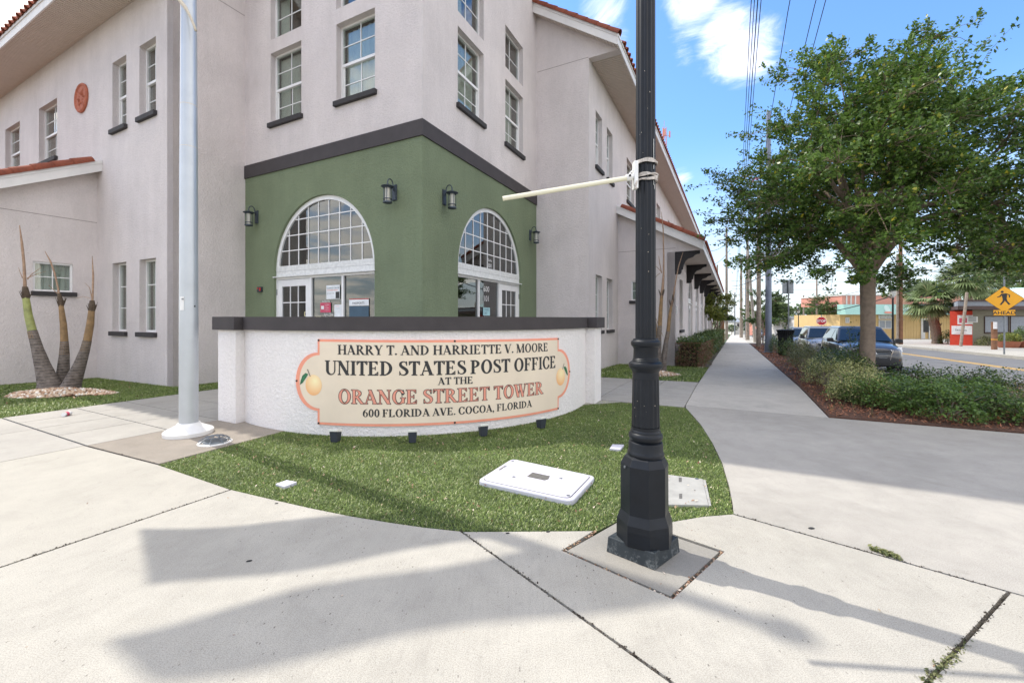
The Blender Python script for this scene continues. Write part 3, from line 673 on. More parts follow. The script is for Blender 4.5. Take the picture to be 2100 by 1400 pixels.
def window(F, s0, s1, z0, z1, cols=2, rows=2, sash=True, curtain=True, sill=True, lod=0, depth=.15, parent=bld, fw=.045):
    """a framed window filling a wall opening; part > frame, pane (each), curtain, sill"""
    b = MB()
    for a in ((s0, s1, z0, z0 + fw), (s0, s1, z1 - fw, z1), (s0, s0 + fw, z0 + fw, z1 - fw), (s1 - fw, s1, z0 + fw, z1 - fw)):
        b.fbox(F, a[0] + .001, a[1] - .001, a[2] + .001, a[3] - .001, -depth - .05, -depth + .02)
    wd = b.build('window', 'white_frame', bld if parent is bld else parent)
    zm = (z0 + z1) / 2 if sash else None
    parts = [(z0 + fw, zm - .03, -.02), (zm + .03, z1 - fw, 0.0)] if sash else [(z0 + fw, z1 - fw, 0.0)]
    mb = MB()
    if sash: mb.fbox(F, s0 + fw, s1 - fw, zm - .03, zm + .03, -depth - .045, -depth + .012)
    mw = .010
    pane_me = None
    for (a, c, off) in parts:
        ww = (s1 - s0 - 2 * fw) / cols; hh = (c - a) / rows
        if off < 0:
            mb.fbox(F, s0 + fw, s0 + fw + .03, a, c, -depth - .045, -depth - .012); mb.fbox(F, s1 - fw - .03, s1 - fw, a, c, -depth - .045, -depth - .012)
            mb.fbox(F, s0 + fw + .03, s1 - fw - .03, a, a + .04, -depth - .045, -depth - .012)
        for i in range(1, cols): mb.fbox(F, s0 + fw + i * ww - mw, s0 + fw + i * ww + mw, a, c, -depth - .03 + off, -depth - .008 + off)
        for j in range(1, rows):
            for i in range(cols): mb.fbox(F, s0 + fw + i * ww + (mw if i else 0), s0 + fw + (i + 1) * ww - (mw if i < cols - 1 else 0), a + j * hh - mw, a + j * hh + mw, -depth - .029 + off, -depth - .009 + off)
        if lod < 2:
            for i in range(cols):
                for j in range(rows):
                    p = MB(); p.fbox(F, s0 + fw + i * ww, s0 + fw + (i + 1) * ww, a + j * hh, a + (j + 1) * hh, -depth - .024 + off, -depth - .018 + off)
                    p.build('pane', 'window_glass', wd)
        else:
            p = MB(); p.fbox(F, s0 + fw, s1 - fw, a, c, -depth - .024 + off, -depth - .018 + off); p.build('pane', 'window_glass', wd)
    mb.build('muntins', 'white_frame', wd)
    if curtain:
        cm = MB(); n = 20; o0 = -depth - .13
        segs = curtain if isinstance(curtain, list) else [(0, 1)]
        for (f0, f1) in segs:
            k = len(cm.v); aa = s0 + (s1 - s0) * f0; bb = s0 + (s1 - s0) * f1
            for i in range(n + 1):
                s = aa + (bb - aa) * i / n; o = o0 + .022 * math.sin(i * 2.1 + s * 3)
                cm.v += [F(s, z0 - .02, o), F(s, z1 - .04, o)]
            cm.f += [(k + 2 * i, k + 2 * i + 2, k + 2 * i + 3, k + 2 * i + 1) for i in range(n)]
        cm.build('curtain', 'curtain_white', wd)
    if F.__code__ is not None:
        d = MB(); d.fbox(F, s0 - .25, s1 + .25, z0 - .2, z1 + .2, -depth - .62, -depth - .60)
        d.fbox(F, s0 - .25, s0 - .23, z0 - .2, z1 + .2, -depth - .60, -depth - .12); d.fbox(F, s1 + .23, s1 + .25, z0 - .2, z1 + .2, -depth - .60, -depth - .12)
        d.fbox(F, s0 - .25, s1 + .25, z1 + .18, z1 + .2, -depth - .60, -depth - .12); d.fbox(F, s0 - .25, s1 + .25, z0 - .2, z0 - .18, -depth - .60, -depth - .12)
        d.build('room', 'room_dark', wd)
    if sill:
        s = MB(); s.fbox(F, s0 - .06, s1 + .035, z0 - .11, z0 - .001, -.05, .075); s.build('sill', 'sill_dark', wd, bevel=.006)
    return wd
def archpts(s0, s1, zs, n=28):
    c = (s0 + s1) / 2; r = (s1 - s0) / 2
    return [(c + r * math.cos(PI * i / n), zs + r * math.sin(PI * i / n)) for i in range(n + 1)]
def clip_poly(poly, x0, x1, y0, y1):
    def cl(p, f, g):
        o = []
        for i in range(len(p)):
            a, b = p[i - 1], p[i]; fa, fb = f(a), f(b)
            if (fa >= 0) != (fb >= 0): t = fa / (fa - fb); o.append((a[0] + (b[0] - a[0]) * t, a[1] + (b[1] - a[1]) * t))
            if fb >= 0: o.append(b)
        return o
    for f in (lambda q: q[0] - x0, lambda q: x1 - q[0], lambda q: q[1] - y0, lambda q: y1 - q[1]):
        if len(poly) < 3: return []
        poly = cl(poly, f, None)
    return poly
def arch_unit(F, s0, s1, zs, doorside, cols=9, rowh=.36, nrows=4, lod=0, zb=0.0, dz=-.09):
    c = (s0 + s1) / 2; r = (s1 - s0) / 2; fw = .10 if lod == 0 else .08; ri = r - fw; n = 32
    zt = zs + .12
    ow, iw = [], []
    m = MB()
    for (ra, rb, o0, o1) in ((r, ri, dz - .05, dz + .03),):
        for k in range(n):
            a0, a1 = PI * k / n, PI * (k + 1) / n
            q = [(c + ra * math.cos(a0), zs + ra * math.sin(a0)), (c + rb * math.cos(a0), zs + rb * math.sin(a0)), (c + rb * math.cos(a1), zs + rb * math.sin(a1)), (c + ra * math.cos(a1), zs + ra * math.sin(a1))]
            m.hexa([F(*p, o1) for p in q] + [F(*p, o0) for p in q])
    wd = m.build('arched_window', 'white_frame', bld, smooth=True, auto=30)
    t = MB(); t.fbox(F, s0 + .001, s1 - .001, zs - .13, zs - .01, dz - .05, dz + .03); t.fbox(F, s0 + .001, s1 - .001, zs - .008, zt, dz - .05, dz + .035); t.fbox(F, s0 - .02, s1 + .02, zs - .155, zs - .132, dz - .03, dz + .11)
    t.build('transom', 'white_aged', wd)
    mu = MB(); cw = 2 * ri / cols; mw = .011
    for i in range(1, cols):
        x = c - ri + i * cw; h = math.sqrt(max(0, ri * ri - (x - c) ** 2)); mu.fbox(F, x - mw, x + mw, zt, zs + h, dz - .02, dz + .005)
    for j in range(1, nrows + 1):
        z = zt + j * rowh
        if z - zs < ri:
            h = math.sqrt(ri * ri - (z - zs) ** 2); mu.fbox(F, c - h, c + h, z - mw, z + mw, dz - .019, dz + .004)
    mu.build('muntins', 'white_frame', wd)
    disc = [(c + ri * math.cos(PI * k / 40), zs + ri * math.sin(PI * k / 40)) for k in range(41)]
    if lod == 0:
        for i in range(cols):
            for j in range(nrows + 1):
                pl = clip_poly(disc, c - ri + i * cw, c - ri + (i + 1) * cw, zt + j * rowh if j else zt, zt + (j + 1) * rowh)
                if len(pl) > 2 and max(p[0] for p in pl) - min(p[0] for p in pl) > .03:
                    p = MB(); p.prism(pl, lambda a, b: F(a, b, dz - .012), lambda a, b: F(a, b, dz - .008)); p.build('pane', 'door_glass', wd)
    else:
        p = MB(); p.prism(disc, lambda a, b: F(a, b, dz - .012), lambda a, b: F(a, b, dz - .008)); p.build('pane', 'door_glass', wd)
    # lower part: jambs, door leaf, two wide lights
    z1 = zs - .155; sgn = 1 if doorside > 0 else -1
    L_ = s1 - s0
    dw = 1.27 * L_ / 3.29; d0, d1 = (s1 - dw, s1) if sgn > 0 else (s0, s0 + dw)
    j = MB()
    xs = [s0, s0 + .045, s0 + (L_ - dw) / 2 - .03, s0 + (L_ - dw) / 2 + .03, s1 - dw, s1 - dw + .05]
    j.fbox(F, xs[0] + .001, xs[1], zb, z1, dz - .05, dz + .03); j.fbox(F, xs[2], xs[3], zb, z1, dz - .05, dz + .03); j.fbox(F, xs[4], xs[5], zb, z1, dz - .05, dz + .03)
    j.fbox(F, s1 - .05, s1 - .001, zb, z1, dz - .05, dz + .03)
    j.fbox(F, xs[1], xs[2], z1 - .05, z1 - .001, dz - .05, dz + .03); j.fbox(F, xs[3], xs[4], z1 - .05, z1 - .001, dz - .05, dz + .03); j.fbox(F, xs[5], s1 - .05, z1 - .05, z1 - .001, dz - .05, dz + .03)
    j.fbox(F, xs[1], xs[4], zb, zb + .12, dz - .05, dz + .02)
    sf = j.build('shopfront', 'white_frame', bld)
    for a, b in ((xs[1], xs[2]), (xs[3], xs[4])):
        p = MB(); p.fbox(F, a, b, zb + .12, z1 - .05, dz - .015, dz - .009); p.build('pane', 'door_glass', sf)
        ag = MB(); ag.fbox(F, a, a + .10, zb + .12, z1 - .05, dz - .09, dz - .04); ag.build('inner_frame', 'poster_teal', sf) if lod == 0 else None
    a, b = xs[5] + .01, s1 - .055; bo = .15 if lod == 0 else .1
    d = MB(); zt2 = z1 - .06
    d.fbox(F, a, a + bo, zb, zt2, dz - .03, dz + .02); d.fbox(F, b - bo, b, zb, zt2, dz - .03, dz + .02); d.fbox(F, a + bo, b - bo, zt2 - .16, zt2, dz - .03, dz + .02); d.fbox(F, a + bo, b - bo, zb, zb + .35, dz - .03, dz + .02)
    dr = d.build('door', 'white_frame', bld)
    ww = (b - a - 2 * bo) / 3; z0_, z1_ = zb + .35, zt2 - .16; nr = 5; hh = (z1_ - z0_) / nr; g = MB()
    for i in (1, 2): g.fbox(F, a + bo + i * ww - .011, a + bo + i * ww + .011, z0_, z1_, dz - .015, dz + .008)
    for k in range(1, nr): g.fbox(F, a + bo, b - bo, z0_ + k * hh - .011, z0_ + k * hh + .011, dz - .014, dz + .007)
    g.build('muntins', 'white_frame', dr)
    for i in range(3):
        for k in range(nr):
            if lod and (i or k): continue
            p = MB()
            if lod: p.fbox(F, a + bo, b - bo, z0_, z1_, dz - .01, dz - .005)
            else: p.fbox(F, a + bo + i * ww, a + bo + (i + 1) * ww, z0_ + k * hh, z0_ + (k + 1) * hh, dz - .01, dz - .005)
            p.build('pane', 'door_glass', dr)
    h = MB(); h.fbox(F, (b + .012) if sgn > 0 else a - .03, (b + .03) if sgn > 0 else a - .012, z1 - .42, z1 - .28, dz + .02, dz + .04); h.build('hinge', 'steel_grey', dr)
    return sf
def hole_arch(s0, s1, zs, zb=-.02): return [(s0, zb), (s1, zb)] + archpts(s0, s1, zs)
A0, A1, ZS = 1.25, 4.54, 2.67
for F in (FTL, FTR):
    W1, W2 = (1.24, 2.38), (3.54, 4.67)
    LL = 5.69 if F is FTL else 5.675
    wall(F, rect(0, LL, -.3, 5.09), [hole_arch(A0, A1, ZS)], 'green_stucco', .12)
    wall(F, rect(0, LL, 5.41, 12.3), [rect(*W1, 6.28, 8.0), rect(*W2, 6.28, 8.0), rect(*W1, 8.33, 9.46), rect(*W2, 8.33, 9.46)], 'pink_stucco')
    arch_unit(F, A0, A1, ZS, 1, lod=0)
    cur = ([(0, .42), (.50, .74)], [(0, .9)]) if F is FTL else ([(0, 1)], [(0, .95)])
    window(F, *W1, 6.28, 8.0, curtain=[(.02, 1)] if F is FTL else [(0, .96)])
    window(F, *W2, 6.28, 8.0, curtain=[(.36, .62), (.66, 1)] if F is FTL else [(0, .85)])
    window(F, *W1, 8.33, 9.46, 2, 2, sash=False, curtain=[(0, .5)], sill=False)
    window(F, *W2, 8.33, 9.46, 2, 2, sash=False, curtain=[(.7, 1)] if F is FTL else False, sill=False)
# tower band wrapping the corner (proud of the stucco)
bm_ = MB(); pr = .03
pts_o = [Vector(FTL(5.69, 0, pr)[:2]), None, Vector(FTR(5.675, 0, pr)[:2])]
a1, a2 = Vector(FTL(5.69, 0, pr)[:2]), Vector(FTL(0, 0, pr)[:2]); b1, b2 = Vector(FTR(0, 0, pr)[:2]), Vector(FTR(5.675, 0, pr)[:2])
x_ = geometry.intersect_line_line_2d(a1, a2 + (a2 - a1), b2, b1 + (b1 - b2)) or C0
ring_o = [a1, x_, b2]; ring_i = [Vector(FTL(5.69, 0, -.26)[:2]), Vector(FTL(.3, 0, -.3)[:2]), Vector(FTR(5.675, 0, -.26)[:2])]
vs_ = []
for z in (5.09, 5.41):
    vs_ += [(p.x, p.y, z) for p in ring_o] + [(p.x, p.y, z) for p in ring_i]
bm_.add(vs_, [(0, 1, 7, 6), (1, 2, 8, 7), (0, 3, 4, 1), (1, 4, 5, 2), (6, 7, 10, 9), (7, 8, 11, 10), (0, 6, 9, 3), (2, 5, 11, 8)])
bm_.build('band', 'trim_dark', bld)
# tower interior (floor, ceiling, back walls) seen through the arches
it = MB(); cI = C0 + dTL * 2.85 + dTR * 2.85
def tp(a, b, z): p = C0 + dTL * a + dTR * b; return (p.x, p.y, z)
for (z0, z1, a0, a1_, b0, b1_) in ((5.3, 5.35, .3, 5.6, .3, 5.6), (-.05, .0, .3, 5.6, .3, 5.6), (0, 5.3, 5.5, 5.6, .3, 5.5), (0, 5.3, .3, 5.5, 5.5, 5.6)):
    it.hexa([tp(a0, b0, z0), tp(a1_, b0, z0), tp(a1_, b1_, z0), tp(a0, b1_, z0), tp(a0, b0, z1), tp(a1_, b0, z1), tp(a1_, b1_, z1), tp(a0, b1_, z1)])
simple('lobby_wall', (.22, .21, .19), .8); it.build('lobby', 'lobby_wall', bld)
pt = MB(); pt.hexa([tp(.9, .8, 0), tp(5.45, 5.35, 0), tp(5.35, 5.45, 0), tp(.8, .9, 0), tp(.9, .8, 5.29), tp(5.45, 5.35, 5.29), tp(5.35, 5.45, 5.29), tp(.8, .9, 5.29)]); pt.build('view_blocker', 'lobby_wall', bld)  # diagonal wall added to keep the arches dark inside
cnt = MB(); q_ = [tp(1.2, 3.2, 0), tp(4.2, 3.2, 0), tp(4.2, 3.8, 0), tp(1.2, 3.8, 0)]; cnt.hexa(q_ + [(x, y, 1.05) for x, y, z in q_]); cnt.build('counter', 'wall_olive', bld)
# tower roof with eaves (above the frame)
tr_ = MB(); ex = .8
def tq(a, b, z): return tp(a, b, z)
o4 = [tq(-ex, -ex, 12.3), tq(5.69 + ex, -ex, 12.3), tq(5.69 + ex, 5.69 + ex, 12.3), tq(-ex, 5.69 + ex, 12.3)]
o5 = [(x, y, 12.55) for x, y, z in o4]; ap = tq(2.85, 2.85, 15.0)
tr_.add(o4 + o5 + [ap], [(0, 1, 2, 3)] + [(i, (i + 1) % 4, 4 + (i + 1) % 4, 4 + i) for i in range(4)] + [(4 + i, 4 + (i + 1) % 4, 8) for i in range(4)])
tr_.build('tower_roof', 'roof_tile_clay', bld)
tb = MB(); tb.add([tq(a, b, z) for z in (-.3, 12.3) for a, b in ((5.68, .3), (5.68, 5.68), (.3, 5.68))], [(0, 1, 4, 3), (1, 2, 5, 4)]); tb.build('tower_back_wall', 'pink_stucco', bld)

# wings ------------------------------------------------------------
ZE = 9.24; OV = .93; SL = .68
def gable_poly(s_in, sc, ze, sl, zb):
    return [(s_in, zb), (sc, zb), (sc, ze), (sc + OV - .02, ze), (sc + OV - .02, ze + .012), (s_in, ze + sl * (sc + OV - .02 - s_in))]
wall(FGR, gable_poly(-0.05, 1.703, ZE, SL, -.6), [], 'pink_stucco')
wall(frame(PL, Uv, Nv), rect(0, 1.577, -.3, 9.26), [], 'pink_stucco')          # left return wall, under the gable
gl = MB()
WNL = [(.77, 1.57), (2.24, 3.01), (6.65, 8.1), (9.8, 11.25)]
wall(FWL, rect(0, 20, -.3, ZE), [rect(a, b, 6.32, 8.05) for a, b in WNL] + [rect(a, b, 1.2, 2.93) for a, b in WNL[:2]], 'pink_stucco')
for i, (a, b) in enumerate(WNL):
    window(FWL, a, b, 6.32, 8.05, curtain=[(0, .5)] if i < 2 else [(0, .35)])
    if i < 2: window(FWL, a, b, 1.2, 2.93, 2, 3, sash=False, curtain=[(0, 1)])
WNR = [(.68, 1.42), (2.0, 2.76), (5.0, 6.45), (8.6, 10.0), (12.4, 13.8), (17, 18.4), (22, 23.4), (27, 28.4)]
wall(FWR, rect(0, 36, -1.6, ZE), [rect(a, b, 6.3, 8.02) for a, b in WNR] + [rect(a, b, 1.15, 2.9) for a, b in WNR[:2]], 'pink_stucco')
for i, (a, b) in enumerate(WNR):
    window(FWR, a, b, 6.3, 8.02, curtain=[(0, 1)], lod=0 if i < 3 else 2)
    if i < 2: window(FWR, a, b, 1.15, 2.9, 2, 3, sash=False, curtain=[(0, 1)])
# left gable above the return wall
wall(frame(PL, Uv, Nv), [(-OV + .02, ZE + .012), (-OV + .02, ZE + .02), (1.5, ZE + SL * (OV + 1.5)), (1.577, ZE + SL * (OV + 1.5)), (1.577, 9.262), (0, 9.262)], [], 'pink_stucco')
# porch wings
ZP = 3.87; SP = .53
for (F, FP, side) in ((FSL, FPL, 'L'), (FSR, FPR, 'R')):
    wh = rect(.47, 1.17, 2.19, 2.91)
    wall(F, [(0, -.6), (1.974, -.6), (1.974, ZP), (1.974 + OV - .02, ZP), (1.974 + OV - .02, ZP + .012), (0, ZP + SP * (1.974 + OV - .02))], [wh], 'pink_stucco', .1)
    window(F, .47, 1.17, 2.19, 2.91, 2, 2, sash=False, curtain=[(0, 1)], depth=.06)
LEN = 30.2
archs = [5.05 + 4.1 * k for k in range(6)]
wall(FPR, rect(0, LEN, -1.6, ZP), [rect(1.45, 2.6, 1.1, 3.05)] + [[(a, -1.5), (a + 2.2, -1.5)] + archpts(a, a + 2.2, 2.4, 20) for a in archs], 'pink_stucco', .2)
window(FPR, 1.45, 2.6, 1.1, 3.05, 2, 3, sash=False, curtain=[(0, 1)])
for k, a in enumerate(archs): arch_unit(FPR, a, a + 2.2, 2.4, -1, cols=5, rowh=.35, nrows=3, lod=1, zb=-1.2, dz=-.12)
wall(FPL, rect(0, 16, -.3, ZP), [], 'pink_stucco')
wall(frame(PCR + Uv * LEN, -Nv, Uv), rect(0, 1.974, -1.6, 4.9), [], 'pink_stucco')
wall(frame(WRc + Uv * 36, -Nv, Uv), rect(0, 12, -1.9, ZE + .3), [], 'pink_stucco')

def roof(F, t0, t1, run, zs, sl, label_kids=40, ribs=True, name='roof', soffit_plain=False, rake=.30, nt_=None):
    """F(t, z, o): t along the eave, o outwards. eave at o=OV, rake at t0-rake"""
    tr0 = t0 - rake; th = .26
    zu = lambda o: zs + sl * (OV - o)
    # deck (closed slab between eave and inner edge)
    q = MB(); a = OV - .03; b = -run
    vs = []
    for t in (tr0 + .03, t1): vs += [F(t, zu(a) + .02, a), F(t, zu(b) + .02, b), F(t, zu(b) + th, b), F(t, zu(a) + th, a)]
    q.add(vs, [(0, 1, 2, 3), (7, 6, 5, 4), (0, 4, 5, 1), (1, 5, 6, 2), (2, 6, 7, 3), (3, 7, 4, 0)])
    rf = q.build(name, 'fascia_white', bld)
    # soffit under the eave: ribbed panels
    s = MB(); st = .095 if not soffit_plain else 1.2
    n = int((t1 - t0 - .27) / st)
    for i in range(n):
        ta = t0 + .27 + i * st; g = .030 if not soffit_plain else .006
        s.fbox(F, ta + g, ta + st - .001, zs, zs + .03, 0.002, OV - .03)
        s.fbox(F, ta, ta + g, zs + .022, zs + .03, 0.002, OV - .03)
    so = s.build('soffit', 'soffit_beige', bld, kind='stuff')
    # eave end cap
    f = MB(); f.fbox(F, tr0, t1, zs - .02, zs + .25, OV - .03, OV); f.build('fascia', 'fascia_white', bld)
    f = MB(); f.fbox(F, tr0 - .012, t1, zs + .19, zs + .262, OV, OV + .022); f.build('drip_edge', 'fascia_white', bld)
    # rake fascia
    r = MB(); o1 = OV
    r.add([F(t, z, o) for t in (tr0, tr0 + .03) for (o, z) in ((OV - .031, zu(OV) - .02), (OV - .031, zu(OV) + .25), (-run, zu(-run) + .25), (-run, zu(-run) - .02))],
          [(0, 1, 2, 3), (7, 6, 5, 4), (0, 4, 5, 1), (1, 5, 6, 2), (2, 6, 7, 3), (3, 7, 4, 0)])
    r.build('rake_board', 'fascia_white', bld)
    r = MB()
    r.add([F(t, z, o) for t in (tr0 - .018, tr0 - .001) for (o, z) in ((OV, zu(OV) + .19), (OV, zu(OV) + .265), (-run, zu(-run) + .265), (-run, zu(-run) + .19))],
          [(0, 1, 2, 3), (7, 6, 5, 4), (0, 4, 5, 1), (1, 5, 6, 2), (2, 6, 7, 3), (3, 7, 4, 0)])
    r.build('rake_trim', 'fascia_white', bld)
    # rake soffit: ribbed sloping strip
    k = MB(); nn = int((run + OV) / .1)
    for i in range(nn):
        oa = OV - .04 - i * .1; ob = oa - .085
        k.hexa([F(tr0 + .03, zu(oa) - .005, oa), F(t0, zu(oa) - .005, oa), F(t0, zu(ob) - .005, ob), F(tr0 + .03, zu(ob) - .005, ob), F(tr0 + .03, zu(oa) + .018, oa), F(t0, zu(oa) + .018, oa), F(t0, zu(ob) + .018, ob), F(tr0 + .03, zu(ob) + .018, ob)])
    k.build('rake_soffit', 'soffit_beige', bld, kind='stuff')
    # barrel tiles along the rake: each one a piece
    ang = math.atan(sl); L_ = .43; step = .385; cnt_ = int((run + OV) / (step * math.cos(ang)))
    D3 = Vector(F(1, 0, 0)) - Vector(F(0, 0, 0)); O3 = Vector(F(0, 0, 1)) - Vector(F(0, 0, 0)); up = (-O3 * math.cos(ang) + Vector((0, 0, 1)) * math.sin(ang)); nr = O3 * math.sin(ang) + Vector((0, 0, 1)) * math.cos(ang)
    def barrel(mb, base, r0, r1, L2, seg=8, th_=.016, drop=.05, a_lo=-.25, a_hi=PI + .25):
        vs = []
        for (l, r) in ((0, r0), (L2, r1)):
            for rr in (r, r - th_):
                for j in range(seg + 1):
                    a = a_lo + (a_hi - a_lo) * j / seg
                    vs.append(base + up * l + D3 * (rr * math.cos(a)) + nr * (rr * math.sin(a)))
        s1 = seg + 1; fs = []
        for j in range(seg):
            fs += [(j, j + 1, 2 * s1 + j + 1, 2 * s1 + j), (s1 + j, 3 * s1 + j, 3 * s1 + j + 1, s1 + j + 1), (j, s1 + j, s1 + j + 1, j + 1), (2 * s1 + j, 2 * s1 + j + 1, 3 * s1 + j + 1, 3 * s1 + j)]
        fs += [(0, 2 * s1, 3 * s1, s1), (seg, s1 + seg, 3 * s1 + seg, 2 * s1 + seg)]
        mb.add(vs, fs)
    for i in range(cnt_):
        o = OV + .02 - i * step * math.cos(ang); bs = Vector(F(tr0 + .06, zu(o) + th + .03, o))
        mb = MB(); barrel(mb, bs, .128 + random.uniform(-.004, .004), .108, L_); mb.build('roof_tile', 'roof_tile_clay', rf, smooth=True, auto=40)
    # field of S tiles: courses with a barrel profile, joined
    per = .30; far = 14.0
    nper = int((t1 - t0 - .15) / per); ts = []; prof = [(0, 0), (.25, .045), (.5, .0625), (.75, .045)]
    V2, Q2 = [], []
    T = [(t0 + .1 + (i + a) * per, h) for i in range(nper) for a, h in prof] + [(t0 + .1 + nper * per, 0)]
    ncour = int((run + OV) / (step * math.cos(ang)))
    Ta = np.array(T)
    p00 = np.array(F(0, 0, 0)); Dn = np.array(D3); On = np.array(O3)
    for cidx in range(ncour):
        oa = OV + .05 - cidx * step * math.cos(ang); ob = oa - (step + .02) * math.cos(ang)
        for (o, hh) in ((oa, .040), (oa, .012), (ob, .010)):
            z = zs + sl * (OV - o) + th
            pts = p00[None, :] + Dn[None, :] * Ta[:, :1] + On[None, :] * o; pts[:, 2] = z + Ta[:, 1] * 1.15 + (hh if not (o == oa and hh == .012) else .0)
            V2.append(pts)
    n1 = len(T); V3 = np.concatenate(V2); qs = []
    for cidx in range(ncour):
        b0 = cidx * 3 * n1; j = np.arange(n1 - 1)
        qs.append(np.column_stack([b0 + j, b0 + j + 1, b0 + 2 * n1 + j + 1, b0 + 2 * n1 + j]))
        qs.append(np.column_stack([b0 + n1 + j, b0 + n1 + j + 1, b0 + j + 1, b0 + j]))
    o = np_mesh('tile_field', V3, np.concatenate(qs), 'roof_tile_clay', rf, kind='stuff', smooth=False)
    # barrel ends along the eave, nearest ones as pieces
    tot = min(nper, 60) if label_kids > 30 else min(nper, label_kids)
    for i in range(tot):
        t = t0 + .1 + (i + .5) * per; bs = Vector(F(t, zu(OV + .05) + th + .012, OV + .06)); mb = MB(); barrel(mb, bs, .10, .085, .30, seg=5, a_lo=0, a_hi=PI); mb.build('eave_tile', 'roof_tile_clay', rf)
    mb = MB()
    for i in range(tot, nper):
        t = t0 + .1 + (i + .5) * per; bs = Vector(F(t, zu(OV + .05) + th + .012, OV + .06)); barrel(mb, bs, .10, .085, .30, seg=4, a_lo=0, a_hi=PI)
    if mb.v: mb.build('eave_tiles', 'roof_tile_clay', rf, kind='stuff')
    return rf
roof(FWR, 0, 36, 5.9, ZE, SL, 60)
roof(FWL, 0, 20, 5.9, ZE, SL, 60)
roof(FPR, 0, LEN, 1.974, ZP, SP, 60, soffit_plain=True)
roof(FPL, 0, 16, 1.974, ZP, SP, 20, soffit_plain=True)
# back slope so that the wings are closed
for F, t1 in ((FWR, 36), (FWL, 20)):
    q = MB(); zr = ZE + SL * (OV + 5.9)
    q.add([F(t, z, o) for t in (-.27, t1) for (o, z) in ((-5.9, zr), (-5.9, zr + .26), (-12.6, ZE + .1), (-12.6, ZE - .16))], [(0, 3, 2, 1), (4, 5, 6, 7), (0, 1, 5, 4), (1, 2, 6, 5), (2, 3, 7, 6), (3, 0, 4, 7)])
    q.build('back_roof', 'roof_tile_clay', bld)
    q = MB(); q.add([F(t, z, -11.8) for t in (0, t1) for z in (-1.8, ZE)], [(0, 1, 3, 2)]); q.build('back_wall', 'pink_stucco', bld)
# control joints in the stucco: thin recessed looking beads
simple('joint_shadow_bead', (.30, .26, .25), .9)
for F, s0, s1, z in ((FGR, 0.03, 1.69, 9.27), (frame(PL, Uv, Nv), .01, 1.56, 9.25), (FSL, .01, 2.8, 4.06), (FSR, .01, 2.0, 4.0)):
    q = MB(); q.fbox(F, s0, s1, z - .007, z + .007, -.01, .004); q.build('control_joint', 'joint_shadow_bead', bld)
# corbel brackets under the porch eave
prof = [(0, 0), (.80, 0), (.80, -.10), (.70, -.115), (.64, -.14), (.58, -.20), (.50, -.23), (.42, -.25), (.34, -.33), (.29, -.44), (.26, -.55), (.26, -.60), (.21, -.64), (.21, -.72), (.16, -.78), (.0, -.78)]
for k in range(8):
    t = .10 + 4.1 * k; q = MB(); q.prism(prof, lambda a, b: FPR(t - .06, ZP + b - .001, a + .001), lambda a, b: FPR(t + .06, ZP + b - .001, a + .001)); q.build('corbel', 'wood_dark', bld)
for k in range(4):
    t = .10 + 4.1 * k; q = MB(); q.prism(prof, lambda a, b: FPL(t - .06, ZP + b - .001, a + .001), lambda a, b: FPL(t + .06, ZP + b - .001, a + .001)); q.build('corbel', 'wood_dark', bld)
# terracotta medallion on the left wing
FM = FWL; mc = (4.84, 7.59)
md = thing('wall_medallion', FM(mc[0], mc[1], .02), 'round terracotta relief medallion on the upper left wing wall', 'wall ornament')
q = MB()
def mp(r, a, o): return FM(mc[0] + r * math.cos(a), mc[1] + r * math.sin(a), o)
n = 36; rings = [(.395, 0.001), (.40, .04), (.37, .065), (.34, .05), (.325, .03), (.0, .032)]
vs = [mp(r, 2 * PI * k / n, o) for r, o in rings[:-1] for k in range(n)] + [mp(0, 0, rings[-1][1])]
fs = [(i * n + k, i * n + (k + 1) % n, (i + 1) * n + (k + 1) % n, (i + 1) * n + k) for i in range(len(rings) - 2) for k in range(n)] + [((len(rings) - 2) * n + k, (len(rings) - 2) * n + (k + 1) % n, len(vs) - 1) for k in range(n)]
q.add(vs, fs); q.build('disc', 'terracotta', md, smooth=True, auto=50)
q = MB()
for k in range(12):
    a = 2 * PI * k / 12; r0, r1 = .06, .27 if k % 2 == 0 else .19
    q.add([mp(r0, a, .03), mp((r0 + r1) / 2, a + .20, .034), mp(r1, a, .032), mp((r0 + r1) / 2, a - .20, .034), mp((r0 + r1) / 2, a, .065)], [(0, 1, 4), (1, 2, 4), (2, 3, 4), (3, 0, 4)])
q.build('relief', 'terracotta', md)
# switch box on the porch wall and fire strobe by the entrance
q = MB(); q.fbox(FPR, .28, .40, 1.72, 1.98, .001, .05); tag(q.build('meter_cover', 'white_metal', bevel=.004), 'small white box on the porch corner wall above the hedge', 'utility box')
st_ = thing('fire_strobe', FTL(5.05, 2.17, .0), 'small dark alarm strobe with red faces left of the post office door', 'alarm')
q = MB(); q.fbox(FTL, 4.97, 5.13, 2.18, 2.31, .001, .05); q.build('case', 'slate_plastic', st_, bevel=.004)
q = MB(); q.fbox(FTL, 4.98, 5.03, 2.21, 2.29, .0505, .058); q.fbox(FTL, 5.07, 5.12, 2.26, 2.29, .0505, .058); q.build('lens', 'bright_red', st_)
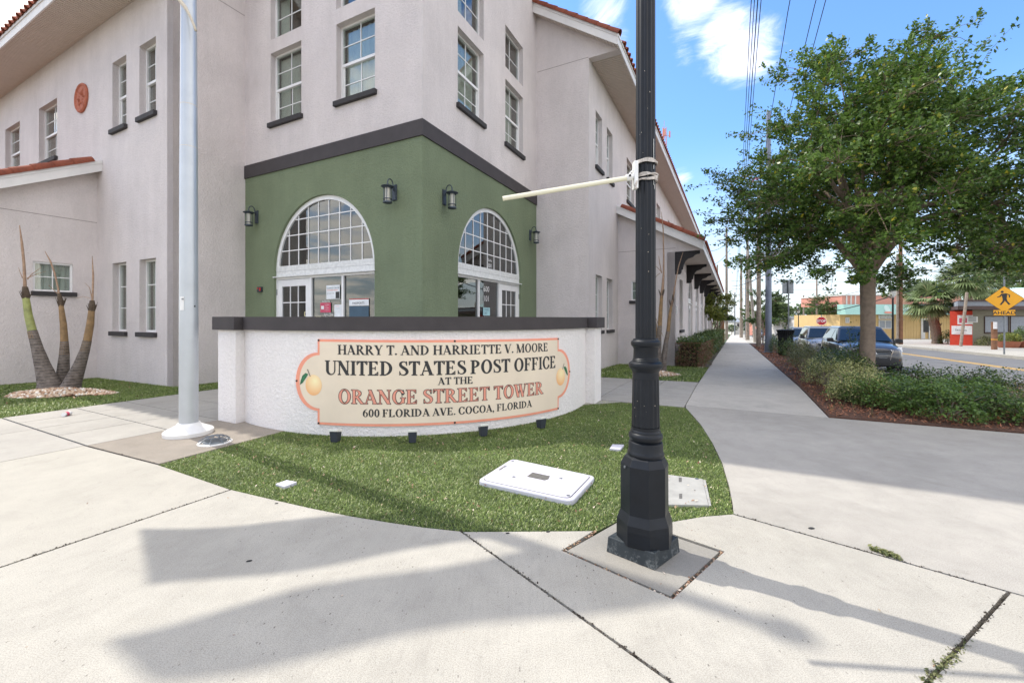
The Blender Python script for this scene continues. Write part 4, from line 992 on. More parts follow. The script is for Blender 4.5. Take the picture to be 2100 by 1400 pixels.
# ================================================================== SIGN WALL
def aw(a, r, z): return (WC.x + r * math.cos(a), WC.y + r * math.sin(a), z)
def ang_px(px, r=WR):
    """arc angle seen at image column px"""
    k = (px - CX) / F_; best = None
    lo, hi = R(228), R(338)
    f = lambda a: (WC.x + r * math.cos(a)) / (WC.y + r * math.sin(a)) - k
    for _ in range(60):
        m = (lo + hi) / 2
        if f(m) < 0: lo = m
        else: hi = m
    return (lo + hi) / 2
AL, AR = ang_px(490), ang_px(1209)
swl = thing('sign_wall', aw((AL + AR) / 2, WR - .15, 0), 'low curved white stucco wall with dark cap and square end piers', 'wall')
ZT0, ZT1 = 1.535, 1.50
def arcbox(m, r0, r1, a0, a1, n, z0f, z1f):
    vs = []
    for i in range(n + 1):
        a = a0 + (a1 - a0) * i / n; t = i / n
        vs += [aw(a, r0, z0f(t)), aw(a, r1, z0f(t)), aw(a, r1, z1f(t)), aw(a, r0, z1f(t))]
    fs = [(0, 3, 2, 1), (4 * n, 4 * n + 1, 4 * n + 2, 4 * n + 3)]
    for i in range(n):
        b = 4 * i; fs += [(b, b + 1, b + 5, b + 4), (b + 1, b + 2, b + 6, b + 5), (b + 2, b + 3, b + 7, b + 6), (b + 3, b, b + 4, b + 7)]
    m.add(vs, fs)
q = MB(); arcbox(q, WR - .30, WR, AL - .03, AR + .03, 64, lambda t: -.1, lambda t: 1.36); q.build('curved_panel', 'white_stucco', swl, smooth=True, auto=30)
q = MB(); arcbox(q, WR - .37, WR + .05, AL - .04, AR + .04, 64, lambda t: 1.352, lambda t: 1.352 + .185); q.build('cap', 'trim_dark', swl, smooth=True, auto=30)
pl0 = G(483, 868); pr0 = G(1220, 827.5)
def pier(c, d1, l1, d2, l2):
    p = [c, c + d1 * l1, c + d1 * l1 + d2 * l2, c + d2 * l2]
    ar = (p[1] - p[0]).cross(p[2] - p[1]) if hasattr(p[0], 'cross') else 0
    q = MB(); q.hexa([(v.x, v.y, -.1) for v in p] + [(v.x, v.y, 1.36) for v in p]); q.build('pier', 'white_stucco', swl, bevel=.008)
    cx = sum((v for v in p), Vector((0, 0))) / 4; o = [cx + (v - cx) * 1.0 + ((v - p[0]).normalized() * 0 if 0 else Vector((0, 0))) for v in p]
    e = .055; o = [c - d1 * e - d2 * e, c + d1 * (l1 + e) - d2 * e, c + d1 * (l1 + e) + d2 * (l2 + e), c - d1 * e + d2 * (l2 + e)]
    q = MB(); q.hexa([(v.x, v.y, 1.349) for v in o] + [(v.x, v.y, 1.541) for v in o]); q.build('pier_cap', 'trim_dark', swl, bevel=.005)
pier(pl0, Vv, .45, Uv, .52)
pier(pr0, Uv, .40, Vv, .52)

# ------------------------------------------------------------------ sign panel
RS = WR + .012
SL0, SR0 = ang_px(652, RS), ang_px(1145, RS); sign_len = (SR0 - SL0) * RS
def zsh(s): return -.030 * max(0, min(1, s / sign_len))
def FSg(s, z, o=0.0):
    a = SL0 + s / RS; return (WC.x + (RS + o) * math.cos(a), WC.y + (RS + o) * math.sin(a), z + zsh(s))
ZB, ZTp = .135, 1.245; zc, rl = .69, .385
def outline(ins):
    pts = []
    s0, s1, z0, z1, r = ins, sign_len - ins, ZB + ins, ZTp - ins, rl - ins
    n = 60
    for i in range(n + 1): pts.append((s0 + (s1 - s0) * i / n, z0))
    h = r * .985; cxl = (s0 if ins == 0 else s0); ce = .05
    ax = .345 - ins
    pts.append((s1, zc - h))
    for i in range(1, 20):
        a = -PI / 2 + PI * i / 20; pts.append((s1 + ce * math.cos(a) * 0 + ax * math.cos(a), zc + h * math.sin(a)))
    pts.append((s1, zc + h))
    for i in range(n + 1): pts.append((s1 + (s0 - s1) * i / n, z1))
    pts.append((s0, zc + h))
    for i in range(1, 20):
        a = PI / 2 + PI * i / 20; pts.append((s0 + ax * math.cos(a), zc + h * math.sin(a)))
    pts.append((s0, zc - h))
    return pts
sgn = thing('post_office_sign', FSg(sign_len / 2, ZB, 0), 'cream post office sign board with coral border and lobed ends', 'sign')
def grid_fill(poly, o, name, mat, thick=.008, h=.05):
    """fill poly bent round the arc: vertical strips clipped to the outline"""
    m = MB(); s0 = min(p[0] for p in poly); s1 = max(p[0] for p in poly); n = int((s1 - s0) / h) + 1
    pl = [Vector((p[0], p[1], 0)) for p in poly]
    tr = geometry.tessellate_polygon([pl])
    for t in tr:
        tri = [poly[i] for i in t]; a, b, c = tri
        ar = (b[0] - a[0]) * (c[1] - a[1]) - (c[0] - a[0]) * (b[1] - a[1])
        if abs(ar) < 1e-9: continue
        if ar < 0: tri = [a, c, b]
        lo, hi = min(p[0] for p in tri), max(p[0] for p in tri)
        for k in range(int((lo - s0) / h), int((hi - s0) / h) + 1):
            c_ = clip_poly(tri, s0 + k * h, s0 + (k + 1) * h, -9, 9)
            if len(c_) > 2: m.add([FSg(p[0], p[1], o) for p in c_], [tuple(range(len(c_)))])
    if thick:
        k = len(m.v); n = len(poly); m.v += [FSg(p[0], p[1], o) for p in poly] + [FSg(p[0], p[1], o - thick) for p in poly]
        m.f += [(k + i, k + n + i, k + n + (i + 1) % n, k + (i + 1) % n) for i in range(n)]
    return m.build(name, mat, sgn)
grid_fill(outline(0), .006, 'border', 'sign_coral', .018)
grid_fill(outline(.032), .0085, 'face', 'sign_cream', .0)
for s, z in ((.0, ZTp), (0, ZB), (sign_len, ZTp), (sign_len, ZB), (sign_len * .5, ZTp), (sign_len * .5, ZB), (-.345, zc), (sign_len + .345, zc)):
    ds = .016 if s < .01 and s > -.1 else (-.016 if s > sign_len - .01 and s < sign_len + .1 else (.016 if s < 0 else (-.016 if s > sign_len else 0)))
    dzz = -.016 if z == ZTp else (.016 if z == ZB else 0)
    q = MB(); n = 10; c = (s + ds, z + dzz)
    q.add([FSg(c[0] + .014 * math.cos(2 * PI * k / n), c[1] + .014 * math.sin(2 * PI * k / n), .0065) for k in range(n)] + [FSg(c[0] + .009 * math.cos(2 * PI * k / n), c[1] + .009 * math.sin(2 * PI * k / n), .018) for k in range(n)],
          [(k, (k + 1) % n, n + (k + 1) % n, n + k) for k in range(n)] + [tuple(range(n, 2 * n))]); q.build('bolt', 'black_rubber', sgn)

# ------------------------------------------------------------------ serif lettering from implicit strokes
SF = .045
class G2:
    def __init__(s): s.d = []
def sdb(x0, y0, x1, y1): return lambda X, Y: np.maximum(np.abs(X - (x0 + x1) / 2) - (x1 - x0) / 2, np.abs(Y - (y0 + y1) / 2) - (y1 - y0) / 2)
def sl(xb, xt, wd, y0=0.0, y1=1.0):
    return lambda X, Y: np.maximum((np.abs(X - (xb + (xt - xb) * (Y - y0) / (y1 - y0))) - wd / 2) / math.sqrt(1 + ((xt - xb) / (y1 - y0)) ** 2), np.maximum(y0 - Y, Y - y1))
def el(cx, cy, a, b): return lambda X, Y: (np.sqrt(((X - cx) / a) ** 2 + ((Y - cy) / b) ** 2) - 1) * min(a, b)
def un(*f): return lambda X, Y: np.minimum.reduce([g(X, Y) for g in f])
def sub(f, g): return lambda X, Y: np.maximum(f(X, Y), -g(X, Y))
def inter(f, g): return lambda X, Y: np.maximum(f(X, Y), g(X, Y))
def ring(cx, cy, a, b, ta, tb): return sub(el(cx, cy, a, b), el(cx, cy, a - ta, b - tb))
def stroke(pts, wd):
    def f(X, Y):
        r = np.full(X.shape, 9.0)
        for i in range(len(pts) - 1):
            (ax, ay), (bx, by) = pts[i], pts[i + 1]; dx, dy = bx - ax, by - ay; t = np.clip(((X - ax) * dx + (Y - ay) * dy) / (dx * dx + dy * dy), 0, 1)
            r = np.minimum(r, np.hypot(X - ax - t * dx, Y - ay - t * dy) - (wd[i] + (wd[i + 1] - wd[i]) * t) / 2)
        return r
    return f
def stem(x, t=.16, y0=0, y1=1, e=.085, top=True, bot=True):
    p = [sdb(x - t / 2, y0, x + t / 2, y1)]
    if top: p.append(sdb(x - t / 2 - e, y1 - SF, x + t / 2 + e, y1))
    if bot: p.append(sdb(x - t / 2 - e, y0, x + t / 2 + e, y0 + SF))
    return un(*p)
def serif(x, y, w_): return sdb(x - w_ / 2, y, x + w_ / 2, y + SF)
def smooth_path(pts, n=8):
    o = []
    for i in range(len(pts) - 1):
        p0 = pts[max(i - 1, 0)]; p1 = pts[i]; p2 = pts[i + 1]; p3 = pts[min(i + 2, len(pts) - 1)]
        for k in range(n):
            t = k / n; o.append(tuple(.5 * (2 * b + (c - a) * t + (2 * a - 5 * b + 4 * c - d) * t * t + (-a + 3 * b - 3 * c + d) * t ** 3) for a, b, c, d in zip(p0, p1, p2, p3)))
    o.append(pts[-1]); return o
S_pts = smooth_path([(.50, .80, .03), (.44, .93, .04), (.31, .975, .05), (.175, .91, .10), (.135, .77, .14), (.20, .64, .165), (.34, .52, .18), (.48, .40, .17), (.535, .24, .145), (.47, .09, .10), (.32, .025, .05), (.18, .07, .04), (.105, .22, .03)])
S_f = un(stroke([(p[0], p[1]) for p in S_pts], [p[2] for p in S_pts]), sdb(.49, .70, .52, .99), sdb(.085, .01, .115, .30))
six = smooth_path([(.50, .975, .03), (.36, .93, .07), (.22, .78, .12), (.135, .55, .15), (.125, .33, .15)])
bowl = lambda x0, cy, a, b: inter(ring(x0, cy, a, b, .165, .045), sdb(x0 - .02, cy - b, x0 + a, cy + b))
GL = {
 'H': (un(stem(.18), stem(.68), sdb(.18, .47, .68, .53)), .86), 'I': (stem(.19), .38),
 'A': (un(sl(.10, .385, .05), inter(sl(.66, .34, .18), lambda X, Y: Y - 1.0), sdb(.2, .28, .56, .33), serif(.10, 0, .22), serif(.66, 0, .31)), .80),
 'R': (un(stem(.18), bowl(.24, .74, .37, .26), sl(.68, .33, .18, 0, .52), serif(.70, 0, .20), sdb(.18, .46, .30, .50), sdb(.18, .95, .28, 1)), .80),
 'P': (un(stem(.18), bowl(.24, .73, .36, .27), sdb(.18, .455, .30, .50), sdb(.18, .95, .28, 1)), .68),
 'Y': (un(stem(.38, y1=.46, top=False), sl(.385, .13, .18, .42, 1), sl(.40, .64, .055, .42, 1), serif(.14, .955, .31), serif(.64, .955, .21)), .78),
 'T': (un(stem(.35, top=False), sdb(.04, .945, .66, 1), sl(.05, .04, .035, .74, 1), sl(.65, .66, .035, .74, 1), stroke([(.055, .76), (.20, .965)], [.01, .05]), stroke([(.645, .76), (.50, .965)], [.01, .05])), .70),
 '.': (el(.12, .085, .085, .085), .26), ',': (un(el(.12, .085, .085, .085), stroke([(.17, .06), (.15, -.08), (.08, -.17)], [.08, .05, .02])), .27), ' ': (None, .26),
 'N': (un(stem(.15, .05, bot=True, top=False, e=.08), stem(.68, .05, bot=False, e=.08), sl(.68, .15, .20), serif(.10, .955, .22)), .84),
 'D': (un(stem(.18), inter(ring(.24, .5, .50, .5, .165, .05), sdb(.24, 0, .8, 1)), sdb(.18, 0, .26, .05), sdb(.18, .95, .26, 1)), .84),
 'E': (un(stem(.18), sdb(.1, .95, .58, 1), sdb(.1, 0, .60, .05), sdb(.2, .475, .46, .525), sdb(.445, .37, .475, .63), sdb(.56, .76, .59, 1), sdb(.595, 0, .63, .25), stroke([(.58, .78), (.44, .965)], [.01, .06]), stroke([(.61, .23), (.44, .035)], [.01, .07])), .72),
 'F': (un(stem(.18), sdb(.1, .95, .58, 1), sdb(.2, .475, .44, .525), sdb(.425, .36, .455, .64), sdb(.56, .74, .59, 1), stroke([(.58, .76), (.44, .965)], [.01, .06])), .66),
 'V': (un(sl(.39, .13, .18), sl(.385, .66, .05), serif(.14, .955, .31), serif(.66, .955, .21)), .78),
 'M': (un(stem(.14, .05, top=False, e=.08), stem(.84, .16, e=.07), sl(.46, .17, .19), sl(.47, .82, .05), serif(.12, .955, .24)), 1.02),
 'O': (ring(.42, .5, .37, .52, .17, .045), .84),
 'U': (un(stem(.18, y0=.30, bot=False), stem(.67, .05, y0=.30, bot=False), inter(sub(el(.3975, .33, .2975, .35), el(.4525, .33, .1925, .29)), sdb(0, -.1, 1, .331))), .82),
 'S': (S_f, .62),
 'C': (un(sub(ring(.42, .5, .37, .52, .17, .045), sdb(.60, .26, 1, .76)), sdb(.665, .66, .695, .98), stroke([(.66, .30), (.735, .24)], [.02, .02])), .78),
 'G': (un(sub(ring(.42, .5, .37, .52, .17, .045), sdb(.60, .30, 1, .76)), sdb(.665, .66, .695, .98), sdb(.60, .06, .745, .42), sdb(.52, .40, .82, .445)), .84),
 'W': (un(sl(.33, .11, .17), sl(.33, .54, .045), sl(.70, .47, .17), sl(.70, .92, .045), serif(.12, .955, .28), serif(.50, .955, .26), serif(.92, .955, .20)), 1.06),
 'L': (un(stem(.18), sdb(.1, 0, .60, .05), sdb(.595, 0, .63, .27), stroke([(.61, .25), (.44, .035)], [.01, .07])), .70),
 '6': (un(ring(.315, .315, .265, .335, .15, .04), stroke([(p[0], p[1]) for p in six], [p[2] for p in six])), .62), '0': (ring(.31, .5, .265, .515, .15, .04), .62),
}
def glyph_polys(ch, grow=0.0, res=34):
    f, adv = GL[ch]
    if f is None: return []
    h = 1.0 / res; x0, x1, y0, y1 = -.10, adv + .08, -.24, 1.10
    nx, ny = int((x1 - x0) / h) + 1, int((y1 - y0) / h) + 1
    xs = x0 + h * np.arange(nx + 1); ys_ = y0 + h * np.arange(ny + 1); X, Y = np.meshgrid(xs, ys_); D = f(X, Y) - grow
    out_ = []
    for j in range(ny):
        run = None
        for i in range(nx):
            c = (D[j, i], D[j, i + 1], D[j + 1, i + 1], D[j + 1, i]); neg = sum(v < 0 for v in c)
            if neg == 4:
                if run is None: run = i
                if i - run >= 7: out_.append([(xs[run], ys_[j]), (xs[i + 1], ys_[j]), (xs[i + 1], ys_[j + 1]), (xs[run], ys_[j + 1])]); run = None
                continue
            if run is not None: out_.append([(xs[run], ys_[j]), (xs[i], ys_[j]), (xs[i], ys_[j + 1]), (xs[run], ys_[j + 1])]); run = None
            if neg == 0: continue
            co = ((xs[i], ys_[j]), (xs[i + 1], ys_[j]), (xs[i + 1], ys_[j + 1]), (xs[i], ys_[j + 1])); pl = []
            for k in range(4):
                a, b = c[k], c[(k + 1) % 4]
                if a < 0: pl.append(co[k])
                if (a < 0) != (b < 0): t = a / (a - b); pl.append((co[k][0] + (co[(k + 1) % 4][0] - co[k][0]) * t, co[k][1] + (co[(k + 1) % 4][1] - co[k][1]) * t))
            if len(pl) > 2: out_.append(pl)
    return out_
GC = {}
def serif_text(text, s0, s1, z0, z1, o, mat, grow=0.0, name='lettering', track=0.0):
    tot = sum(GL[c][1] + track for c in text) - track; kx = (s1 - s0) / tot; ky = z1 - z0; m = MB(); x = s0
    for ch in text:
        key = (ch, grow)
        if key not in GC: GC[key] = glyph_polys(ch, grow)
        for pl in GC[key]: m.add([FSg(x + p[0] * kx, z0 + p[1] * ky, o) for p in pl], [tuple(range(len(pl)))])
        x += (GL[ch][1] + track) * kx
    return m.build(name, mat, sgn)
def s_of(px): return (ang_px(px, RS) - SL0) * RS
def z_of(py, px):
    a = ang_px(px, RS); return EYE - (py - HY) / F_ * (WC.y + RS * math.sin(a)) - zsh(s_of(px))
serif_text('HARRY T. AND HARRIETTE V. MOORE', s_of(693), s_of(1123), z_of(726.5, 700), z_of(707, 700), .011, 'letter_black', .010)
serif_text('UNITED STATES POST OFFICE', s_of(667), s_of(1139), z_of(767.5, 675), z_of(739, 675), .011, 'letter_black', .014)
serif_text('AT THE', s_of(898), s_of(970), z_of(787.5, 930), z_of(773, 930), .011, 'letter_black', .012)
serif_text('ORANGE STREET TOWER', s_of(694), s_of(1113), z_of(826.5, 700), z_of(798, 700), .0100, 'letter_black', .030, 'letter_outline')
serif_text('ORANGE STREET TOWER', s_of(694), s_of(1113), z_of(826.5, 700), z_of(798, 700), .0118, 'letter_coral', -.004)
serif_text('600 FLORIDA AVE. COCOA, FLORIDA', s_of(744), s_of(1090), z_of(854, 750), z_of(838.5, 750), .011, 'letter_black', .012)
def orange_mat():
    q = NB('orange_print'); t = q.n('ShaderNodeTexCoord'); g = q.n('ShaderNodeTexGradient'); g.gradient_type = 'SPHERICAL'; mp_ = q.n('ShaderNodeMapping'); q.l(t.outputs['Object'], mp_.inputs[0])
    mp_.inputs['Location'].default_value = (-.02 * 6, 0, -.045 * 6); mp_.inputs['Scale'].default_value = (5.0, 5.0, 5.0); q.l(mp_.outputs[0], g.inputs[0])
    q.col(q.mix(g.outputs[0], (.86, .42, .17), (.95, .84, .50))); q.set(.5); return q.m
MT['orange_print'] = orange_mat()
for (px, py, sx) in ((644, 789, 1), (1149, 772, -1)):
    s, z = s_of(px), z_of(py, px); o = thing('fruit_print', FSg(s, z - .14, .0), '', '')
    bpy.data.objects.remove(o)
    q = MB(); n = 28; c = Vector(FSg(s, z, .0105))
    q.add([c] + [Vector(FSg(s + .124 * math.cos(2 * PI * k / n), z + .136 * math.sin(2 * PI * k / n), .0105)) for k in range(n)], [(0, 1 + k, 1 + (k + 1) % n) for k in range(n)])
    me = q.build('orange_fruit', 'orange_print', sgn); 
    wo = wl(sgn); me.data.transform(Matrix.Translation(-(c - wo))); me.location = c - wo
    q = MB()
    def lf(a, b): return FSg(s - sx * (.14 + a), z + .08 + b, .0115)
    q.add([lf(-.06, .06), lf(-.02, .075), lf(.03, .04), lf(.06, -.03), lf(.075, -.085), lf(.03, -.06), lf(-.01, -.01), lf(-.04, .03)], [tuple(range(8))]); q.build('leaf', 'leaf_green_print', sgn)
    q = MB()
    def sf2(a, b): return FSg(s - sx * (.05 + a), z + .14 + b, .012)
    q.add([sf2(-.01, -.03), sf2(.005, -.03), sf2(.05, .06), sf2(.035, .065)], [(0, 1, 2, 3)]); q.build('stalk', 'twig_bark', sgn)

# ------------------------------------------------------------------ up-lights in front of the wall
def uplight(px, py, label):
    a = ang_px(px, WR + .16); g = G(px, py); d = (g - WC).normalized()
    t = thing('sign_spotlight', (g.x, g.y, 0), label, 'garden light', 'spotlights under the curved sign', rz=math.atan2(d.y, d.x) + PI / 2)
    q = MB(); w0, w1 = .040, .052
    q.hexa([(-w0, -.04, 0), (w0, -.04, 0), (w0, .05, 0), (-w0, .05, 0), (-w1, -.055, .135), (w1, -.055, .135), (w1, .06, .105), (-w1, .06, .105)]); q.build('body', 'slate_plastic', t, local=True, bevel=.006)
    q = MB(); q.hexa([(-w1 - .004, -.060, .137), (w1 + .004, -.060, .137), (w1 + .004, .064, .107), (-w1 - .004, .064, .107), (-w1 - .004, -.062, .165), (w1 + .004, -.062, .165), (w1 + .002, .062, .135), (-w1 - .002, .062, .135)]); q.build('lid', 'lens_white', t, local=True, bevel=.004)
    q = MB(); q.tube([(0, .01, -.08), (0, .01, .01)], .012, 8); q.build('stake', 'slate_plastic', t, local=True)
uplight(688, 905, 'leftmost white topped spotlight below the left fruit of the sign')
uplight(846, 906, 'white topped spotlight in the turf below the middle of the address line')
uplight(991, 893, 'white topped spotlight in the turf below the right end of the address line')
uplight(1110, 877, 'rightmost white topped spotlight near the right end of the sign')

# ------------------------------------------------------------------ wall lanterns
def lantern():
    t = thing('wall_lantern', (0, 0, 0), '', 'lantern', 'wall lanterns beside the arches')
    # local: wall at x=0, light sticks out along +x, z=0 at plate centre
    q = MB(); q.box(.001, .022, -.06, .06, -.17, .15); q.box(.022, .034, -.045, .045, -.155, .135); q.build('back_plate', 'lantern_metal', t, local=True, bevel=.004)
    q = MB(); pts = [(.03, 0, .02), (.06, 0, .10)] + [(.06 + .075 - .075 * math.cos(a), 0, .14 + .075 * math.sin(a) * 1.25) for a in [PI * k / 10 for k in range(11)]] + [(.21, 0, .10)]
    q.tube(pts, .011, 8); q.build('arm', 'lantern_metal', t, local=True, smooth=True)
    c = (.21, 0, 0)
    q = MB(); q.lathe(c, [(.0, .13), (.018, .125), (.022, .105), (.05, .095), (.075, .088), (.085, .082), (.115, .074), (.128, .062), (.120, .052), (.095, .044), (.072, .036), (.0, .034)][::-1], 24); q.build('hood', 'lantern_metal', t, local=True, smooth=True, auto=40)
    q = MB(); q.lathe(c, [(.052, -.235), (.052, .034)], 20); q.build('glass_cylinder', 'lantern_glass', t, local=True, smooth=True, auto=40)
    q = MB()
    for k in range(6):
        a = 2 * PI * (k + .5) / 6; q.tube([(c[0] + .078 * math.cos(a), .078 * math.sin(a), .05), (c[0] + .078 * math.cos(a), .078 * math.sin(a), -.245)], .0055, 6)
    for z in (.03, -.19):
        q.lathe((c[0], 0, z), [(.072, 0), (.085, 0), (.085, .012), (.072, .012), (.072, 0)], 20, cap=False)
    q.build('cage', 'lantern_metal', t, local=True)
    q = MB(); q.lathe(c, [(.0, -.285), (.03, -.282), (.075, -.27), (.092, -.262), (.092, -.245), (.085, -.236), (.0, -.234)], 24); q.build('base_ring', 'lantern_metal', t, local=True, smooth=True, auto=40)
    return t
L0 = lantern(); first = True
for F, s, lab in ((FTL, 5.20, 'grey blue caged wall lantern left of the post office arch, beside the pink return wall'), (FTL, .695, 'grey blue caged wall lantern between the left arch and the tower corner'),
                  (FTR, .715, 'dark caged wall lantern between the tower corner and the Suite 101 arch'), (FTR, 5.17, 'dark caged wall lantern right of the Suite 101 arch at the green wall end')):
    p = Vector(F(s, 4.07, .0)); on = Vector(F(s, 4.07, 1)) - p; rz = math.atan2(on.y, on.x)
    if first: L0.location = p; L0.rotation_euler = (0, 0, rz); L0['label'] = lab; first = False
    else: copy_thing(L0, p, rz, lab)

# ------------------------------------------------------------------ window writing (built in sans font)
fcurve_cache = {}
def sans(text, F, s, z, size, o, mat, parent, name='lettering', bold=0.0, align='LEFT', xs=1.0, mirror=False):
    cu = bpy.data.curves.new(name, 'FONT'); cu.body = text; cu.size = size; cu.align_x = align; cu.offset = bold; cu.resolution_u = 3
    ob = bpy.data.objects.new('tmp', cu); C.objects.link(ob); dg = bpy.context.evaluated_depsgraph_get(); dg.update()
    me = bpy.data.meshes.new_from_object(ob.evaluated_get(dg)); bpy.data.objects.remove(ob)
    o0 = wl(parent)
    for v in me.vertices:
        q = F(s + v.co.x * xs * (-1 if mirror else 1), z + v.co.y, o); v.co = Vector(q) - o0
    me.materials.clear(); me.materials.append(MT[mat]); ob = bpy.data.objects.new(name, me); C.objects.link(ob); ob.parent = parent; WL[ob.name] = o0
    return ob
simple('print_white', (.75, .75, .75), .6)
# right face: text reads left to right with growing s ; left face: s grows to the left
def FTLm(s, z, o=0.0): return FTL(-s, z, o)
og = -.08
def poster(F, s0, s1, z0, z1, mat, label, texts=(), m=1, gr=None, extra=()):
    q = MB(); q.fbox(F, s0, s1, z0, z1, og - .0065, og - .003); t = thing('poster', F((s0 + s1) / 2, z0, og), label, 'poster')
    q.build('sheet', mat, t)
    FF = FTLm if F is FTL else F; left = -s1 if F is FTL else s0
    for (txt, dx, z, sz, mt) in texts: sans(txt, FF, left + dx, z, sz, og - .001, mt, t)
    for (a, b, c, d, mt) in extra:
        q = MB(); q.fbox(FF, left + a, left + b, c, d, og - .0029, og - .0015); q.build('patch', mt, t)
    return t
# post office side panels: s 1.25..2.27 (right light), 2.27..3.27 (left light)
poster(FTL, 2.37, 2.80, 1.96, 2.27, 'poster_white', 'white poster with blue and orange lines in the middle door light', [('CHANGE CAN BE', .02, 2.19, .05, 'poster_blue'), ('A STAMP AWAY', .02, 2.14, .05, 'sign_coral'), ('find out more inside', .02, 2.08, .028, 'letter_black')], extra=[(.30, .42, 1.97, 2.12, 'room_dark')])
poster(FTL, 2.66, 3.0, 1.66, 1.88, 'poster_red', 'red warning notice with no smoking sign on the door glass', [('WARNING', .07, 1.895, .05, 'print_white'), ('no smoking', .15, 1.83, .03, 'print_white'), ('no food', .15, 1.79, .03, 'print_white'), ('no animals', .15, 1.75, .03, 'print_white'), ('except service', .15, 1.71, .022, 'print_white')], extra=[(.03, .12, 1.73, 1.81, 'print_white')])
poster(FTL, 2.32, 2.54, 1.56, 1.83, 'poster_white', 'white notice sheet beside the centre post of the entrance', [('Business', .04, 1.785, .035, 'sign_coral'), ('hours and fees', .03, 1.74, .024, 'letter_black'), ('- - - - - - -', .03, 1.70, .024, 'letter_black'), ('- - - - - - -', .03, 1.66, .024, 'letter_black')])
poster(FTL, 2.98, 3.15, 1.44, 1.57, 'poster_yellow', 'small yellow sticker low on the entrance glass', [('NO', .02, 1.52, .03, 'letter_black'), ('SMOKING', .02, 1.48, .026, 'letter_black')])
poster(FTL, 1.50, 2.08, 1.80, 1.93, 'poster_white', 'pale banner notice inside the right door light', [('PASSPORTS', .10, 1.83, .07, 'letter_black')], extra=[(.0, .58, 1.935, 1.95, 'bright_red')])
poster(FTL, 1.50, 2.08, 1.50, 1.79, 'poster_blue', 'dark blue notice below the pale banner in the door light')
poster(FTL, 3.43, 3.53, 1.44, 1.56, 'poster_white', 'small white sticker with black figure on the post office door', extra=[(.035, .065, 1.46, 1.54, 'letter_black')])
poster(FTL, 3.43, 3.55, 1.58, 1.68, 'poster_yellow', 'round pale yellow sticker on the post office door', extra=[(.02, .10, 1.60, 1.66, 'roof_brown')])
t = thing('window_lettering', FTL(2.8, 1.3, og), 'white vinyl words naming the village post office on the door glass', 'window lettering')
for k, (tx, sz, z) in enumerate((('Cocoa Village', .055, 1.60), ('Post Office', .055, 1.545), ('Full Service Hours:', .05, 1.455), ('Mon - Fri, 9:00am - 4:00pm', .042, 1.40))): sans(tx, FTLm, -2.72, z, sz, og + .001, 'print_white', t, align='CENTER')
t = thing('suite_number', FTR(2.7, 2.8, og), 'white Suite 101 numbers in the lower arch panes', 'window lettering')
sans('Suite', FTR, 2.735, 2.98, .10, og + .001, 'print_white', t, 'word'); sans('101', FTR, 2.72, 2.83, .135, og + .001, 'print_white', t, 'number', bold=.003, xs=1.05)
t = thing('door_number', FTR(2.5, 1.9, og), 'outlined 600 and 101 numbers on the sliding light below Suite 101', 'window lettering')
sans('600', FTR, 2.50, 2.20, .20, og + .001, 'print_white', t, 'number'); sans('101', FTR, 2.50, 1.96, .20, og + .001, 'print_white', t, 'number')
poster(FTR, 2.50, 2.84, 1.60, 1.80, 'poster_teal', 'teal square logo decal on the right door light', [('CHAO', .03, 1.72, .09, 'poster_blue'), ('CKS', .03, 1.63, .09, 'poster_blue')])
t = thing('window_lettering', FTR(2.5, 1.4, og), 'small white vinyl lines under the teal decal', 'window lettering')
for k, (tx, z) in enumerate((('Cocoa Village Station', 1.55), ('Office 1L', 1.50), ('Full Service Hours:', 1.40))): sans(tx, FTR, 2.42, z, .04, og + .001, 'print_white', t)

# ------------------------------------------------------------------ flagpole with two flags
fp = Vector((G(387, 889).x, G(387, 889).y, 0)); PH = 9.1
fpo = thing('flagpole', (fp.x, fp.y, 0), 'tall tapered aluminium flagpole with round flash collar by the wall', 'flagpole')
q = MB(); q.lathe((fp.x, fp.y, 0), [(.0, .0), (.105, .0), (.105, 1.0), (.098, 3.5), (.088, 5.4), (.06, PH - .1), (.05, PH)], 32); q.build('pole', 'aluminium_pole', fpo, smooth=True, auto=40)
q = MB(); q.lathe((fp.x, fp.y, 0), [(.272, .0), (.275, .045), (.262, .06), (.19, .095), (.135, .125), (.12, .15), (.107, .152)], 40, cap=False); q.build('collar', 'white_metal', fpo, smooth=True, auto=35)
q = MB(); q.lathe((fp.x, fp.y, PH), [(.0, 0), (.05, .01), (.05, .06), (.03, .08), (.085, .12), (.10, .17), (.085, .24), (.03, .27), (0, .275)], 20); q.build('finial', 'aluminium_pole', fpo, smooth=True)
fd = (Vector((0, 0)) - Vector((fp.x, fp.y))).normalized(); fs_ = Vector((-fd.y, fd.x))
def polept(ang, z, r): a = math.atan2(fd.y, fd.x) + ang; return (fp.x + r * math.cos(a), fp.y + r * math.sin(a), z)
q = MB()
for k in range(4): pass
zc_ = 1.5 + (655 - 622) / F_ * 5.5
aw0 = -.98; vs = []
for z in (zc_ - .088, zc_ + .088):
    for a in (aw0, aw0 + .25, aw0 + .5): vs += [polept(a, z, .101), polept(a, z, .109)]
q.add(vs, [(1, 3, 9, 7), (3, 5, 11, 9), (0, 1, 7, 6), (4, 10, 11, 5), (6, 7, 9, 8), (8, 9, 11, 10), (0, 2, 3, 1), (2, 4, 5, 3)]); q.build('access_plate', 'white_metal', fpo)
q = MB(); c = Vector(polept(aw0 + .38, zc_ + .055, .110)); q.lathe((c.x, c.y, c.z), [(.0, -.008), (.012, -.008), (.012, .008), (0, .008)], 8); q.build('screw', 'steel_grey', fpo)
